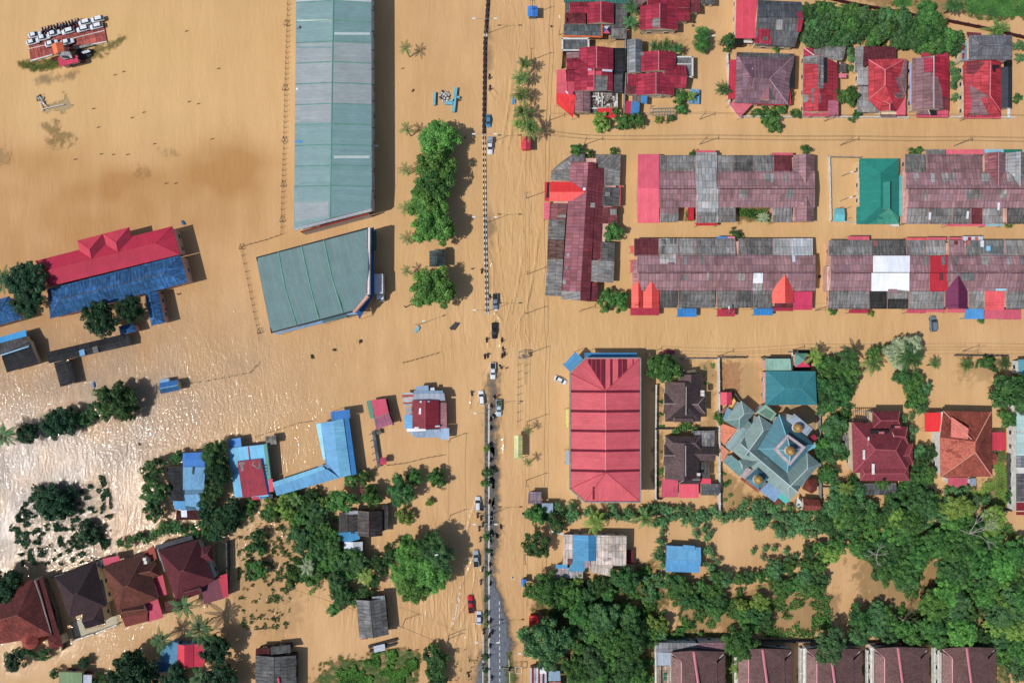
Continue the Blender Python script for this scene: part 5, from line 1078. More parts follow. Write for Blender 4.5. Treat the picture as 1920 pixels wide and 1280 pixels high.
b.poly([(305,1130,2.4),(311,1150,2.4),(326,1146,2.4),(320,1124,2.4)],sh((90,50,46)),walls=True)
b=B('house','dark maroon tiled house with a ribbed maroon and crimson carport','house',345,1080,wall=CREAM)
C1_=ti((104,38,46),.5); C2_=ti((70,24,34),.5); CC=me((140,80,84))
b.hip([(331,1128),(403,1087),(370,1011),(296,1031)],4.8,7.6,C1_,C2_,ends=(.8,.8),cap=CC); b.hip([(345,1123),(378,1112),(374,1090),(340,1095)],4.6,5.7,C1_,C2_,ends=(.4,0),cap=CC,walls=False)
b.hip([(368,1050),(400,1052),(396,1022),(380,1024)],4.7,5.6,C1_,C2_,ends=(.8,.5),cap=CC,walls=False)
b.awning([(383,1132),(421,1121),(410,1080),(375,1087)],3.0,3.4,me((112,48,66),.3),'carport_roof'); b.awning([(419,1121),(428,1118),(426,1074),(409,1080)],3.05,3.45,me((186,26,58),.2),'carport_roof')
b.gable([(295,1031),(363,1011),(360,1003),(292,1022)],3.2,3.5,sh((82,88,96),.6),walls=True); b.poly([(294,1030,3.8),(306,1072,3.8),(309,1071,3.8),(297,1029,3.8)],GWALL,'parapet',zb=-1); b.flat([(400,1080),(404,1079),(394,1052),(390,1053)],4.0,me((180,184,186)),'canopy')
b=B('house','low house with a blue half and a bright crimson half, ringed by palms','house',345,1225,wall=BLUW)
b.gable(rv(333,1207,363,1250),3.2,4.0,me((190,24,60),.2),me((214,34,60),.2)); b.poly([(364,1207,3.7),(364,1249,3.7),(383,1250,3.2),(387,1207,3.2)],me((206,28,66),.2),walls=True)
b.poly([(300,1222,2.9),(301,1240,2.9),(332,1245,3.3),(334,1204,3.3),(318,1202,3.2)],me((66,136,178),.5),walls=True); b.poly([(293,1240,2.6),(296,1260,2.4),(336,1256,2.6),(334,1244,2.9)],me((50,110,160),.6),walls=True)
b=B('house','flat pale green roofed house at the bottom edge with a small white strip','house',130,1270,wall=CREAM)
b.flat([(109,1300),(153,1300),(154,1260),(111,1259)],3.2,me((116,144,96),.4),walls=True); b.flat([(152,1300),(171,1300),(172,1265),(154,1264)],2.9,me((170,178,192),.3),walls=True); b.flat([(124,1258),(176,1265),(176,1260),(124,1250)],1.2,sh((110,70,56)))
# ================================================================= middle bottom timber houses
OLD=sh((100,98,98),1.1); OLD2=sh((76,74,74),1.1)
b=B('timber_house','old grey-brown plank-roofed house with a blue strip and a white porch roof','house',680,985,wall=TIMB)
b.flat([(635,999),(652,999),(652,960),(636,960)],3.0,sh((96,92,92),1.0),walls=True); b.gable(rv(653,962,671,999),3.0,3.3,OLD2,OLD2,walls=True); b.flat([(653,964),(671,963),(671,957),(653,957)],3.3,me((150,154,164)))
b.poly([(635,998,3.2),(636,1014,2.8),(653,1016,2.8),(653,997,3.2)],me((34,128,176),.3)); b.poly([(653,997,3.2),(653,1016,2.8),(675,1010,2.8),(673,996,3.2)],me((44,140,190),.3),walls=False)
b.gable(rv(645,1015,680,1045),2.7,3.1,me((190,194,200),.5),me((206,212,222),.3)); b.walls([(636,962),(636,1014),(674,1010),(672,962)],2.9,.4)
b.gable(rv(671,957,717,1004),3.6,4.9,sh((62,56,58),1.0),sh((104,96,94),1.0),cap=me((96,50,60))); b.flat([(716,994),(728,992),(728,944),(717,946)],2.9,sh((74,72,74),1.0),walls=True)
b=B('timber_house','old two-sloped grey plank-roofed house casting a long shadow by the big tree','house',702,1155,wall=TIMB)
b.gable([(729,1189),(722,1121),(668,1124),(674,1195)],3.6,4.9,sh((108,110,112),1.0),sh((124,126,128),.8),cap=me((80,80,84))); b.flat([(699,1125),(722,1122),(721,1116),(697,1118)],3.9,sh((130,138,146),.6)); b.poly([(674,1193,2.9),(674,1197,2.8),(729,1190,2.8),(729,1186,2.9)],me((200,190,196),.8),'lean_to')
b.poly([(675,1195,2.7),(676,1198,2.6),(690,1197,2.6),(690,1193,2.7)],me((140,30,44)),'lean_to')
b=B('timber_house','old grey plank-roofed house with a small maroon roof, at the bottom edge','house',517,1248,wall=TIMB)
b.gable(rv(479,1228,555,1300),3.4,4.6,sh((96,98,100),1.0),sh((110,112,114),1.0),cap=me((80,80,84))); b.flat([(479,1228),(506,1229),(506,1214),(480,1215)],3.0,sh((88,36,40),.8),walls=True); b.poly([(507,1212,3.0),(508,1227,3.6),(546,1223,3.6),(544,1208,3.0)],sh((86,88,88),1.0),walls=True)
b.quadsheet([(521,1280),(524,1280),(523,1270),(520,1270)],lambda x,y:4.7,me((220,60,90)))
b=B('shed','maroon roofed shed half hidden behind a round tree','shed',683,926,wall=TIMB)
b.gable(rv(675,915,702,939),2.8,3.3,sh((112,56,58),.8),sh((120,60,62),.8))
b=B('raft','dark timber raft frame with a white sheet over its middle','raft',717,1206,wall=TIMB)
def bar(b,nm,a,c,z,wd,m):
    p,q=P(a[0],a[1],z),P(c[0],c[1],z); d=q-p; mm=(p+q)/2; vs=[];fs=[]; box(vs,fs,(mm.x,mm.y,z),(d.length,wd,.35),math.atan2(d.y,d.x)); mesh_obj(nm,vs,fs,m,None,b.root)
bar(b,'beam',(691,1212),(744,1198),.45,.9,DARK); bar(b,'beam',(693,1220),(743,1206),.45,.7,DARK)
b.poly([(700,1211,1.2),(702,1223,1.2),(723,1218,1.2),(721,1206,1.2)],me((190,198,212),.5),'sheet',zb=.6)
# ================================================================= right bottom houses
b=B('house','low house of whitewashed patched sheets joined to a blue gable','house',1110,1040,wall=WWALL)
PW=sh((204,190,180),.6)
b.flat([(1055,1058),(1074,1058),(1074,1002),(1056,1002)],3.2,PW,walls=True); b.gable(rv(1074,1002,1131,1050),3.6,4.6,me((50,128,174),.4),me((70,150,196),.4)); b.flat([(1118,1060),(1174,1060),(1175,1004),(1119,1003)],4.1,PW,walls=True)
b.flat([(1107,1072),(1149,1081),(1149,1055),(1107,1050)],3.3,PW,walls=True); b.poly([(1064,1071,3.0),(1095,1071,3.0),(1106,1048,3.6),(1076,1048,3.6)],me((72,150,190),.4)); b.flat([(1041,1083),(1093,1083),(1093,1064),(1041,1064)],2.8,sh((190,180,182),.8),walls=True)
b.flat([(1042,1065),(1064,1065),(1064,1058),(1042,1058)],3.0,me((70,150,200),.3)); b.flat([(1096,1064),(1106,1064),(1106,1050),(1096,1050)],3.7,me((180,150,160),.6)); b.flat([(1064,1058),(1076,1058),(1076,1047),(1064,1047)],3.35,sh((120,84,72)))
for i in range(14): b.quadsheet([(x:=rng.uniform(1120,1160),y:=rng.uniform(1010,1055))]+[(x+7,y),(x+7,y-4),(x,y-4)],lambda x,y:4.1,rng.choice((sh((214,202,192),.5),sh((190,176,166),.7),sh((170,156,146)))),off=.06+.004*i)
b.flat([(1034,998),(1055,1003),(1055,998),(1034,994)],2.4,me((216,206,212)),'canopy'); b.flat([(1174,1056),(1188,1058),(1188,1030),(1176,1030)],1.5,sh((120,40,44)),'deck',walls=True,win=False)
b=B('house','plain light blue gabled roof alone on the flooded plot','house',1281,1047,wall=BLUW)
b.gable([(1247,1071),(1311,1073),(1314,1026),(1250,1022)],3.2,4.3,me((78,152,204),.25),me((96,168,212),.25),cap=me((120,186,224))); b.poly([(1281,1021,3.4),(1281,1030,3.8),(1303,1031,3.8),(1303,1023,3.4)],me((90,164,210),.25))
b=B('shack','grey and lilac sheet roofs of a shack behind the roadside bushes','shack',1005,935,wall=GWALL)
b.flat([(990,944),(1016,944),(1015,922),(991,922)],2.8,sh((150,134,150),.8),walls=True); b.flat([(1016,961),(1037,961),(1037,943),(1016,943)],3.0,me((146,166,188),.6),walls=True)
b=B('shack','shack with a red and white striped sheet roof at the bottom edge','shack',1020,1268,wall=GWALL)
for i in range(8): b.flat([(993+4*i,1300),(997+4*i,1300),(997+4*i,1251),(993+4*i,1252)],2.8,me([(214,210,214),(150,34,48),(196,196,204),(214,210,214),(160,44,54),(222,222,226),(120,30,40),(206,206,210)][i],.8))
b.flat([(1028,1276),(1051,1276),(1050,1257),(1029,1257)],2.9,me((140,170,196),.5),walls=True); b.flat([(1030,1300),(1052,1300),(1052,1278),(1030,1278)],2.7,me((214,110,80),.5)); b.walls([(993,1252),(993,1300),(1026,1300),(1026,1252)],2.7,.3); b.flat([(1012,1262),(1024,1262),(1023,1247),(1013,1247)],3.0,me((226,226,230)))
LB_=['brown row house with a grey sheet annexe and a mosaic yard','second brown row house, with a broad-leaved plant on its left','brown row house partly under a bushy tree crown','brown row house with a small pink roof lying behind it','last brown row house, its right corner under trees']
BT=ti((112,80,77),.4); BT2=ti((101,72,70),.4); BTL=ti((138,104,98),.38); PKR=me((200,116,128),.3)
for i,(x0,x1,xr_,y0) in enumerate(((1259,1360,1308,1222),(1385,1487,1437,1218),(1513,1616,1564,1217),(1640,1742,1691,1215),(1767,1868,1820,1215))):
    b=B('row_house',LB_[i],'house',(x0+x1)/2,1250,'brown tiled row houses along the bottom',wall=WWALL)
    zr=7.6; ze=5.0
    def g(x,z): return P(x,0,z).x
    # left hip plane, middle planes, right plane
    b.prism('roof',[P(x0,y0+7,ze),P(x0,1390,ze),P(x0+19,1390,6.3),P(x0+19,y0+18,6.3)],[(0,1,2,3)],[BTL],[0],4.6,DARK)
    b.prism('roof',[P(x0,y0,ze),P(x0+19,y0+18,6.3),P(x0+19,1390,6.3),P(xr_,1390,zr),P(xr_-7,y0-3,ze+1.6)],[(0,1,2,3,4)],[BT],[0],4.6,DARK)
    b.prism('roof',[P(xr_-7,y0-3,ze+1.6),P(xr_,1390,zr),P(x1-10,1390,6.2),P(x1-16,y0+16,6.2),P(x1,y0-1,ze)],[(0,1,2,3,4)],[BT2],[0],4.6,DARK)
    b.prism('roof',[P(x1-16,y0+22,6.0),P(x1-10,1390,6.0),P(x1,1390,ze),P(x1,y0+4,ze)],[(0,1,2,3)],[BT],[0],4.6,DARK)
    b.cap(P(xr_-7,y0-1,ze+1.75),P(xr_+4,1300,zr+.1),PKR,.75,'ridge_band'); b.cap(P(x0,y0+1,ze+.05),P(x0+19,y0+18,6.4),me((214,140,146)),.25); b.cap(P(x0+19,y0+18,6.4),P(x0+19,1390,6.4),me((222,150,156)),.3)
    b.walls([(x0,y0),(x0,1390),(x1,1390),(x1,y0)],4.8,.5)
    if i==0:
        b.flat([(1229,1222),(1310,1222),(1310,1205),(1230,1204)],4.2,sh((136,140,146),.7),walls=True); b.flat([(1310,1221),(1360,1220),(1360,1204),(1310,1204)],4.3,sh((128,96,104),.6),walls=True)
        b.flat([(1229,1247),(1258,1247),(1260,1223),(1229,1222)],3.6,me((166,176,190),.3),walls=True); b.flat([(1232,1300),(1256,1300),(1256,1248),(1232,1248)],.5,sh((190,172,150),1.2),'terrace',walls=True,win=False)
        for y in (1262,1270): b.flat([(1244,y+5),(1250,y+5),(1250,y),(1244,y)],.8,me((30,110,90)),'planter')
        b.flat([(1228,1300),(1231,1300),(1231,1204),(1228,1204)],4.0,WWALL,'party_wall',walls=False)
    else:
        b.flat([(x0-8,1300),(x0-3,1300),(x0-3,y0-2),(x0-8,y0-2)],2.2,WWALL,'side_wall')
b=B('shed','small pink roofed shed behind the brown row at the bottom','shed',1679,1209)
b.gable([(1670,1214),(1690,1214),(1690,1204),(1670,1203)],3.6,4.0,me((206,56,76)),me((206,56,76)))
# ================================================================= street furniture
# low dark railing along the top of the median
t=empty('median_railing',P(907,150),'long dark brown scalloped railing on the median at the top of the road','railing')
vs=[];fs=[]
for y in range(-36,252,5):
    if 60<y<72: continue
    p=P(mx(y)+1.6,y); box(vs,fs,(p.x,p.y,.5),(.62,.82,.34))
    box(vs,fs,(p.x-.32,p.y,.42),(.38,.42,.3))
mesh_obj('rail',vs,fs,plain((70,50,44),.9,.3),None,t,uv=False)
for k,y in enumerate(range(-36,252,18)):
    vs=[];fs=[]; p=P(mx(y)+1.6,y); box(vs,fs,(p.x,p.y,.1),(.3,.3,1.3)); mesh_obj('post',vs,fs,TIMB,None,t,uv=False)
POLE=plain((150,152,152),.5,.1,.4,.3)
def street_lamp(px,py,label,h=9.2,arm=2.8,rot=0,single=False,broken=False):
    c=P(px,py); t=empty('street_lamp',c,label,'street lamp','street lamps on the median and roadside'); vs=[];fs=[]
    tube(vs,fs,c+Vector((0,0,-.5)),c+Vector((0,0,h)),.11,.06,8); mesh_obj('pole',vs,fs,POLE,None,t,uv=False)
    for sd in ((-1,1) if not single else (1,)):
        dx,dy=math.cos(rot)*sd,math.sin(rot)*sd; vs=[];fs=[]
        pts=[c+Vector((0,0,h-.1)),c+Vector((dx*.8,dy*.8,h+.45)),c+Vector((dx*arm,dy*arm,h+.6))]
        tube(vs,fs,pts[0],pts[1],.05,.045); tube(vs,fs,pts[1],pts[2],.045,.035); mesh_obj('arm',vs,fs,POLE,None,t,uv=False)
        vs=[];fs=[]; e=pts[2]; box(vs,fs,(e.x+dx*.3,e.y+dy*.3,e.z),(.95,.36,.16),rot); mesh_obj('lamp_head',vs,fs,plain((232,232,228),.4,.05),None,t,uv=False)
for a in ((911,64,'double-armed street lamp on the median beside the dark railing near the top'),(911,270,'double-armed street lamp on the median beside the white pickup with a box back'),(911,418,'double-armed street lamp on the median opposite the upper single palm row'),(912,584,'double-armed street lamp at the lower end of the striped kerb'),(913,768,'double-armed street lamp where the dry median begins'),(912,966,'double-armed street lamp on the median beside wading motorcycles'),(916,1177,'double-armed street lamp on the median beside the dry dark asphalt')): street_lamp(*a)
for a in ((784,609,'single street lamp in open water below the round roadside tree',6.5,2.4,.35),(986,1206,'single lamp with a short arm on the right roadside pole line',6.5,1.6,3.0),(842,1020,'single lamp reaching over the big tree beside the road',8,2.6,3.3),(1068,200,'thin lamp at the corner of the crimson house with the red carport',6,2,2.2),(1048,66,'thin lamp in front of the orange-framed carport',6,2,1.7)): street_lamp(*a[:3],h=a[3],arm=a[4],rot=a[5],single=True)
street_lamp(1314,88,'lamp rising through the round feathery green tree',6,1.6,.2,True)
street_lamp(1355,590,'lamp over the crimson awning of the lower terrace',5.5,1.5,1.6,True)
street_lamp(1577,331,'upper of the two lamps in the fenced yard',4,.7,.2,True); street_lamp(1575,377,'lower of the two lamps in the fenced yard',4,.7,.2,True)
# power poles and wires
WIRE=plain((40,36,34),.7); CPOLE=plain((142,128,112),.8,.15)
def pole(px,py,label,h=8.5,cross=0.0,ang=0):
    c=P(px,py); t=empty('utility_pole',c,label,'utility pole','utility poles carrying the overhead wires'); vs=[];fs=[]
    tube(vs,fs,c+Vector((0,0,-.5)),c+Vector((0,0,h)),.12,.08,8); mesh_obj('pole',vs,fs,CPOLE,None,t,uv=False)
    vs=[];fs=[]; box(vs,fs,(c.x,c.y,h-.3),(1.3,.09,.09),ang); mesh_obj('cross_arm',vs,fs,CPOLE,None,t,uv=False)
    vs=[];fs=[]
    for s_ in (-.6,0,.6): tube(vs,fs,(c.x+s_*math.cos(ang),c.y+s_*math.sin(ang),h-.24),(c.x+s_*math.cos(ang),c.y+s_*math.sin(ang),h-.02),.05)
    mesh_obj('insulator',vs,fs,DARK,None,t,uv=False); return c+Vector((0,0,h-.05))
def wire(a,c,label,off=(0,0),r=.04,sag=.5):
    cu=[]; a=a+Vector((off[0],off[1],0)); c=c+Vector((off[0],off[1],0)); vs=[];fs=[]; n=8; pr=a
    for i in range(1,n+1):
        u=i/n; q=a.lerp(c,u)-Vector((0,0,4*sag*u*(1-u))); tube(vs,fs,pr,q,r,r,4); pr=q
    o=mesh_obj('overhead_wire',vs,fs,WIRE,None,None,uv=False); tag(o,label,'wire','overhead wires between the poles')
ns=[(999,-40),(997,27),(996,113),(987,372),(988,514),(986,588),(990,663),(988,790),(987,900),(984,1040),(983,1206),(983,1320)]
nl=['just outside the top edge above the blue stall','beside the little blue stall','above the row of clustered palms','below the red stall, standing in open water','level with the long terrace porch end','carrying a lamp bracket by the junction','at the head of the bare bus lay-by frame','between the two little star-shaped palms','level with the foot of the big red hall','beside the bush with the low branch','near the white roadside frame','just outside the bottom edge']
tops=[pole(x,y,'utility pole on the right verge, '+l,8.5,ang=0) for (x,y),l in zip(ns,nl)]
for i in range(len(tops)-1):
    for o_ in (-.55,.55): wire(tops[i],tops[i+1],'wire along the right side of the road',(o_,0))
def run(pts,desc,ang,h=8.0,offs=((0,-.55),(0,.55))):
    ts=[pole(x,y,'utility pole '+l,h,ang=ang) for x,y,l in pts]
    for i in range(len(ts)-1):
        for o_ in offs: wire(ts[i],ts[i+1],desc,o_)
run([(1003,262,'at the corner below the palm row'),(1095,272,'above the bushes of the street-end terrace'),(1312,271,'above the pink porch in the middle of the upper terrace'),(1575,273,'above the fenced yard'),(1788,274,'above the upper right terrace'),(1990,276,'beyond the right edge above the upper terraces')],'wire along the upper side street',math.pi/2)
run([(1086,584,'below the foot of the street terrace'),(1184,575,'at the orange gables end'),(1362,585,'beside the lower terrace crimson awning'),(1528,582,'at the crimson end of the lower terrace'),(1920,575,'at the right edge under the white-patched terrace')],'wire along the lower side street',math.pi/2,7,((0,.4),))
run([(1210,664,'above the tree beside the large red hall'),(1345,668,'above the mosque yard wall'),(1478,660,'beside the small pyramid kiosk roof'),(1805,658,'above the garden wall right of the pale tree'),(1990,660,'beyond the right edge beside the teal roof')],'wire past the front of the mosque',math.pi/2,7)
run([(1030,226,'at the bent corner below the bright red carport'),(1312,224,'below the blue slab'),(1545,228,'in front of the narrow patched house'),(1800,227,'in front of the slate-roofed house'),(1990,228,'beyond the right edge on the upper street')],'wire in front of the crimson houses',math.pi/2,6.5,((0,0),))
run([(842,1196,'by the lower left bend of the road'),(760,1160,'between the old plank house and the road'),(560,1090,'among the shrubs left of the grove')],'wire leaving the road to the left',0,6,((0,0),))
run([(845,822,'at the corner of the patched silver and red house'),(845,965,'in the water left of the road'),(842,1190,'beside the broken white kerb line')],'wire down the left side of the road',0,6.5,((0,0),))
# perimeter fence with posts
def fence(pts,step,label,h=1.1,hut=(),cat='fence',mat=TIMB,rail=True,r=.09):
    t=empty('fence',P(*pts[0]),label,cat); L=[P(*p) for p in pts]; acc=0; vs2=[];fs2=[]
    for i in range(len(L)-1):
        a,c=L[i],L[i+1]; d=(c-a).length; k=max(1,int(d/step))
        if rail:
            for z in (.25,.75):
                tube(vs2,fs2,a+Vector((0,0,z*h)),c+Vector((0,0,z*h)),.025,.025,4)
        for j in range(k):
            p=a.lerp(c,j/k); vs=[];fs=[]; tube(vs,fs,p+Vector((0,0,-.5)),p+Vector((rng.uniform(-.06,.06),rng.uniform(-.06,.06),h)),r,r*.8,5)
            tube(vs,fs,p+Vector((0,0,h-.02)),p+Vector((.32,.22,h+.3)),r*.6,r*.4,4); mesh_obj('post',vs,fs,mat,None,t,uv=False)
    if rail: mesh_obj('rail',vs2,fs2,mat,None,t,uv=False)
    return t
fence([(541,-20),(539,60),(536,150),(533,270),(530,360),(528,438)],1.6,'long post and wire fence standing in the water beside the long green hall',1.1)
fence([(528,440),(500,450),(452,463)],1.5,'short slanting post fence joining the long fence to the corner hall fence',1.0)
fence([(452,464),(462,510),(472,560),(482,610),(488,640)],2.0,'sparse post fence running down left of the cut-corner hall',1.0)
fence([(338,722),(360,718),(392,713),(430,706),(470,698),(490,676)],2.0,'broken half-sunk fence trailing from the little blue hut',.7)
fence([(462,824),(480,818),(560,793),(592,788)],2.2,'half-sunk fence between the blue houses',.6)
fence([(726,872),(760,868),(800,858),(836,852)],1.8,'bent half-sunk fence ending near the patched silver house',.6)
fence([(756,680),(772,676),(800,668),(828,660)],1.2,'line of dark floating posts and net left of the road junction',.6,r=.16)
fence([(971,670),(971,740),(970,806)],2.2,'bare frame of a roadside walkway, near side',1.6); fence([(984,670),(984,700),(984,720)],2.2,'bare frame of a roadside walkway, far side',1.6)
for i,(x,y) in enumerate(((537,45),(534,166),(533,262),(531,346),(529,412),(453,463),(487,620))):
    c=P(x,y); vs=[];fs=[]; 
    for a_,d_ in (((-.5,-.7),(.5,-.7)),((.5,-.7),(0,.8)),((0,.8),(-.5,-.7))): tube(vs,fs,(c.x+a_[0],c.y+a_[1],.9),(c.x+d_[0],c.y+d_[1],.9),.06,.06,5)
    for a_ in ((-.5,-.7),(.5,-.7),(0,.8)): tube(vs,fs,(c.x+a_[0],c.y+a_[1],-.5),(c.x+a_[0],c.y+a_[1],.95),.06,.05,5)
    o=mesh_obj('brace_frame',vs,fs,TIMB,None,None,uv=False); tag(o,'triangular brace frame on the half-sunk perimeter fence','frame','triangular brace frames of the perimeter fence')
# masonry compound walls
def wall(pts,label,h=1.5,th=.25,mat=None,name='boundary_wall'):
    vs=[];fs=[]
    for i in range(len(pts)-1):
        p,q=P(*pts[i]),P(*pts[i+1]); d=q-p; m_=(p+q)/2; box(vs,fs,(m_.x,m_.y,h/2-.5),(d.length+th*.98,th,h+1),math.atan2(d.y,d.x))
        k=int(d.length/3)
        for j in range(k+1): c=p.lerp(q,j/max(1,k)); box(vs,fs,(c.x,c.y,h/2-.45),(th*1.5,th*1.5,h+1.13),math.atan2(d.y,d.x))
    o=mesh_obj(name,vs,fs,mat or GWALL,None,None,uv=False); tag(o,label,'wall'); return o
DW=plain((92,90,88),.9,.25)
wall([(1345,672),(1346,735),(1347,960)],'grey wall between the brown hipped houses and the mosque yard',1.7,.3,WWALL)
wall([(1352,735),(1374,735),(1386,752)],'short dark wall bending round the crimson hut',1.4,.3,DW)
wall([(1350,670),(1396,670)],'low dark wall at the upper edge of the mosque yard',1.2,.3,DW); wall([(1428,670),(1484,671)],'dark wall above the pale green flat roof',1.2,.3,DW)
wall([(1533,760),(1534,820),(1535,930)],'wall between the mosque and the tall hedge trees',1.6,.28,GWALL)
wall([(1229,722),(1228,802),(1228,932)],'white wall between the large red hall shadow and the brown houses',1.5,.28,WWALL)
wall([(1228,803),(1343,803)],'cross wall between the two dark brown houses',1.4,.25,DW); wall([(1234,671),(1252,671)],'short wall end beside the red car',1.0,.25,DW); wall([(1276,672),(1344,672)],'low wall closing the upper brown house yard',1.0,.25,CONC)
wall([(1228,934),(1240,934)],'short wall corner below the pink carport',1.2,.25,DW)
wall([(980,962),(1100,962),(1230,963),(1345,964),(1450,964)],'long low wall behind the banana row below the red hall',1.2,.25,DW)
wall([(1888,850),(1890,955),(1848,956)],'dark wall round the lawn of the orange villa',1.4,.25,DW)
wall([(1553,296),(1556,415),(1606,418)],'pale wall round the fenced yard beside the green hall',1.0,.2,WWALL); wall([(1553,295),(1612,296)],'thin pale wall along the top of the fenced yard',.9,.2,CONC)
wall([(1362,104),(1366,196),(1388,222)],'white wall angling round the pink awning corner',1.4,.25,WWALL); wall([(1388,220),(1500,221),(1600,221)],'white street wall in front of the narrow patched house',1.1,.22,WWALL); wall([(1604,221),(1700,222)],'white street wall before the bright red hipped house',1.1,.22,WWALL); wall([(1782,221),(1896,222)],'white street wall before the slate-roofed house',1.1,.22,WWALL)
wall([(1171,72),(1172,140),(1168,220)],'thin wall between the two crimson double-gabled houses',1.8,.25,GWALL); wall([(1056,98),(1054,128)],'short dark wall left of the crimson double gables',1.3,.3,DARK)
wall([(1530,-6),(1600,10),(1680,24),(1720,32)],'dark red-topped drain wall slanting across the top right, upper stretch',1.3,.3,plain((82,34,40),.8,.3)); wall([(1770,40),(1850,56),(1925,74)],'dark red-topped drain wall slanting down to the right edge',1.3,.3,plain((82,34,40),.8,.3))
wall([(1234,1198),(1340,1197),(1486,1199),(1620,1199)],'long dark wall behind the brown row houses',1.6,.3,DW); wall([(1620,1202),(1745,1200)],'dark wall behind the small pink shed',1.6,.3,DW)
wall([(430,1014),(431,1060),(428,1112)],'tall dark wall right of the maroon tiled house',2.2,.3,DW); wall([(105,1078),(130,1070),(185,1048)],'dark wall above the near-black roof',1.8,.3,DW); wall([(139,1198),(182,1184),(222,1168)],'front wall of the pale concrete yard',1.3,.3,WWALL); wall([(88,1084),(110,1140),(124,1212)],'dark wall right of the rust-red tiled house',1.8,.3,DW)
wall([(1540,912),(1576,912),(1578,932)],'low wall of the small tank yard beside the mosque trees',1.0,.25,CONC); wall([(1790,666),(1885,667)],'low dark wall along the upper edge of the empty flooded plot',1.0,.25,DW)
wall([(1498,1212),(1498,1300)],'white capped wall between the second and third brown row houses',1.5,.35,WWALL); wall([(1622,1216),(1622,1300)],'white capped wall between the third and fourth brown row houses',1.5,.35,WWALL); wall([(1747,1200),(1748,1300)],'white capped wall between the fourth and fifth brown row houses',1.5,.35,WWALL)
wall([(1063,1230),(1064,1300)],'thin grey wall right of the striped shack',1.2,.25,CONC)
wall([(940,1250),(961,1252)],'tiny kerb wall by the dry road edge',.4,.2,CONC,'kerb_wall')
# red gateway frame etc. by the road: white roadside frame
t=empty('sign_frame',P(972,1253),'empty white square frame standing at the roadside near the bottom','frame')
for a_,d_ in (((966,1250),(978,1250)),((978,1250),(978,1261)),((978,1261),(966,1261)),((966,1261),(966,1250))):
    vs=[];fs=[]; tube(vs,fs,P(*a_,2.4),P(*d_,2.4),.08,.08,6); mesh_obj('bar',vs,fs,WWALL,None,t,uv=False)
for a_ in ((966,1250),(978,1250),(978,1261),(966,1261)): vs=[];fs=[]; p=P(*a_,2.4); tube(vs,fs,(p.x,p.y,-.3),p,.07,.07,6); mesh_obj('leg',vs,fs,WWALL,None,t,uv=False)
t=empty('shelter_frame',P(979,665),'small empty grey shelter frame at the head of the roadside walkway','shelter')
for a_,d_ in (((973,660),(986,660)),((986,660),(986,672)),((986,672),(973,672)),((973,672),(973,660))):
    vs=[];fs=[]; tube(vs,fs,P(*a_,2.6),P(*d_,2.6),.12,.12,6); mesh_obj('bar',vs,fs,GWALL,None,t,uv=False)
vs=[];fs=[]; A=[P(x,y,2.7) for x,y in ((978,664),(986,664),(986,672),(982,671))]; mesh_obj('roof_sheet',[tuple(v) for v in A]+[tuple(v-Vector((0,0,.06))) for v in A],[(3,2,1,0),(4,5,6,7)]+[((i+1)%4,i,4+i,4+(i+1)%4)[::-1] for i in range(4)],sh((120,110,100)),None,t)
for a_ in ((973,660),(986,660),(986,672),(973,672)): vs=[];fs=[]; p=P(*a_,2.6); tube(vs,fs,(p.x,p.y,-.3),p,.07,.07,6); mesh_obj('leg',vs,fs,GWALL,None,t,uv=False)
# pale blue play structure with a heap of debris
t=empty('fountain_frame',P(842,188),'pale blue beams and a bent arm rising from the water round a debris heap','structure')
PB=plain((120,186,204),.5,.1)
for nm,a_,d_,wd in (('beam',(855,164),(850,210),.9),('beam',(815,173),(814,197),.7),('arm',(834,193),(850,194),.8),('arm',(843,189),(852,188),.6),('arm',(855,181),(862,183),.5)):
    p,q=P(*a_,.8),P(*d_,.8); d_=q-p; m_=(p+q)/2; vs=[];fs=[]; box(vs,fs,(m_.x,m_.y,.3),(d_.length,wd,1.2),math.atan2(d_.y,d_.x)); mesh_obj(nm,vs,fs,PB,None,t,uv=False)
vs=[];fs=[];mi=[]
for i in range(170):
    a=rng.uniform(0,6.28); r_=1.7*math.sqrt(rng.random()); c=P(833,181); c0=len(fs); box(vs,fs,(c.x+r_*math.cos(a),c.y+r_*math.sin(a),rng.uniform(.1,.9)*(1.3-r_/2)),(rng.uniform(.15,.5),rng.uniform(.1,.4),.12),rng.uniform(0,3)); mi+=[rng.choice((0,0,1,2))]*(len(fs)-c0)
o=mesh_obj('debris_heap',vs,fs,[WWALL,TIMB,DARK],mi,None,uv=False); tag(o,'round heap of white and dark debris caught beside the pale blue beams','debris')
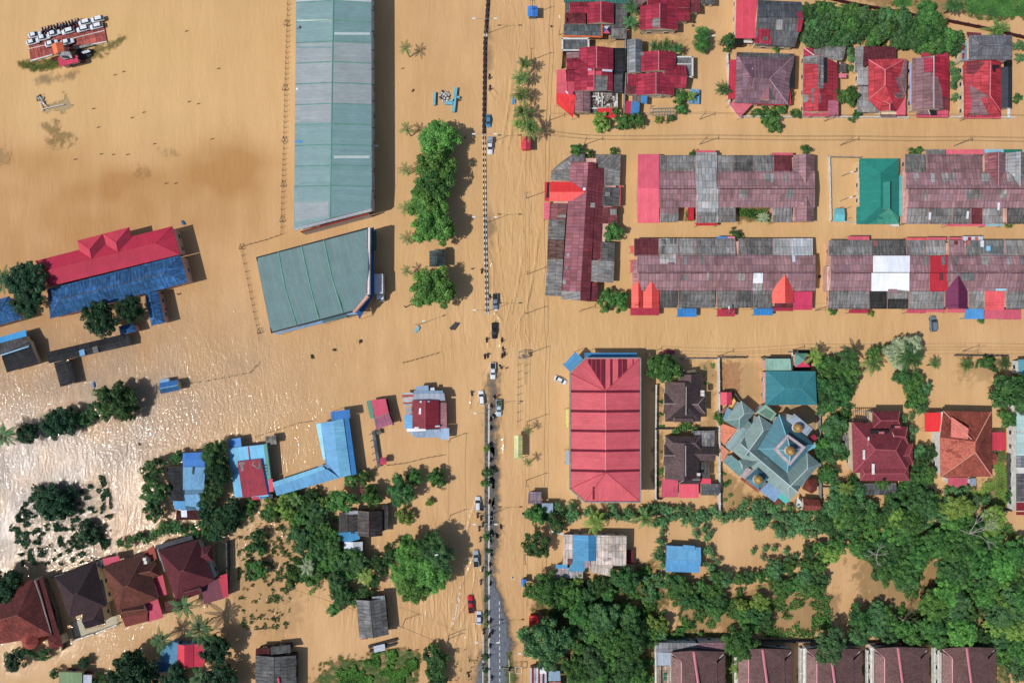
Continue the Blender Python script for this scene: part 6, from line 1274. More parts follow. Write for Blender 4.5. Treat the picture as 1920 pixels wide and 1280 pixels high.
# bits of floating debris
deb=[(84,68,0,'')]
for i,(x,y,s_,c_,lb) in enumerate(((344,418,1.3,(52,110,170),'small blue crate floating right of the crimson roof'),(176,721,1.5,(110,150,190),'pale blue sheet adrift left of the small blue hut'),(783,615,2.3,(130,190,214),'long pale blue board afloat near the bent lamp'),(960,1082,.6,(232,232,232),'tiny white float beside the blue stall'),(853,612,2.6,(72,66,70),'dark wedge of broken boards in the water'),(1050,196,.7,(228,228,232),'white drum floating beside the red carport'),(961,184,1.0,(200,214,220),'white board by the clustered palms'),(963,191,1.4,(96,160,210),'curved blue board under the clustered palms'),(774,170,.9,(120,80,50),'brown crate adrift left of the pale blue beams'),(872,258,.6,(34,34,34),'black drum in the shade of the tree clump'),(1536,519,.9,(60,40,70),'dark round basin beside the gable end of the lower terraces'),(1180,150,.4,(220,220,220),'little white bucket by the grey gable'),(1254,1001,.6,(200,200,190),'tiny pale float by the brown wall shadow'),(590,420,.4,(70,60,50),'small dark log left of the cut-corner hall'),(627,655,1.2,(48,44,34),'dark clump of debris, middle of three under the cut-corner hall'),(585,668,1.4,(48,44,34),'dark clump of debris, leftmost of three under the cut-corner hall'),(676,640,1.2,(48,44,34),'dark clump of debris, rightmost of three under the cut-corner hall'),(312,711,.5,(90,90,70),'small grey float above the blue hut'),(262,832,.9,(60,60,70),'dark log floating in the open water left of the black-sided house'))):
    c=P(x,y); vs=[];fs=[]; a=rng.uniform(0,3)
    if s_>1.9: a=.9
    for k in range(4): box(vs,fs,(c.x+rng.uniform(-.2,.2)*s_,c.y+rng.uniform(-.2,.2)*s_,.12+.1*k),(s_*rng.uniform(.5,1),s_*rng.uniform(.15,.4),.12),a+rng.uniform(-.2,.2))
    o=mesh_obj('floating_debris',vs,fs,plain(c_,.7),None,None,uv=False); tag(o,lb,'debris','floating debris')
for i,(x,y) in enumerate(((142,300),(185,240),(240,291),(330,345),(372,196),(398,262),(270,212),(290,271),(312,345),(190,290),(248,222),(213,291),(410,130),(350,60),(355,192),(232,136),(216,142),(176,205),(700,215),(755,130))):
    c=P(x,y); vs=[];fs=[]; a=rng.uniform(-.3,.3); tube(vs,fs,(c.x-.5,c.y,.0),(c.x+.4,c.y+.3,.35),.09,.05,5); tube(vs,fs,(c.x+.1,c.y+.1,.1),(c.x+.1,c.y+.1,.8),.06,.04,5)
    o=mesh_obj('stick',vs,fs,TIMB,None,None,uv=False); tag(o,'small dark stick or post top poking out of the open water','stick','sticks poking out of the open water upper left')
vs=[];fs=[]
for x,y in ((863,1100),(862,1112),(859,1121),(861,1125),(857,1134),(856,1140),(855,1146),(854,1151),(852,1158),(850,1168),(870,1060),(873,1048)):
    p=P(x,y); box(vs,fs,(p.x,p.y,.02),(.35,.9,.12),-.25)
struct(mesh_obj('broken_kerb',vs,fs,KW,None,None,uv=False))
# ================================================================= raised parking deck, upper left
t=empty('parking_deck',P(126,73),'slanting red-paved raised deck crowded with white cars and motorcycles','platform')
def pq(q,z,h,mat,name,par):
    V=[P(x,y,z) for x,y in q]; n=len(V); A=sum(V[i].x*V[(i+1)%n].y-V[(i+1)%n].x*V[i].y for i in range(n))
    if A<0: V.reverse()
    W_=[tuple(v) for v in V]+[(v.x,v.y,z-h) for v in V]
    return mesh_obj(name,W_,[tuple(range(n)),tuple(reversed(range(n,2*n)))]+[((i+1)%n,i,n+i,n+(i+1)%n) for i in range(n)],mat,None,par)
DZ=.35
pq([(57,114),(200,78),(196,57),(193,33),(178,33),(146,40),(111,48),(80,57),(52,67)],DZ,1.0,sh((186,92,82),.9),'paving',t)
for q in ([(52,68.5),(80,58.5),(111,49.5),(146,41.5),(178,34.5),(194,33),(194,31),(178,32),(146,39),(111,47),(80,56),(52,66)],[(57,115.5),(98,103.5),(98,101.5),(57,113)],[(138,91),(200,79),(200,77),(138,88.5)],[(53,92.5),(105,80.5),(105,79.5),(53,91.3)],[(110,79),(196,58),(196,56.7),(110,77.8)]): pq(q,DZ+.12,.4,WWALL,'kerb',t)
b=B('kiosk','small building with orange ribbed roof and crimson lower roof','kiosk',122,103,wall=PWALL)
b.poly([(108,108,3.0),(112,125,2.8),(147,116,2.8),(144,104,3.0)],me((200,36,80),.2),walls=True)
b.poly([(112,105,3.8),(118,112,3.6),(136,109,3.6),(130,97,4.2),(116,97,4.4)],sh((150,154,158),.6)); b.quadsheet([(117,108),(129,110),(126,105),(115,105)],lambda x,y:4.0,DARK)
b.poly([(96,84,4.2),(102,103,4.2),(109,98,4.9),(104,80,4.9)],me((226,112,60),.2)); b.poly([(104,80,4.9),(109,98,4.9),(121,96,4.4),(117,79,4.4)],me((206,88,44),.3)); b.walls([(98,85),(103,102),(120,97),(116,80)],4.0,.3)
b.flat([(96,109),(99,116),(112,108),(108,104)],1.4,sh((100,50,46)),walls=False); b.flat([(130,126),(131,121),(163,112),(164,116)],1.0,sh((120,60,40)))
b.flat([(145,100),(148,114),(163,110),(172,104),(172,92),(146,92)],.45,DARK,'deck'); b.flat([(152,98),(157,101),(170,97),(165,93)],1.4,sh((196,200,204)),'sheet'); b.flat([(135,89),(170,82),(176,85),(140,93)],.9,sh((150,160,150)),'low_wall')
b=B('gate_frame','rusty broken white frame on the shallow mud bank below the parking deck','frame',78,190,wall=GWALL)
for a_,d_ in (((71,182),(80,208)),((78,205),(120,196)),((74,181),(84,196)),((76,190),(88,200))):
    p,q=P(*a_,.4),P(*d_,.4); vs=[];fs=[]; tube(vs,fs,p,q,.12,.12,6); mesh_obj('bar',vs,fs,WWALL,None,b.root,uv=False)
for i in range(14): b.box('debris',rng.uniform(70,84),rng.uniform(178,194),.05,rng.uniform(.3,1),rng.uniform(.2,.5),.25,rng.choice((DARK,GWALL,CONC)),rng.uniform(0,3))
# ================================================================= vehicles
def carpaint(rgb): return plain(rgb,.28,.02,.5)
TYRE=plain((22,22,22),.9); LAMP=plain((240,236,220),.2,.02); RLAMP=plain((170,20,20),.3,.02)
def loft(secs,w2=1.0):
    """secs: (x, half width, z bottom, z top, top half width)"""
    vs=[];fs=[]
    for x,hw,zb,zt,tw in secs:
        zm=zb+(zt-zb)*.62
        for y,z in ((-hw*.93,zb),(-hw,zm),(-tw,zt-.03),(-tw*.6,zt),(tw*.6,zt),(tw,zt-.03),(hw,zm),(hw*.93,zb)): vs.append((x,y,z))
    n=8
    for i in range(len(secs)-1):
        for j in range(n): fs.append((i*n+j,(i+1)*n+j,(i+1)*n+(j+1)%n,i*n+(j+1)%n))
    fs.append(tuple(range(n))); fs.append(tuple(reversed(range((len(secs)-1)*n,len(secs)*n))))
    return vs,[tuple(reversed(f)) for f in fs]
VM={}
def vmesh(key,vs,fs,mat,sm=False):
    if key in VM: return VM[key]
    me=bpy.data.meshes.new(key[0]); me.from_pydata([tuple(v) for v in vs],[],fs); me.materials.append(mat)
    if sm: me.polygons.foreach_set('use_smooth',[True]*len(me.polygons))
    VM[key]=me; return me
def child(name,me,par,loc=(0,0,0)):
    o=bpy.data.objects.new(name,me); COL.objects.link(o); o.parent=par; o.location=loc; return o
def vehicle(kind,px,py,deg,rgb,label,L=None,z=-.25,group=None,cat=None,name=None,bed=None):
    """front points along +x before turning by deg (photo degrees, counter-clockwise)"""
    t=empty(name or {'sedan':'parked_car','suv':'car','pickup':'pickup_truck'}[kind],P(px,py,z),label,cat or {'pickup':'pickup'}.get(kind,'car'),group); t.rotation_euler.z=R(deg)
    k=(kind,rgb); m=carpaint(rgb); base={'sedan':4.3,'suv':4.5,'pickup':5.2}[kind]; sc=(L or base)/base; t.scale=(sc,sc,sc)
    if kind=='sedan':
        body=[(-2.15,.68,.35,.78,.5),(-2.0,.82,.25,.92,.66),(-1.2,.86,.22,.97,.72),(0,.87,.22,.95,.74),(1.0,.86,.22,.93,.72),(1.85,.8,.24,.82,.62),(2.15,.62,.34,.66,.42)]
        gh=[(-1.65,.62,.9,.95,.5),(-1.0,.74,.9,1.34,.56),(-.3,.76,.9,1.44,.58),(.35,.75,.9,1.4,.57),(1.15,.66,.9,.96,.52)]; rf=(-1.0,.42,.56,1.45)
    elif kind=='suv':
        body=[(-2.2,.78,.35,.95,.6),(-2.05,.86,.28,1.05,.74),(-1,.89,.26,1.05,.78),(.8,.89,.26,1.03,.78),(1.8,.85,.28,.96,.7),(2.22,.7,.38,.78,.5)]
        gh=[(-2.05,.72,.98,1.1,.62),(-1.8,.76,.98,1.58,.6),(-.5,.78,.98,1.66,.62),(.4,.76,.98,1.6,.6),(1.15,.68,.98,1.06,.56)]; rf=(-1.75,.42,.6,1.66)
    else:
        body=[(-2.6,.84,.4,.92,.8),(-2.5,.88,.34,.98,.84),(-.75,.89,.34,.98,.84),(-.7,.89,.34,1.02,.78),(1.0,.89,.34,1.02,.76),(2.2,.84,.36,.94,.66),(2.6,.7,.44,.76,.5)]
        gh=[(-.8,.72,.98,1.1,.64),(-.62,.76,.98,1.6,.6),(.0,.77,.98,1.66,.6),(.5,.75,.98,1.6,.58),(1.2,.68,.98,1.06,.56)]; rf=(-.6,.5,.6,1.66)
    vs,fs=loft(body); bo=child('body',vmesh(('body',)+k,vs,fs,m,False),t)
    vs,fs=loft(gh); child('window_glass',vmesh(('window_glass',kind),vs,fs,GLASS),t)
    vs=[];fs=[]; x0,x1,hw,zt=rf; n0=6
    for i in range(7):
        x=x0+(x1-x0)*i/6; zz=zt+.015-.05*abs(i/6-.5)**2*4+.0
        for y in (-hw,-hw*.5,0,hw*.5,hw): vs.append((x,y,zz-.035*(y/hw)**2+.02))
    for i in range(6):
        for j in range(4): a=i*5+j; fs.append((a,a+5,a+6,a+1))
    nn=len(vs); vs+=[(x,y,z_-.05) for x,y,z_ in vs[:nn]]; fs+=[tuple(q+nn for q in reversed(f)) for f in fs[:24]]
    ed=[0,1,2,3,4,9,14,19,24,29,34,33,32,31,30,25,20,15,10,5]
    for i in range(20): a,c=ed[i],ed[(i+1)%20]; fs.append((a,c,c+nn,a+nn))
    child('roof',vmesh(('roof',)+k,vs,fs,m),t)
    xw=1.35 if kind!='pickup' else 1.6
    for x in (-xw,xw):
        for y in (-.78,.78):
            vs=[];fs=[]; tube(vs,fs,(0,-.11,0),(0,.11,0),.34,.34,14); w_=child('wheel',vmesh(('wheel',1),vs,fs,TYRE),t,(x,y,.34)); vs=[];fs=[]; tube(vs,fs,(0,-.12,0),(0,.12,0),.19,.19,10); child('rim',vmesh(('rim',1),vs,fs,POLE),w_)
    ex=body[-1][0]; 
    for y in (-.52,.52):
        vs=[];fs=[]; box(vs,fs,(0,0,0),(.16,.3,.14)); child('headlight',vmesh(('headlight',1),vs,fs,LAMP),t,(ex-.1,y,.66)); child('tail_light',vmesh(('tail_light',1),vs,fs,RLAMP),t,(body[0][0]+.08,y,.78))
        vs=[];fs=[]; box(vs,fs,(0,0,0),(.12,.2,.14)); child('mirror',vmesh(('mirror',)+(rgb,),vs,fs,m),t,(.85,y*1.85,1.05))
    if kind=='pickup':
        if bed=='box':
            vs,fs=loft([(-2.62,.86,.9,1.75,.8),(-2.5,.88,.9,1.82,.84),(-.85,.88,.9,1.82,.84),(-.8,.86,.9,1.75,.8)]); child('canopy',vmesh(('canopy',rgb),vs,fs,plain((150,158,176),.5,.1)),t)
        else:
            vs=[];fs=[]; box(vs,fs,(-1.65,0,1.0),(1.66,1.44,.05)); child('load_bed',vmesh(('load_bed',1),vs,fs,plain((40,42,46),.8,.2)),t)
            vs=[];fs=[]
            for c_,s_ in (((-1.65,.8,1.1),(1.8,.1,.26)),((-1.65,-.8,1.1),(1.8,.1,.26)),((-2.52,0,1.1),(.1,1.6,.26)),((-.76,0,1.12),(.08,1.6,.3))): box(vs,fs,c_,s_)
            child('bed_rail',vmesh(('bed_rail',)+k,vs,fs,m),t)
            if bed=='load':
                r_=random.Random(3)
                for i in range(9): vs=[];fs=[]; a,c_=r_.uniform(-2.3,-1),r_.uniform(-.5,.5); box(vs,fs,(a,c_,1.3),(.5,.4,.5),r_.uniform(0,3)); 
                vs=[];fs=[]
                for i in range(16): box(vs,fs,(r_.uniform(-2.3,-1),r_.uniform(-.55,.55),r_.uniform(1.15,1.5)),(.4,.35,.3),r_.uniform(0,3))
                child('load',vmesh(('load',1),vs,fs,plain((90,120,80),.8,.4)),t)
    return t
W_=(236,238,242)
V_=[('sedan',916,228,-90,(74,140,172),'teal blue hatchback beside the top of the striped kerb',3.9),
('pickup',919,275,-90,(226,230,238),'white pickup with a blue-grey covered back near the striped kerb',5.0,'box'),
('pickup',929,566,-90,(120,140,160),'pickup with black bed and pale cab, first below the striped kerb',4.9,None),
('pickup',927,620,-90,(22,30,36),'black pickup wading through the road junction',4.8,None),
('pickup',924.5,695,-90,(226,232,236),'white pickup with an open dark bed below the wading motorcycles',4.9,None),
('suv',903,745,95,(236,238,242),'white estate car in the left lane where the median begins',4.3),
('pickup',935.5,764,-90,(190,206,220),'silver pickup loaded with green goods beside the lamp',5.0,'load'),
('suv',896,943,90,(216,222,230),'white estate car in the left lane beyond the tall median plants',4.4),
('pickup',893,1045,92,(160,172,184),'grey and silver pickup in the left lane near the big tree',5.0,None),
('pickup',883,1130,95,(196,22,44),'red pickup making a wake in the left lane',5.2,None),
('sedan',898.5,1156,90,(206,216,236),'pale silver saloon close behind the red pickup',4.0),
('suv',1747,607,94,(110,130,140),'grey estate car alone in the lower side street',4.9),
('sedan',1050.5,712,-28,(232,234,238),'white saloon beside the cut corner of the large red hall',3.9),
('sedan',1254,660,0,(196,28,60),'crimson car half hidden above the round tree',3.4)]
for v in V_: vehicle(v[0],v[1],v[2],v[3],v[4],v[5],v[6],bed=v[7] if len(v)>7 else None)
dk=[(183,51),(158,56),(130,60),(104,64),(84,72),(64,80),(68,67),(161,44),(185,38),(99,83),(129,80)]
dl=['at the right end of the front row','second from the right in the front row','third from the right in the front row','in the middle of the deck, below the motorcycles','second from the left end of the front row','leftmost of the front row','leftmost of the back row, beyond the motorcycles','second from the right in the back row','rightmost of the back row','half under the orange roof','shaded, beside the orange roofed kiosk']
for i,(x,y) in enumerate(dk): vehicle('suv' if i in (0,1,2,7,8) else 'sedan',x,y,(194 if i in (0,1,2,7,8) else 14)+rng.uniform(-2,2),W_,'white car on the parking deck, '+dl[i],3.9,z=DZ,name='parked_car',group='white cars on the parking deck')
# box lorry
t=empty('lorry',P(715,541,-.1),'white lorry with a long grey box body parked beside the blue canopy','lorry'); t.rotation_euler.z=R(-89)
vs=[];fs=[]; box(vs,fs,(-1.1,0,2.55),(5.8,2.4,3.1)); child('cargo_box',vmesh(('cargo_box',1),vs,fs,plain((214,216,226),.6,.1)),t)
vs=[];fs=[]; 
for y in (-1.2,1.2): box(vs,fs,(-1.1,y,4.14),(5.8,.1,.12))
box(vs,fs,(-4.0,0,4.14),(.1,2.4,.12)); box(vs,fs,(1.75,0,4.14),(.1,2.4,.12)); child('box_rim',vmesh(('box_rim',1),vs,fs,WWALL),t)
vs,fs=loft([(1.95,1.05,.5,2.3,.95),(2.1,1.1,.5,2.4,1.0),(3.3,1.1,.5,2.4,.98),(3.9,1.05,.5,1.6,.9)]); child('cab',vmesh(('cab',1),vs,fs,carpaint(W_)),t)
vs=[];fs=[]; box(vs,fs,(3.68,0,2.0),(.35,1.8,.5),0,-.9); child('windscreen',vmesh(('windscreen',1),vs,fs,GLASS),t)
for x in (-3,-1.9,2.9):
    for y in (-1,1): vs=[];fs=[]; tube(vs,fs,(0,-.15,0),(0,.15,0),.48,.48,14); child('wheel',vmesh(('wheel',2),vs,fs,TYRE),t,(x,y,.48))
# ================================================================= people and motorcycles
def skinmesh(key,joints,edges,colors,helmet=None):
    me=bpy.data.meshes.new('p'); me.from_pydata([j[:3] for j in joints],edges,[]); o=bpy.data.objects.new('p',me); COL.objects.link(o)
    md=o.modifiers.new('s','SKIN'); sb=o.modifiers.new('u','SUBSURF'); sb.levels=1; sb.render_levels=1
    for v,j in zip(me.skin_vertices[0].data,joints): v.radius=(j[3],j[4] if len(j)>4 else j[3])
    me.skin_vertices[0].data[0].use_root=True
    dg=bpy.context.evaluated_depsgraph_get(); dg.update(); out=bpy.data.meshes.new_from_object(o.evaluated_get(dg)); out.name='person'
    bpy.data.objects.remove(o); out.materials.clear()
    for c in colors: out.materials.append(c)
    return out
SKIN=plain((150,104,78),.6,.05)
def paint(me,fn):
    for p in me.polygons: p.material_index=fn(p.center)
# seated rider facing +x; origin at the seat
JR=[(0,0,.1,.15,.13),(.05,0,.35,.16,.13),(.1,0,.55,.18,.12),(.14,0,.68,.07),(.16,0,.8,.095),(.17,0,.92,.085),
 (.12,.2,.6,.07),(.28,.3,.4,.05),(.5,.3,.35,.038),(.57,.3,.34,.03),(.12,-.2,.6,.07),(.28,-.3,.4,.05),(.5,-.3,.35,.038),(.57,-.3,.34,.03),
 (.08,.12,.06,.1),(.42,.2,.05,.08),(.38,.2,-.35,.055),(.5,.2,-.42,.045),(.08,-.12,.06,.1),(.42,-.2,.05,.08),(.38,-.2,-.35,.055),(.5,-.2,-.42,.045)]
ER=[(0,1),(1,2),(2,3),(3,4),(4,5),(2,6),(6,7),(7,8),(8,9),(2,10),(10,11),(11,12),(12,13),(0,14),(14,15),(15,16),(16,17),(0,18),(18,19),(19,20),(20,21)]
# wading walker leaning forward; origin at the water line between the legs
JW=[(0,0,.5,.14,.12),(.04,0,.75,.15,.12),(.08,0,.98,.19,.12),(.1,0,1.12,.065),(.13,0,1.25,.095),(.14,0,1.36,.085),
 (.08,.22,1.02,.065),(.2,.26,.78,.05),(.38,.2,.68,.038),(.46,.18,.68,.03),(.08,-.22,1.02,.065),(.16,-.27,.78,.05),(.34,-.24,.64,.038),(.42,-.23,.62,.03),
 (.0,.1,.42,.1),(.14,.12,.05,.07),(.06,.12,-.35,.05),(0,-.1,.42,.1),(-.1,-.12,.05,.07),(-.22,-.12,-.35,.05)]
EW=[(0,1),(1,2),(2,3),(3,4),(4,5),(2,6),(6,7),(7,8),(8,9),(2,10),(10,11),(11,12),(12,13),(0,14),(14,15),(15,16),(0,17),(17,18),(18,19)]
SH=[((150,30,34),'red'),((60,60,84),'dark blue'),((36,34,36),'black'),((200,200,204),'white'),((110,44,44),'maroon'),((70,84,70),'olive')]
PM={}
def person_mesh(kind,si):
    if (kind,si) in PM: return PM[(kind,si)]
    cols=[plain(SH[si][0],.8),plain((44,46,60),.85),SKIN,plain((26,20,18),.8)]
    me=skinmesh(kind,JR if kind=='r' else JW,ER if kind=='r' else EW,cols)
    hz=(.74,.14,.34) if kind=='r' else (1.16,.5,.6)
    def f(c):
        if c.z>hz[0]+.1 and c.x<.2: return 3
        if c.z>hz[0]-.02: return 2
        if abs(c.y)>.15 and c.x>(.36 if kind=='r' else .26) and c.z>hz[1]+.05: return 2
        return 0 if c.z>hz[1] else 1
    paint(me,f); PM[(kind,si)]=me; return me
def ball(key,r,mat,sx=1):
    if key in VM: return VM[key]
    vs=[];fs=[];n=12
    for i in range(1,6):
        a=math.pi*i/8.5
        for j in range(n): t_=2*math.pi*j/n; vs.append((r*sx*math.sin(a)*math.cos(t_),r*math.sin(a)*math.sin(t_),r*math.cos(a)))
    vs.append((0,0,r)); 
    for i in range(4):
        for j in range(n): fs.append((i*n+j,(i+1)*n+j,(i+1)*n+(j+1)%n,i*n+(j+1)%n))
    for j in range(n): fs.append((5*n,j,(j+1)%n))
    fs.append(tuple(reversed(range(4*n,5*n))))
    me=bpy.data.meshes.new('helmet'); me.from_pydata(vs,[],fs); me.materials.append(mat); VM[key]=me; return me
def rider(px,py,deg,si,label,z=-.2,group='riders on motorcycles'):
    t=bpy.data.objects.new('person',person_mesh('r',si)); COL.objects.link(t); t.location=P(px,py,z+.72); t.rotation_euler.z=R(deg); tag(t,label,'person',group); t.scale=(1.0,)*3
    hc=[(200,30,30),(30,30,34),(220,220,224),(40,80,140)][(si+int(px))%4]
    child('helmet',ball(('helmet',hc),.145,plain(hc,.25),1.1),t,(.17,0,.88)); return t
def moto(px,py,deg,rgb,label,z=-.2,group='motorcycles on the flooded road'):
    t=empty('motorcycle',P(px,py,z),label,'motorcycle',group); t.rotation_euler.z=R(deg); m=carpaint(rgb)
    for x in (-.62,.62): vs=[];fs=[]; tube(vs,fs,(0,-.05,0),(0,.05,0),.29,.29,14); child('wheel',vmesh(('wheel',3),vs,fs,TYRE),t,(x,0,.29))
    vs,fs=loft([(-.85,.1,.5,.72,.06),(-.5,.14,.4,.74,.1),(0,.12,.35,.66,.08),(.2,.16,.3,.7,.1),(.45,.2,.35,.85,.1),(.62,.1,.5,.98,.06)]); child('body',vmesh(('moto_body',rgb),vs,fs,m),t)
    vs,fs=loft([(-.75,.11,.7,.8,.09),(-.3,.14,.68,.82,.12),(.12,.1,.64,.74,.07)]); child('seat',vmesh(('seat',1),vs,fs,TYRE),t)
    vs=[];fs=[]; tube(vs,fs,(.5,-.34,1.0),(.5,.34,1.0),.025); tube(vs,fs,(.5,0,1.0),(.64,0,.3),.03); child('handlebar',vmesh(('handlebar',1),vs,fs,POLE),t)
    vs=[];fs=[]; box(vs,fs,(0,0,0),(.1,.16,.12)); child('headlight',vmesh(('headlight',2),vs,fs,LAMP),t,(.66,0,.86)); return t
def walker(px,py,deg,si,label,z=-.15):
    t=bpy.data.objects.new('person',person_mesh('w',si)); COL.objects.link(t); t.location=P(px,py,z); t.rotation_euler.z=R(deg); tag(t,label,'person','people wading through the flood'); return t
MC=[(170,24,30),(40,44,60),(30,30,32),(200,204,210),(30,60,120)]
places=[(917,145,-90,'making a wake beside the striped kerb'),(918,166,-92,'following the wake below the faint grey patch'),(903,508,88,'alone left of the striped kerb'),(917.5,557,-88,'squeezed between the kerb and the first pickup'),(912,637,92,'just left and below the black pickup'),(940.5,638,-92,'just right and below the black pickup'),(908.5,668,92,'left one of the pair above the white pickup'),(914,666,90,'right one of the pair on the left of the lane'),(942,655,-85,'ahead of the little cluster on the right'),(941,667,-88,'in the cluster right above the white pickup'),(945,664,-95,'outermost of the cluster on the right'),(884,737,100,'alone at the far left of the lanes'),(938,688,-60,'beside the bed of the white pickup'),(920.5,761,-85,'just above the lamp beside the dry median'),(925,780,-80,'beside the loaded silver pickup'),(919,786,-90,'hugging the median below the lamp'),(920,802,-90,'alone along the upper dry median'),(920,833,-90,'beside the round green median bush'),(919,862,-90,'below the round green median bush'),(920,880,-90,'entering the shade of the tall median plants'),(895,965,90,'left of the pair below the white estate car'),(901.5,970,92,'right of the pair below the white estate car'),(905,982,85,'touching the median left side'),(919,981,-90,'beside the median lamp'),(921,963,-88,'above the median lamp on the right'),(938.5,987,-80,'out in the right lane alone'),(931,1004,-70,'turning in the right lane beside the tall median plants'),(922,1000,-90,'in the dark shade of the median plants'),(904,1066,80,'left of the median under the silver pickup'),(906,1182,90,'left of the median above the white edge line'),(922,1184,-88,'on the dry asphalt by the lowest lamp'),(917,1190,-95,'hard against the median below the lowest lamp'),(905,1247,90,'left of the median near the bottom edge'),(877.5,1263,110,'in the left water near the bottom edge'),(954,1254,-100,'at the right edge of the dry road'),(919,1163,-90,'under the clipped median bush shadows')]
extra=[(900,1010,86),(919,1015,-90),(920,1040,-92),(918,1058,-88),(901,1090,90),(919,1093,-90),(918,1210,-88),(904,1230,88),(921,1270,-90),(917,940,-90),(904,952,88),(898,990,92),(926,745,-88),(921,905,-90),(905,905,90)]
places+=[(x,y,a,None) for x,y,a in extra]
for i,(x,y,a,l) in enumerate(places):
    z=-.05 if y>1150 and x>905 else -.2; si=rng.randrange(6)
    if l is None:
        moto(x,y,a,MC[i%5],'motorcycle in the thin file along the dry median, lower road',z,'motorcycles in file along the lower median'); rider(x,y,a,si,'rider on one of the motorcycles filing along the lower median',z,'riders in file along the lower median'); continue
    moto(x,y,a,MC[i%5],'motorcycle '+l,z); rider(x,y,a,si,'helmeted rider in %s shirt '%SH[si][1]+l,z)
for x,y,a,si,l in ((335,552,40,4,'person in maroon wading right of the weathered blue roof'),(313,580,10,1,'person in dark blue standing by the half-sunk frame near the blue wing'),(885,505,90,4,'person in maroon wading left of the striped kerb'),(935,740,-90,0,'person in red wading beside the silver pickup'),(1298,50,200,1,'person in dark blue wading right of the crimson houses at the top'),(1301,44,180,2,'person in black wading behind another at the top houses'),(1355,97,0,2,'person in black beside the black water tank'),(948,690,0,5,'person in olive wading right of the white pickup'),(861,190,90,2,'person in black beside the pale blue beams'),(1033,52,100,1,'person in dark blue wading left of the carport at the top')): walker(x,y,a,si,l)
# motorcycles packed on the deck
k=0
for i in range(13):
    for j in range(2):
        x=82+i*5.6; y=(63.5-i*1.45)-j*5.5+rng.uniform(-.6,.6)
        if x>150: continue
        moto(x,y,100+rng.uniform(-12,12),MC[k%5],'motorcycle packed in the dark double row on the parking deck',DZ,'motorcycles packed on the parking deck'); k+=1
for x,y in ((136,85),(128,88),(131,84)): moto(x,y,30,MC[k%5],'motorcycle parked in the shade beside the orange roofed kiosk',DZ,'motorcycles by the orange kiosk'); k+=1
# ================================================================= vegetation
def leafmat(name,c0,c1,c2):
    m,nt,b=newmat(name,.55,.25); L=nt.links
    oi=N(nt,'ShaderNodeObjectInfo'); geo=N(nt,'ShaderNodeNewGeometry'); at_=N(nt,'ShaderNodeAttribute',attribute_name='tone')
    a=mixc(nt,c0+(1,),c1+(1,),at_.outputs[2]); hs=N(nt,'ShaderNodeHueSaturation'); L.new(a,hs.inputs['Color'])
    mr=N(nt,'ShaderNodeMapRange'); L.new(oi.outputs['Random'],mr.inputs[0]); mr.inputs[3].default_value=.485; mr.inputs[4].default_value=.515; L.new(mr.outputs[0],hs.inputs['Hue'])
    mv=N(nt,'ShaderNodeMath',operation='MULTIPLY_ADD'); L.new(oi.outputs['Random'],mv.inputs[0]); mv.inputs[1].default_value=.5; mv.inputs[2].default_value=.75; L.new(mv.outputs[0],hs.inputs['Value'])
    L.new(hs.outputs[0],b.inputs['Base Color']); tl=N(nt,'ShaderNodeBsdfTranslucent'); L.new(hs.outputs[0],tl.inputs[0]); ms=N(nt,'ShaderNodeMixShader'); ms.inputs[0].default_value=.22
    L.new(b.outputs[0],ms.inputs[1]); L.new(tl.outputs[0],ms.inputs[2]); L.new(ms.outputs[0],nt.nodes['Material Output'].inputs[0]); return m
LM={'k':leafmat('leaves_deep_dark',(.012,.042,.018),(.04,.11,.045),None),'l':leafmat('leaves_light_green',(.055,.16,.035),(.20,.43,.085),None),'q':leafmat('palm_leaves',(.022,.075,.02),(.24,.36,.09),None),'g':leafmat('leaves_green',(.03,.095,.026),(.125,.275,.06),None),'d':leafmat('leaves_dark',(.026,.078,.024),(.085,.20,.055),None),'y':leafmat('leaves_yellow_green',(.12,.22,.04),(.30,.42,.09),None),
 'b':leafmat('leaves_blue_green',(.042,.115,.042),(.13,.27,.095),None),'p':leafmat('leaves_pale',(.26,.33,.18),(.46,.52,.32),None),'r':leafmat('leaves_brown',(.10,.07,.03),(.22,.16,.08),None)}
BARK=plain((98,84,68),.9,.25); PBARK=plain((176,168,158),.9,.15)
def quads_mesh(name,C,U,V,tone,mat,fold=None):
    """rhombic leaves: centre C, half axes U, V"""
    n=len(C); co=np.empty((n,4,3),'f'); co[:,0]=C-U; co[:,1]=C-V; co[:,2]=C+U; co[:,3]=C+V
    if fold is not None: co[:,1]+=fold; co[:,3]+=fold
    me=bpy.data.meshes.new(name); me.vertices.add(4*n); me.vertices.foreach_set('co',co.ravel()); me.loops.add(4*n); me.loops.foreach_set('vertex_index',np.arange(4*n)); me.polygons.add(n); me.polygons.foreach_set('loop_start',np.arange(n)*4); me.update()
    at_=me.attributes.new('tone','FLOAT','POINT'); at_.data.foreach_set('value',np.repeat(tone,4).astype('f')); me.materials.append(mat); return me
def unit(v): return v/np.maximum(1e-6,np.linalg.norm(v,axis=-1,keepdims=True))
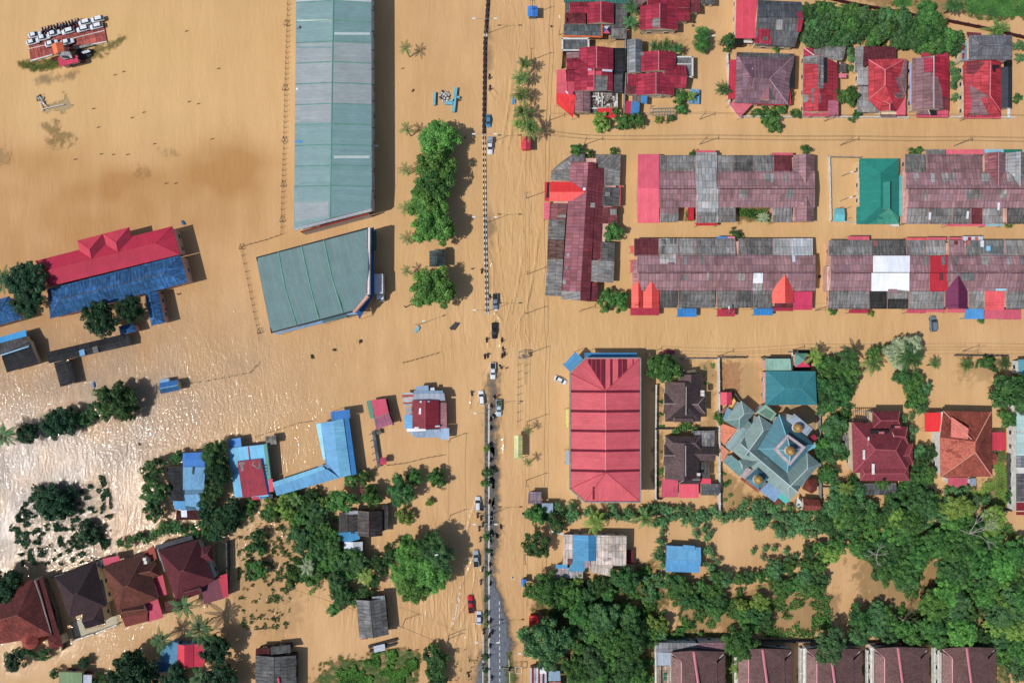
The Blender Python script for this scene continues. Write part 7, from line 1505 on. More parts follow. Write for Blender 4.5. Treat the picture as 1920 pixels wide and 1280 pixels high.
def crown(seed,Rr,nl,per,leaf,lr,mat,flat=.62,asp=.5):
    r=np.random.RandomState(seed); C=[];U=[];V=[];T=[]
    ir=.3 if mat in (LM['k'],LM['l']) else 1.0; sx,sy=1+(r.uniform(-.15,.15,2))*ir
    for i in range(nl):
        a=r.uniform(0,6.283); el=math.asin(r.uniform(-.25,1)); rad=Rr*r.uniform(.4,.9)*(1+ir*(.16*math.sin(2*a+seed)+.11*math.sin(5*a+2*seed)))
        c=np.array([rad*math.cos(el)*math.cos(a)*sx,rad*math.cos(el)*math.sin(a)*sy,rad*math.sin(el)*flat]); rr_=lr*r.uniform(.65,1.25); k=int(per*r.uniform(.7,1.2))
        d=unit(r.normal(size=(k,3))); d[:,2]=np.abs(d[:,2])*.9+.0*d[:,2]; p=c+d*rr_*(.55+.5*r.rand(k,1)+.35*r.rand(k,1)**6)*np.array([1,1,.8])
        nrm=unit(d+np.array([-.15,-.05,.55])+r.normal(size=(k,3))*.45); t=unit(np.cross(nrm,r.normal(size=(k,3)))); s=unit(np.cross(nrm,t)); l=leaf*r.uniform(.6,1.3,(k,1))
        C.append(p);U.append(t*l);V.append(s*l*asp);T.append(np.clip(r.uniform(.0,.75)+r.uniform(-.35,.45,k),0,1))
    C,U,V,T=map(np.concatenate,(C,U,V,T)); return quads_mesh('crown',C,U,V,T,mat)
CACHE={}
def crown_mesh(size,kind,var):
    k=(size,kind,var)
    if k not in CACHE:
        sd=var*17+ord(kind)+size*101
        if size==3: CACHE[k]=crown(sd,5.0,105,88,.30,.92,LM[kind])
        elif size==2: CACHE[k]=crown(sd,3.0,46,70,.24,.66,LM[kind],.7)
        else: CACHE[k]=crown(sd,1.35,18,46,.17,.38,LM[kind],.75)
    return CACHE[k]
def trunk_mesh(size,var,bark=None):
    k=('t',size,var)
    if k in CACHE: return CACHE[k]
    r=random.Random(var*7+size); Rr={3:5,2:3,1:1.35}[size]; vs=[];fs=[]; h=Rr*.35
    tube(vs,fs,(0,0,-Rr*1.2),(0,0,0),Rr*.055,Rr*.04,7)
    for i in range(6):
        a=i*1.05+r.uniform(-.3,.3); e=(math.cos(a)*Rr*.6,math.sin(a)*Rr*.6,Rr*r.uniform(.1,.35)); m_=(e[0]*.45,e[1]*.45,e[2]*.3); tube(vs,fs,(0,0,-.1*Rr),m_,Rr*.035,Rr*.025,5); tube(vs,fs,m_,e,Rr*.025,Rr*.01,5)
    me=bpy.data.meshes.new('trunk'); me.from_pydata(vs,[],fs); me.materials.append(BARK); CACHE[k]=me; return me
trng=random.Random(77)
def tree(px,py,rpx,label=None,kind='g',group=None,h=None,name=None,cat=None,parts=True):
    if kind in 'dg' and px<440 and py>500: kind={'d':'k','g':'d'}[kind]
    rad=rpx*S; size=3 if rad>3.9 else 2 if rad>1.9 else 1; base={3:5.0,2:3.0,1:1.35}[size]*.92
    if h is None: h={3:4.6,2:2.6,1:.7}[size]*(rad/base)**.5*trng.uniform(.85,1.15)
    c=P(px,py,h); s=rad*(H-h)/H/base; nm=name or ('broadleaf_tree' if rpx>18.5 else 'bush' if size>1 else 'shrub'); cat=cat or ('tree' if rpx>18.5 else 'bush' if size>1 else 'shrub')
    var=trng.randrange(4)
    if size==1:
        o=bpy.data.objects.new(nm,crown_mesh(1,kind,var)); COL.objects.link(o); o.location=c; o.scale=(s,s,s); o.rotation_euler.z=trng.uniform(0,6.28); tag(o,label,cat,group); return o
    t=empty(nm,(c.x,c.y,0),label,cat,group); t.rotation_euler.z=trng.uniform(0,6.28)
    cr=child('crown',crown_mesh(size,kind,var),t,(0,0,h)); cr.scale=(s,s,s*trng.uniform(.85,1.15))
    tk=child('trunk',trunk_mesh(size,var%3),t,(0,0,h)); tk.scale=(s,s,s*1.0); return t
def shrub(px,py,rpx,label,kind='g',group=None,h=None): return tree(px,py,min(rpx,11.5),label,kind,group,h,'shrub','shrub')
# palms -------------------------------------------------------------
def palm_crown(seed,n,Lf,mat,droop=1.0,wid=.5,up=(.15,.75)):
    r=np.random.RandomState(seed); C=[];U=[];V=[];T=[];F=[]
    for i in range(n):
        a=2*math.pi*i/n+r.uniform(-.22,.22); e=r.uniform(*up); Lk=Lf*r.uniform(.8,1.1); m=13
        t=np.linspace(.08,1,m); x=Lk*(t*math.cos(e)+.08*t*t); z=Lk*(t*math.sin(e)-droop*(.35+.35*r.rand())*t**2.2); dr=np.array([math.cos(a),math.sin(a),0]); pr=np.array([-math.sin(a),math.cos(a),0])
        pts=dr*x[:,None]+np.array([0,0,1])*z[:,None]; tn=r.uniform(.1,.9)
        tan=unit(np.gradient(pts,axis=0))
        for sd in (-1,1):
            w_=wid*Lk*.5*np.sin(np.pi*np.clip(t*.92+.1,0,1))**.6; d=unit(tan*.75+pr*sd*1.0+np.array([0,0,-.45])); 
            C.append(pts+d*w_[:,None]*.5);U.append(d*w_[:,None]*.5);V.append(unit(np.cross(d,np.array([0,0,1.0])))*.085*np.ones((m,1)));T.append(np.clip(.25*tn+.6*t**1.6+r.uniform(-.15,.15,m),0,1))
        # mid rib
        C.append((pts[1:]+pts[:-1])/2);U.append((pts[1:]-pts[:-1])*.55);V.append(np.repeat(pr[None]*.045,m-1,0));T.append(np.full(m-1,min(1,tn+.3)))
    C,U,V,T=map(np.concatenate,(C,U,V,T)); return quads_mesh('fronds',C,U,V,T,mat)
def palm(px,py,rpx,label,kind='g',group=None,h=4.5,lean=(0,0),n=None,sparse=False):
    kind='q' if kind=='g' else kind
    rad=rpx*S; v=trng.randrange(3); k=('palm',kind,v,sparse)
    if k not in CACHE: CACHE[k]=palm_crown(v*5+3,9 if sparse else 17,3.0,LM[kind],.8 if sparse else 1.0,.50 if sparse else .40,(.1,.5) if sparse else (.05,1.2))
    c=P(px,py,h); b=c-Vector((lean[0],lean[1],h)); t=empty('palm_tree',(b.x,b.y,0),label,'palm tree',group)
    o=child('fronds',CACHE[k],t,(lean[0],lean[1],h)); s=rad/2.9*(H-h)/H; o.scale=(s,s,s); o.rotation_euler.z=trng.uniform(0,6.28)
    vs=[];fs=[]; pr=Vector((0,0,-1)); n_=5
    for i in range(1,n_+1):
        u=i/n_; q=Vector((lean[0]*u**1.5,lean[1]*u**1.5,-1+(h+1)*u)); tube(vs,fs,pr,q,.17-.05*(i-1)/n_,.17-.05*i/n_,7); pr=q
    me=bpy.data.meshes.new('trunk'); me.from_pydata([tuple(x) for x in vs],[],fs); me.materials.append(BARK); child('trunk',me,t); return t
# bananas -----------------------------------------------------------
def banana_mesh(seed,mat):
    r=np.random.RandomState(seed); C=[];U=[];V=[];T=[]
    for q in range(3):
        o=np.array([r.uniform(-.7,.7),r.uniform(-.7,.7),r.uniform(0,.5)]) if q else np.zeros(3)
        for i in range(8):
            a=2*math.pi*i/8+r.uniform(-.3,.3); e=r.uniform(.3,1.1); Lk=r.uniform(1.3,2.1); m=7; t=np.linspace(.12,1,m); dr=np.array([math.cos(a),math.sin(a),0]); pr=np.array([-math.sin(a),math.cos(a),0])
            pts=o+dr*(Lk*t*math.cos(e))[:,None]+np.array([0,0,1])*(Lk*(t*math.sin(e)-.75*t**2))[:,None]; w_=.34*np.sin(np.pi*t*.9+.2); tn=r.uniform(0,1)
            for sd in (-1,1):
                for j in range(m-1):
                    C.append((pts[j]+pts[j+1])/2+pr*sd*w_[j]*.5+np.array([0,0,-.05])); U.append((pts[j+1]-pts[j])*.62); V.append(pr*sd*w_[j]*.62+np.array([0,0,-.08])); T.append(np.clip(tn+r.uniform(-.1,.1),0,1))
    return quads_mesh('leaves',np.array(C),np.array(U),np.array(V),np.array(T),mat)
def banana(px,py,rpx,label,group=None,kind='b',h=1.8):
    v=trng.randrange(5); k=('ban',kind,v)
    if k not in CACHE: CACHE[k]=banana_mesh(v,LM[kind])
    h*=trng.uniform(.8,1.2); c=P(px,py,h); t=empty('banana_plant',(c.x,c.y,0),label,'banana plant',group); o=child('leaves',CACHE[k],t,(0,0,h)); s=rpx*S/2.0; o.scale=(s,s,s*1.1); t.rotation_euler.z=trng.uniform(0,6.28)
    if ('bs',) not in CACHE:
        vs=[];fs=[]; tube(vs,fs,(0,0,-3),(0,0,.1),.14,.08,7); me=bpy.data.meshes.new('stem'); me.from_pydata([tuple(x) for x in vs],[],fs); me.materials.append(plain((120,130,80),.7)); CACHE[('bs',)]=me
    child('stem',CACHE[('bs',)],t,(0,0,h)); return t
def inpoly(poly,x,y):
    c=False;n=len(poly)
    for i in range(n):
        x0,y0=poly[i];x1,y1=poly[(i+1)%n]
        if (y0>y)!=(y1>y) and x<(x1-x0)*(y-y0)/(y1-y0)+x0: c=not c
    return c
def grove(poly,step,rr_,label,group,kinds='ggdb',holes=(),fn=None,hj=1.0,seed=1,jit=.4):
    r=random.Random(seed); xs=[p[0] for p in poly]; ys=[p[1] for p in poly]; y=min(ys); row=0
    while y<=max(ys):
        x=min(xs)+(step/2 if row%2 else 0)
        while x<=max(xs):
            qx,qy=x+r.uniform(-jit,jit)*step,y+r.uniform(-jit,jit)*step
            if inpoly(poly,qx,qy) and not any(inpoly(h_,qx,qy) for h_ in holes):
                rad=r.uniform(*rr_)
                if fn: fn(qx,qy,rad,label,group)
                else: tree(qx,qy,rad,label,r.choice(kinds),group)
            x+=step
        y+=step*.87; row+=1
# ---- single trees, each with its own words
for a in (
 (824,264,36,'topmost crown of the row of dense round trees between the halls and the road','l',5),(819,310,37,'second crown from the top in the dense tree row left of the road','l',5),(814,350,35,'middle crown of the dense tree row, narrow and dark','g',5),(801,385,37,'wide crown bulging left, fourth in the dense tree row','l',5.2),(813,424,40,'lowest and broadest crown of the dense tree row above the little hut','l',5),
 (812,541,42,'single round bushy tree standing below the little dark hut','l',5),(50,525,36,'dark round tree over the left end of the crimson roof','d',7),(52,566,30,'dark round tree just below, covering the left blue roof end','d',6.5),(189,599,32,'larger of the two dark ball trees below the long blue roof','d',6.5),(246,580,25,'smaller of the two dark ball trees below the long blue roof','d',6),
 (224,752,37,'biggest tree in the line of half-drowned trees leading left from the blue hut','g',3.5),(186,770,19,'small bush growing out of the left side of the biggest half-drowned tree','g',2.5),(112,792,30,'second round tree in the half-drowned line, above the wide brown reach','d',3.2),(155,787,14,'low thin bush between the two half-drowned trees','g',1.6),(54,813,21,'small dark tree beside the palm at the left edge','d',2.6),
 (111,940,34,'large flat dark bush among the floating weeds, right half','d',1.6),(82,932,24,'large flat dark bush among the floating weeds, left half','d',1.6),(166,999,22,'dark bush islet below the large flat one','d',1.4),(40,1000,0,'','d',1),
 (287,882,22,'leafy tree at the left of the blue stepped roofs, upper','g',3),(291,925,24,'leafy tree at the left of the blue stepped roofs, lower','g',3),(290,958,18,'small pale tree at the foot of the trees left of the blue stepped roofs','g',2.2),(333,857,13,'small bush at the top left corner of the bright blue roof','g',2),(404,852,26,'dense tree between the stepped blue roofs and the house with the crimson flat roof, upper','g',4.5),(411,884,25,'dense tree between the two blue houses, middle','d',4.5),(398,925,22,'dense tree between the two blue houses, lower','g',3.5),
 (694,929,21,'round tree growing over the maroon shed','g',3.5),(752,920,27,'large round tree in the water right of the maroon shed','d',4),(776,893,16,'upper of two linked bushes above the large round tree','g',2.4),(817,894,19,'sparse grey-green bush at the right end of the bent fence','g',2),(760,966,16,'lone small bush below the large round tree','y',1.4),(643,940,24,'tree above the old timber house','g',4),(657,898,15,'low bush below the right end of the blue L-shaped house','g',1.8),(683,892,14,'second low bush beside the right end of the blue L-shaped house','g',1.8),(806,941,9,'patch of thin half-drowned bush near the pole','y',.8),
 (772,1035,30,'upper left crown of the huge clumped tree beside the left lane','l',5.5),(802,1026,27,'upper middle crown of the huge clumped tree beside the left lane','d',6),(824,1042,28,'pale right crown of the huge clumped tree beside the left lane','b',6),(765,1072,31,'left crown of the huge clumped tree beside the left lane','l',5.5),(806,1075,36,'middle crown of the huge clumped tree beside the left lane','l',6),(776,1096,32,'lowest crown of the huge clumped tree beside the left lane','l',5.5),(733,1037,18,'small crown at the far left of the huge clumped tree','d',4),(714,1058,18,'dark small tree between the yellow palm and the huge clumped tree','d',3),
 (1243,690,31,'big round bushy tree by the crimson car','g',5),(1151,433,19,'round bush in the notch of the street-end terrace','g',2.6),(1136,563,20,'left one of two bushes at the foot of the street-end terrace','g',2.6),(1162,562,20,'right one of two bushes at the foot of the street-end terrace','g',2.6),(1080,281,13,'bushy shrub above the cut corner of the street-end terrace','g',2.2),(1104,290,9,'small shrub in a notch of the street-end terrace top','g',1.6),(1151,284,8,'tiny shrub above the grey end of the street-end terrace','g',1.4),
 (1380,441,11,'dark shrub at the gap between the two left terraces','d',1.6),(1300,288,8,'small shrub above the upper left terrace, left of its pink porch','g',1.6),(1510,283,11,'green shrub at the top right of the upper left terrace','g',1.6),(1128,229,17,'olive bush below the red carport row','y',1.8),(1172,231,17,'green bush below the red carport row, second','g',1.8),(1196,224,14,'green bush beside the blue and crimson lean-to','g',1.8),(1233,226,8,'bright small bush below the bare pergola','y',1),(1257,222,9,'thin dark bush at the lower right of the bare pergola','d',1),(1277,181,15,'dark bush left of the pale blue platform','g',2.4),(1276,203,12,'small bush below the pale blue platform','g',1.2),(1155,209,8,'bush at the end of the bright red lower awning','g',2.4),
 (1445,232,19,'bright round bush outside the street wall','g',2),(1590,182,22,'tall bush between the narrow patched house and the bright red house','g',2.8),(1492,213,10,'bush at the corner of the white street wall','g',1.4),(1418,212,9,'bush right of the pink awning corner','g',1.2),(1466,206,9,'small bush before the mauve hipped roof','g',1.4),(1480,180,9,'bush at the lower right of the mauve hipped roof','g',1.4),(1604,217,11,'bush before the grey side roof of the bright red house','d',1.6),
 (1906,184,9,'bush right of the black sheet strip','g',1.6),(1364,80,14,'spiky bush left of the black water tank','d',2),(1710,287,9,'small bush at the top left corner of the upper right terrace','g',1.4),(1723,283,8,'little bright bush above the upper right terrace','g',1.2),(1692,414,9,'bush at the gap below the turquoise strip','y',1.4),(1559,585,8,'bush at the lower left corner of the white-patched terrace','g',1),(1632,588,7,'small bush beside the pink awning','y',1),(1839,599,7,'small bush under the blue awning','g',.8),(1893,420,9,'bush at the lower edge of the upper right terrace','g',1),
 (1351,785,13,'round green bush beside the rusty lean-to of the mosque','g',2.6),(1693,660,30,'pale dusty green tree at the left of the garden front, wide crown','p',4),(1712,652,18,'pale dusty green crown joined to the wide one','p',4),(1900,736,40,'large dark tree at the right edge above the pale green roofs','d',5.5),(1889,785,20,'bush below the large dark tree at the right edge','g',3),(1636,662,14,'small tree left of the pale dusty tree','g',2.5),(1660,652,11,'dark shrub just left of the pale dusty tree','d',2),
 (1030,1101,30,'tree behind the blue roadside stall, upper','g',3.6),(996,1108,17,'tree overhanging the blue roadside stall','g',3),(1004,1021,24,'round dark tree by the left end of the whitewashed house','d',3.6),(1008,964,20,'bush with bare twigs beside the lilac shack','g',3),(1043,978,17,'dark bush behind the grey shack roof','d',3),(1022,1196,38,'tall bushy tree beside the bright red stall, lower crown','b',5.5),(1028,1230,27,'bushy tree above the striped shack','b',4.5),(993,1197,10,'small bush by the roadside pole','g',1.5),(1173,1085,26,'dark tree below the whitewashed house','d',4),(1065,1108,24,'tree below the left porch of the whitewashed house','g',3),
 (1385,1203,30,'bushy tree leaning over the gap between the first two row houses','g',4.5),(1555,1208,28,'bushy tree leaning over the top of the third row house','b',5.5),(817,1232,20,'narrow dark bush column in the water left of the road, upper','d',2.5),(820,1262,24,'narrow dark bush column at the bottom edge left of the road','d',2.5),(813,1212,10,'tip of the narrow dark bush column','g',1.8),
 (10,1098,32,'dark tree at the left edge above the turret house','d',4.5),(30,1235,22,'dark bush below the turret house','d',3),(58,1222,10,'bright shrub below the conical turret','g',2),(84,1226,12,'shrub with long leaves at the corner of the turret house','g',1.6),(405,1217,28,'dark round tree right of the crimson half of the low house','d',4.5),(255,1262,42,'large dark tree at the bottom edge left of the blue half of the low house','d',5),(410,1282,36,'dark tree at the bottom edge right of the low house','d',4),(158,1240,12,'slanting small bush above the pale green roof','d',1.4),(330,1275,28,'dark tree at the bottom edge under the blue sheets','d',4),
 (190,1275,14,'small bush beside the white strip at the bottom edge','g',1.5),(104,1262,11,'small palm-like bush left of the pale green roof','g',1.5)):
    if a[2]>0: tree(a[0],a[1],a[2],a[3],a[4],None,a[5])
# feathery round tree
k=crown(5,5.0,70,150,.5,1.0,LM['g'],.75,.08); t=empty('casuarina_tree',P(1311,81),'round feathery bright green tree with a lamp poking through it','tree'); o=child('crown',k,t,(0,0,2.6)); o.scale=(.72,.72,.6); o=child('trunk',trunk_mesh(2,1),t,(0,0,2.4))
# ---- palms
for a in ((984,120,20,'topmost palm of the clustered row by the road','g',4.2),(977,147,21,'second palm of the clustered row by the road','g',4),(978,178,22,'third palm of the clustered row, beside the floating boards','g',4.2),(981,212,25,'fourth palm of the clustered row by the road','g',4.2),(996,241,25,'lowest palm of the clustered row, over the red stall','g',5),(972,233,17,'low yellow-green palm beneath the lowest clustered palm','y',2.4),
 (1184,16,20,'palm between the two top crimson houses, upper','b',4),(1183,42,20,'palm between the two top crimson houses, lower','b',4),(1228,88,16,'low palm above the crimson double gables, left','d',3),(1249,86,16,'low palm above the crimson double gables, middle','d',3),(1269,92,16,'low palm above the crimson double gables, right','d',3),(1356,168,19,'spiky palm at the red side awning','d',3),(1296,181,14,'yellowish palm touching the pale blue platform','y',2.5),
 (5,525,28,'palm leaf head at the left edge beside the dark trees','d',6),(8,816,30,'big palm at the left edge of the half-drowned tree line','d',5),(345,1136,28,'palm below the maroon tiled house','d',5),(378,1178,36,'largest of the palms above the crimson half roof','d',6),(303,1200,26,'palm left of the blue half roof','d',5),(392,1203,22,'palm behind the dark round tree by the crimson roof','d',5),(375,1268,24,'palm at the bottom edge below the crimson half roof','d',4),(412,870,18,'thin palm leaning over the light blue roof','g',4.5),
 (686,1079,22,'yellow-tipped palm beside the huge clumped tree','y',4.5),(577,1062,20,'grey-green palm inside the dense lower grove','p',5),(556,936,17,'palm top at the edge of the blue L-shaped house, left','g',3.5),(1116,976,28,'large pale palm behind the blue gable of the whitewashed house','y',5.5),(1210,970,24,'palm in the banana row below the large red hall','g',4),(1526,668,22,'yellow-green palm at the kiosk corner of the tall hedge trees','y',6),(1590,668,26,'palm topping the tall hedge trees by the side road','d',7),
 (1637,680,26,'palm at the left of the garden strip by the side road','g',4),(1706,672,32,'large palm over the pale dusty tree','d',6.5),(1752,682,14,'small palm right of the large garden palm','g',3),(1812,684,17,'left one of three shrubs-like palms on the garden wall','g',2.4),(1882,682,17,'rightmost of three low palms on the garden wall','d',2.4),(1587,915,18,'yellow palm below the little tank yard','y',5),(1728,765,16,'blue-green palm left of the red awning, upper','b',4),
 (1787,10,24,'grey-green palm at the top edge over the green field','d',5),(1870,58,26,'low spreading palms above the slate roof','g',2.4),(1385,1253,22,'broad-leaved palm between the first two row houses','y',3),(1432,408,14,'spiky grey palm in the courtyard of the upper left terrace','p',2.5),(952,0,0,'','g',1)):
    if a[2]>0: palm(a[0],a[1],a[2],a[3],a[4],None,a[5],(trng.uniform(-.8,.8),trng.uniform(-.8,.8)))
for a in ((760,90,15,'thin young palm highest left of the pale blue beams','g',5),(762,241,16,'thin young palm left of the topmost dense crown','g',4.6),(761,318,16,'thin young palm, second beside the dense tree row','g',4.4),(761,390,16,'thin young palm, third beside the dense tree row','g',4.2),(764,447,16,'thin young palm, lowest beside the dense tree row','g',4.0),(762,508,13,'small ragged palm left of the single round tree','g',4),(990,806,11,'little star-shaped palm above the yellow shelter','g',4),(990,866,11,'little star-shaped palm below the yellow shelter','g',4)):
    palm(a[0],a[1],a[2],a[3],a[4],None,a[5],(trng.uniform(-1,-.2),trng.uniform(.2,1)),sparse=True)
c=P(761,576); vs=[];fs=[]; tube(vs,fs,c+Vector((0,0,-.5)),c+Vector((-.1,.3,3.2)),.2,.12,7); o=mesh_obj('palm_stump',vs,fs,BARK,None,None,uv=False); tag(o,'bare palm stump left of the single round bushy tree','stump')
# ---- plants on the median
for a in ((912,839,7,'round bright green bush on the upper dry median','y',1.2),(913,885,10,'tall spindly plant on the median, upper of two','g',1.8),(911,906,8,'tall spindly plant on the median, lower of two','g',1.6),(912,1004,8,'leafy plant on the median beside the dark shade','g',1.4),(914,1032,5,'small weed clump on the median','d',.5),(910,1123,5,'clipped bush on the median beside the red pickup, uppermost','g',.9),(911,1151,5,'clipped bush on the median behind the pale saloon','g',.9),(911,1170,5,'clipped bush on the median just above the lowest lamp','y',.9),(910,1232,6,'straggly plant on the median under the lowest lamp','g',.9),(910,1258,5,'clipped bush on the median near the bottom edge','g',.9),(913,1075,5,'low plant on the median beside the first dry asphalt','g',.7)):
    tree(a[0],a[1],a[2],a[3],a[4],None,a[5])
# ---- bananas in rows
def bn(label_group): return lambda x,y,r_,l,g: banana(x,y,r_,l,g)
grove([(1000,948),(1290,952),(1420,962),(1420,975),(1000,975)],15,(10,14),'banana plant in the row along the low wall below the large red hall','banana row below the large red hall',fn=bn(0),seed=2)
grove([(1228,975),(1250,975),(1248,1060),(1232,1060)],13,(9,12),'banana plant in the short column left of the blue gabled roof','banana column left of the blue gable',fn=bn(0),seed=3)
grove([(1300,975),(1340,1000),(1335,1075),(1312,1075),(1322,1020),(1290,990)],14,(8,11),'banana plant right of the plain light blue gable','bananas right of the blue gable',fn=bn(0),seed=4)
grove([(1392,945),(1470,938),(1530,950),(1560,975),(1540,1005),(1500,1012),(1450,1000),(1400,985)],14,(10,14),'banana plant in the dense banana patch below the mosque','banana patch below the mosque',fn=bn(0),seed=5)
grove([(1405,1022),(1450,1010),(1500,1050),(1465,1062),(1415,1050)],21,(7,10),'sparse young banana plant in the water right of the blue gable','young bananas in open water',fn=bn(0),seed=6)
grove([(215,1018),(300,985),(380,975),(400,1000),(300,1008),(222,1036)],14,(10,13),'banana plant in the row above the tiled houses','banana row above the tiled houses',fn=lambda x,y,r_,l,g: banana(x,y,r_,l,g,'d'),seed=7)
grove([(1535,15),(1590,20),(1590,50),(1540,55)],16,(10,13),'banana plant in the patch right of the crimson-patched grey roof','banana patch behind the grey roof',fn=bn(0),seed=8)
grove([(1640,30),(1700,40),(1760,80),(1710,100),(1660,60)],17,(11,14),'banana plant among the trees behind the red hipped houses','bananas behind the red hipped houses',fn=bn(0),seed=9)
grove([(1586,80),(1602,80),(1602,130),(1588,130)],13,(8,11),'banana plant in the gap right of the narrow patched house','bananas in the narrow gap',fn=bn(0),seed=10)
grove([(1782,110),(1800,120),(1804,200),(1786,200)],13,(8,11),'banana plant in the gap before the slate-roofed house','bananas in the gap left of the slate roof',fn=bn(0),seed=12)
grove([(1900,80),(1925,80),(1925,120),(1902,120)],14,(10,13),'banana plant at the right edge beside the slate roof','bananas right of the slate roof',fn=bn(0),seed=13)
grove([(1262,796),(1302,794),(1302,812),(1262,812)],14,(9,12),'banana plant between the two dark brown houses','bananas between the brown houses',fn=lambda x,y,r_,l,g: banana(x,y,r_,l,g,'g'),seed=14)
grove([(1200,1075),(1240,1070),(1240,1130),(1205,1120)],15,(10,13),'banana plant below the short banana column','bananas left below the blue gable',fn=bn(0),seed=15)
grove([(1690,770),(1718,770),(1720,830),(1705,830)],15,(10,13),'banana plant between the two tiled villas','bananas between the villas',fn=bn(0),seed=16)
grove([(655,1040),(680,1040),(670,1075),(650,1070)],14,(9,12),'banana plant under the white porch roof of the timber house','bananas by the timber house',fn=bn(0),seed=17)
grove([(1350,1090),(1352,1040),(1325,1080)],15,(8,10),'banana plant at the lower right of the blue gable','bananas low right of the blue gable',fn=bn(0),seed=18)
grove([(1760,925),(1800,910),(1850,930),(1850,955),(1770,955)],15,(10,13),'banana plant below the orange tiled villa','bananas below the orange villa',fn=bn(0),seed=19)
# ---- groves
hole1=[(1698,1060),(1758,1052),(1776,1065),(1752,1092),(1742,1110),(1750,1160),(1732,1160),(1706,1095)]; hole3=[(1690,1110),(1740,1170),(1725,1185),(1690,1150)]; hole4=[(1868,990),(1905,1010),(1900,1030),(1872,1015)]; hole2=[(1822,1118),(1838,1125),(1852,1178),(1836,1212),(1800,1205)]
grove([(1575,945),(1640,925),(1760,935),(1860,950),(1900,1010),(1935,1020),(1935,1265),(1885,1255),(1852,1205),(1760,1200),(1745,1175),(1728,1160),(1700,1125),(1665,1085),(1640,1058),(1590,1052),(1545,1045),(1560,1000)],27,(14,27),'one of the many merged crowns of the dense wood at the lower right','dense wood at the lower right','gglydgb',holes=(hole1,hole2,hole3,hole4),seed=21)
grove([(1535,1010),(1560,1050),(1545,1100),(1490,1118),(1440,1095),(1400,1100),(1340,1090),(1335,1075),(1420,1072),(1480,1062)],23,(12,19),'one of the merged crowns of the tree belt below the blue gabled roof','tree belt below the blue gable','ggdb',seed=22)
grove([(1255,1085),(1320,1085),(1350,1110),(1345,1150),(1310,1160),(1275,1130)],23,(13,19),'one of the dark crowns in the clump below the blue gable','dark clump below the blue gable','dgd',seed=23)
grove([(1372,1140),(1420,1125),(1470,1150),(1475,1185),(1380,1185)],24,(12,19),'one of the bushy crowns above the first brown row houses','bushes above the brown row','gdy',seed=24)
grove([(1600,1150),(1640,1140),(1690,1160),(1730,1175),(1740,1195),(1620,1200),(1590,1190)],22,(16,22),'one of the crowns in the clump above the middle brown row houses','clump above the middle row houses','gbd',seed=25)
grove([(1080,1140),(1130,1125),(1180,1145),(1200,1190),(1205,1300),(1080,1300),(1060,1200)],28,(15,27),'one of the merged crowns of the wood right of the striped shack','wood beside the striped shack','ggbd',seed=26)
grove([(1180,1150),(1225,1150),(1250,1175),(1235,1200),(1200,1210)],21,(15,20),'one of the pale bushy crowns left of the first brown row house','pale bushes left of the row','gyb',seed=27)
grove([(1080,1075),(1140,1090),(1150,1120),(1090,1125),(1060,1110)],20,(12,18),'one of the low bushes between the whitewashed house and the wood','bushes below the whitewashed house','gyd',seed=28)
grove([(1530,668),(1595,665),(1600,700),(1582,735),(1545,752),(1532,720)],20,(16,22),'one of the crowns of the tall hedge trees beside the mosque hall','tall hedge trees beside the teal hall','dgd',seed=29)
grove([(1538,755),(1568,760),(1578,800),(1565,850),(1550,905),(1538,880)],20,(14,19),'one of the crowns in the column of trees right of the mosque','tree column right of the mosque','dgb',seed=30)
grove([(1572,905),(1600,905),(1625,935),(1600,975),(1545,985),(1540,940)],21,(16,22),'one of the crowns between the mosque sheds and the grey carport','trees below the tank yard','bgd',seed=31)
grove([(1675,705),(1728,700),(1735,750),(1722,770),(1700,770),(1698,735)],17,(13,18),'one of the crowns in the garden strip between the villas','garden strip between the villas','gbd',seed=32)
grove([(1705,840),(1735,835),(1748,880),(1735,930),(1712,930)],18,(12,17),'one of the bushes right of the crimson villa','bushes right of the crimson villa','gdb',seed=33)
grove([(1580,755),(1590,760),(1592,800),(1576,800)],14,(9,12),'one of the small bushes left of the slatted pergola','bushes left of the slatted pergola','gd',seed=34)
grove([(1572,840),(1590,835),(1590,870),(1576,870)],14,(9,13),'one of the bushes under the plank lean-to','bushes under the plank lean-to','gd',seed=35)
grove([(1832,672),(1860,672),(1862,695),(1834,695)],14,(9,13),'bush in the middle of the garden wall','bushes on the garden wall','gd',seed=36)
grove([(1890,880),(1905,885),(1905,950),(1892,940)],14,(8,11),'bush in the strip right of the lawn wall','bushes right of the lawn wall','gd',seed=37)
grove([(548,960),(600,935),(640,945),(632,985),(640,1020),(690,1050),(705,1085),(695,1125),(650,1150),(625,1140),(640,1110),(590,1105),(545,1100),(540,1050),(560,1010)],24,(12,21),'one of the merged crowns of the dense grove left of the timber houses','dense grove left of the timber houses','gggdb',seed=38)
grove([(480,945),(540,925),(620,930),(600,950),(560,955),(530,975),(500,975)],18,(12,17),'one of the bushes under the blue L-shaped house','bushes under the blue houses','gdy',seed=39)
grove([(440,935),(475,945),(478,965),(450,970)],15,(9,12),'one of the shrubs below the crimson flat roof','shrubs below the crimson flat roof','gd',seed=40)
grove([(375,940),(440,940),(445,1000),(425,1015),(385,1000)],19,(13,19),'one of the dark crowns left of the flooded open plot','dark crowns left of the open plot','dgd',seed=41)
grove([(470,995),(495,1000),(500,1035),(470,1035)],15,(10,14),'one of the shrubs in the open plot, upper clump','upper shrub clump in the open plot','d',seed=42)
grove([(460,1050),(490,1045),(492,1095),(465,1095)],15,(9,13),'one of the shrubs in the open plot, middle clump','middle shrub clump in the open plot','dg',seed=43)
grove([(1508,14),(1600,12),(1612,45),(1604,84),(1560,72),(1510,84)],20,(15,22),'one of the crowns behind the narrow patched house','trees behind the narrow patched house','gdb',seed=44)
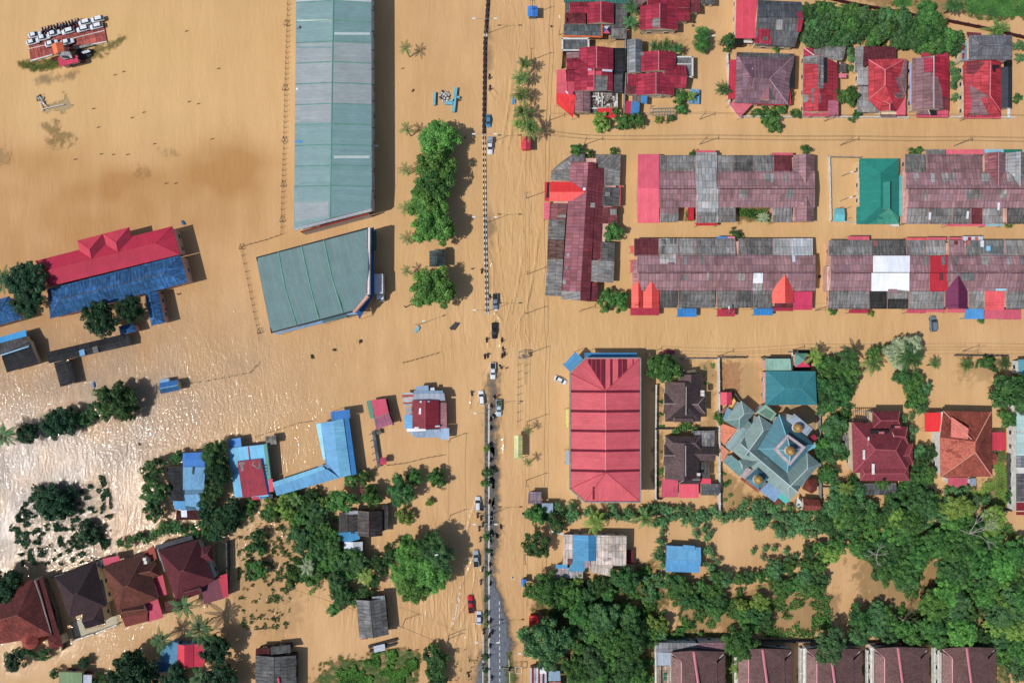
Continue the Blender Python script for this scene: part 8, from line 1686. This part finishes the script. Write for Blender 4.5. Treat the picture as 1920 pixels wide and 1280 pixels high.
grove([(1602,22),(1680,30),(1722,50),(1710,88),(1612,84)],20,(15,22),'one of the crowns behind the bright red hipped house','trees behind the bright red house','dgb',seed=45)
grove([(1725,10),(1775,20),(1765,60),(1795,85),(1785,100),(1720,95),(1715,50)],23,(16,24),'one of the tall crowns beside the green field','tall trees beside the green field','dgg',seed=46)
grove([(1398,88),(1470,88),(1470,95),(1400,95)],12,(7,9),'low shrub along the top of the mauve hipped roof','shrubs above the mauve roof','gy',seed=47)
grove([(1285,60),(1290,60)],12,(7,9),'','x',seed=48) if False else None
grove([(1425,205),(1462,205),(1462,216),(1425,216)],11,(6,9),'low shrub before the mauve hipped roof','shrubs before the mauve roof','gy',seed=49)
grove([(1788,660),(1790,700)][0:0] or [(760,1015),(740,1010),(745,1025)],9,(6,8),'low twig bush at the left shoulder of the huge clumped tree','twig bushes by the huge tree','d',seed=50)
grove([(1645,905),(1745,905),(1755,935),(1640,930)],19,(11,16),'one of the crowns between the crimson villa carport and the wood','trees below the crimson villa','dg',seed=51)
# bare trees
def bare(px,py,rpx,label,h,seed):
    r=random.Random(seed); c=P(px,py,h); t=empty('bare_tree',(c.x,c.y,0),label,'tree'); vs=[];fs=[]
    tube(vs,fs,(0,0,-1),(0,0,h-1),.2,.15,6); me=bpy.data.meshes.new('trunk'); me.from_pydata([tuple(v) for v in vs],[],fs); me.materials.append(PBARK); child('trunk',me,t)
    vs=[];fs=[]; Rr=rpx*S
    def br(p,a,L,w_,d):
        q=p+Vector((math.cos(a)*L,math.sin(a)*L,r.uniform(-.05,.35)*L)); tube(vs,fs,p,q,w_,w_*.6,5)
        if d:
            for k_ in range(r.choice((2,3))): br(q,a+r.uniform(-.75,.75),L*r.uniform(.55,.85),w_*.62,d-1)
    for i in range(4): br(Vector((0,0,h-1.2)),-.2+i*.45+r.uniform(-.2,.2) if seed%2 else i*1.5,Rr*.42,.11,3)
    me=bpy.data.meshes.new('branches'); me.from_pydata([tuple(v) for v in vs],[],fs); me.materials.append(PBARK if px in (1822,1648) else BARK); child('branches',me,t)
bare(1822,1002,48,'leafless white-branched tree spreading over the dense wood at the right',9.5,9); bare(1648,1042,20,'smaller leafless white twigs at the left margin of the dense wood',8.5,4); bare(1697,1165,28,'thin leafless tree standing in a pool of the dense wood',5,5); bare(1818,1195,20,'thin leafless tree beside the lower pool of the dense wood',4.5,7); bare(1024,985,16,'bare twigs sprawling between the bushes by the lilac shack',3.2,3); bare(818,915,14,'bare twigs hanging below the sparse grey-green bush',1.5,11)
# ---- uncountable weeds and grass
def scatter(name,label,polys,n,leaf,mat,zr=(.02,.35),seed=1,clump=None,up=.6,cat='grass',asp=.45):
    r=np.random.RandomState(seed); C=[]
    for poly,wt in polys:
        a=np.array(poly); k=int(n*wt); x=r.uniform(a[:,0].min(),a[:,0].max(),k*4); y=r.uniform(a[:,1].min(),a[:,1].max(),k*4); sd=sdist(poly,x,y)
        nz=val_noise(x,y,clump or 8,seed)+.4*val_noise(x,y,(clump or 8)/3,seed+1); ok=(sd>0)&(nz>((.88 if clump<14 else .74) if clump else .2)); x,y=x[ok][:k],y[ok][:k]; z=r.uniform(zr[0],zr[1],len(x)); kf=S*(H-z)/H
        C.append(np.stack([(x-960)*kf,(640-y)*kf,z],-1))
    C=np.concatenate(C); n_=len(C); nrm=unit(r.normal(size=(n_,3))*.6+np.array([0,0,up])); t=unit(np.cross(nrm,r.normal(size=(n_,3)))); s=unit(np.cross(nrm,t)); l=leaf*r.uniform(.5,1.3,(n_,1))
    tone=np.clip(.5+.5*(val_noise(C[:,0],C[:,1],3,5)-.5)*2+r.uniform(-.2,.2,n_),0,1); me=quads_mesh(name,C,t*l,s*l*asp,tone,mat); o=bpy.data.objects.new(name,me); COL.objects.link(o); struct(o,'stuff'); tag(o,label,cat); return o
scatter('floating_weeds','dark green floating weeds in ragged clumps over glittering water',[([(10,1000),(60,915),(70,985),(200,880),(210,960),(205,1020),(180,1050),(100,1065),(40,1060)],1.0)],15000,.34,LM['k'],clump=8,seed=3,cat='weeds',zr=(.03,.6))
scatter('floating_weeds','loose green weeds drifting in the open plot',[([(440,960),(560,960),(540,1180),(450,1180)],.8),([(900,1220),(860,1210),(850,1280),(890,1280)],.02)],7000,.28,LM['d'],clump=8,seed=5,cat='weeds',zr=(.03,.4))
scatter('meadow_grass','rough bright green grass on the bank at the bottom edge left of the road',[([(590,1300),(640,1250),(690,1228),(740,1216),(772,1220),(782,1240),(778,1300)],.8),([(692,1262),(700,1238),(745,1222),(772,1230),(776,1290),(700,1300)],.3)],26000,.34,LM['l'],seed=7,zr=(.0,.6),clump=15)
scatter('field_grass','mown green field with bare tracks at the top right',[([(1800,-40),(1960,-40),(1955,28),(1880,32),(1815,26)],.9),([(1660,-40),(1715,-40),(1710,12),(1680,14)],.2)],26000,.25,LM['g'],seed=8,zr=(.0,.15))
scatter('lawn_grass','patchy lawn around the orange tiled villa',[([(1864,852),(1887,852),(1888,950),(1795,935),(1800,912),(1862,902)],1)],7000,.2,LM['y'],seed=9,zr=(0,.12),clump=14)
scatter('undergrowth','tangled green undergrowth under and between the trees at the lower right',[([(1000,1110),(1215,1060),(1250,1130),(1235,1200),(1225,1300),(1060,1300),(1045,1180)],.5),([(1250,1110),(1500,1095),(1560,1120),(1560,1195),(1290,1195)],.22),([(1545,1010),(1900,960),(1930,1260),(1700,1200),(1640,1060)],.5),([(1240,1175),(1360,1180),(1360,1197),(1240,1197)],.06)],42000,.33,LM['g'],seed=10,zr=(.05,1.2),clump=18)
scatter('undergrowth','rank weeds in the yards around the brown hipped houses',[([(1229,815),(1245,815),(1243,900),(1230,930)],.3),([(1234,720),(1246,720),(1246,800),(1234,800)],.2),([(1318,680),(1340,680),(1340,720),(1320,720)],.06),([(1352,880),(1372,895),(1376,950),(1352,955)],.2)],3500,.22,LM['g'],seed=11,zr=(0,.5),clump=8)
scatter('undergrowth','low green plants in the yards behind the top right houses',[([(1510,0),(1620,10),(1790,60),(1800,100),(1620,90),(1510,85)],1),([(1290,390),(1300,390),(1300,414),(1284,414)],.05),([(1385,392),(1450,392),(1450,416),(1385,416)],.12)],12000,.26,LM['g'],seed=12,zr=(0,1.0),clump=16)
scatter('undergrowth','thin weeds at the foot of the bushes by the lower grove',[([(500,930),(640,920),(700,1080),(560,1120),(530,1000)],1)],9000,.25,LM['g'],seed=13,zr=(0,.8),clump=15)
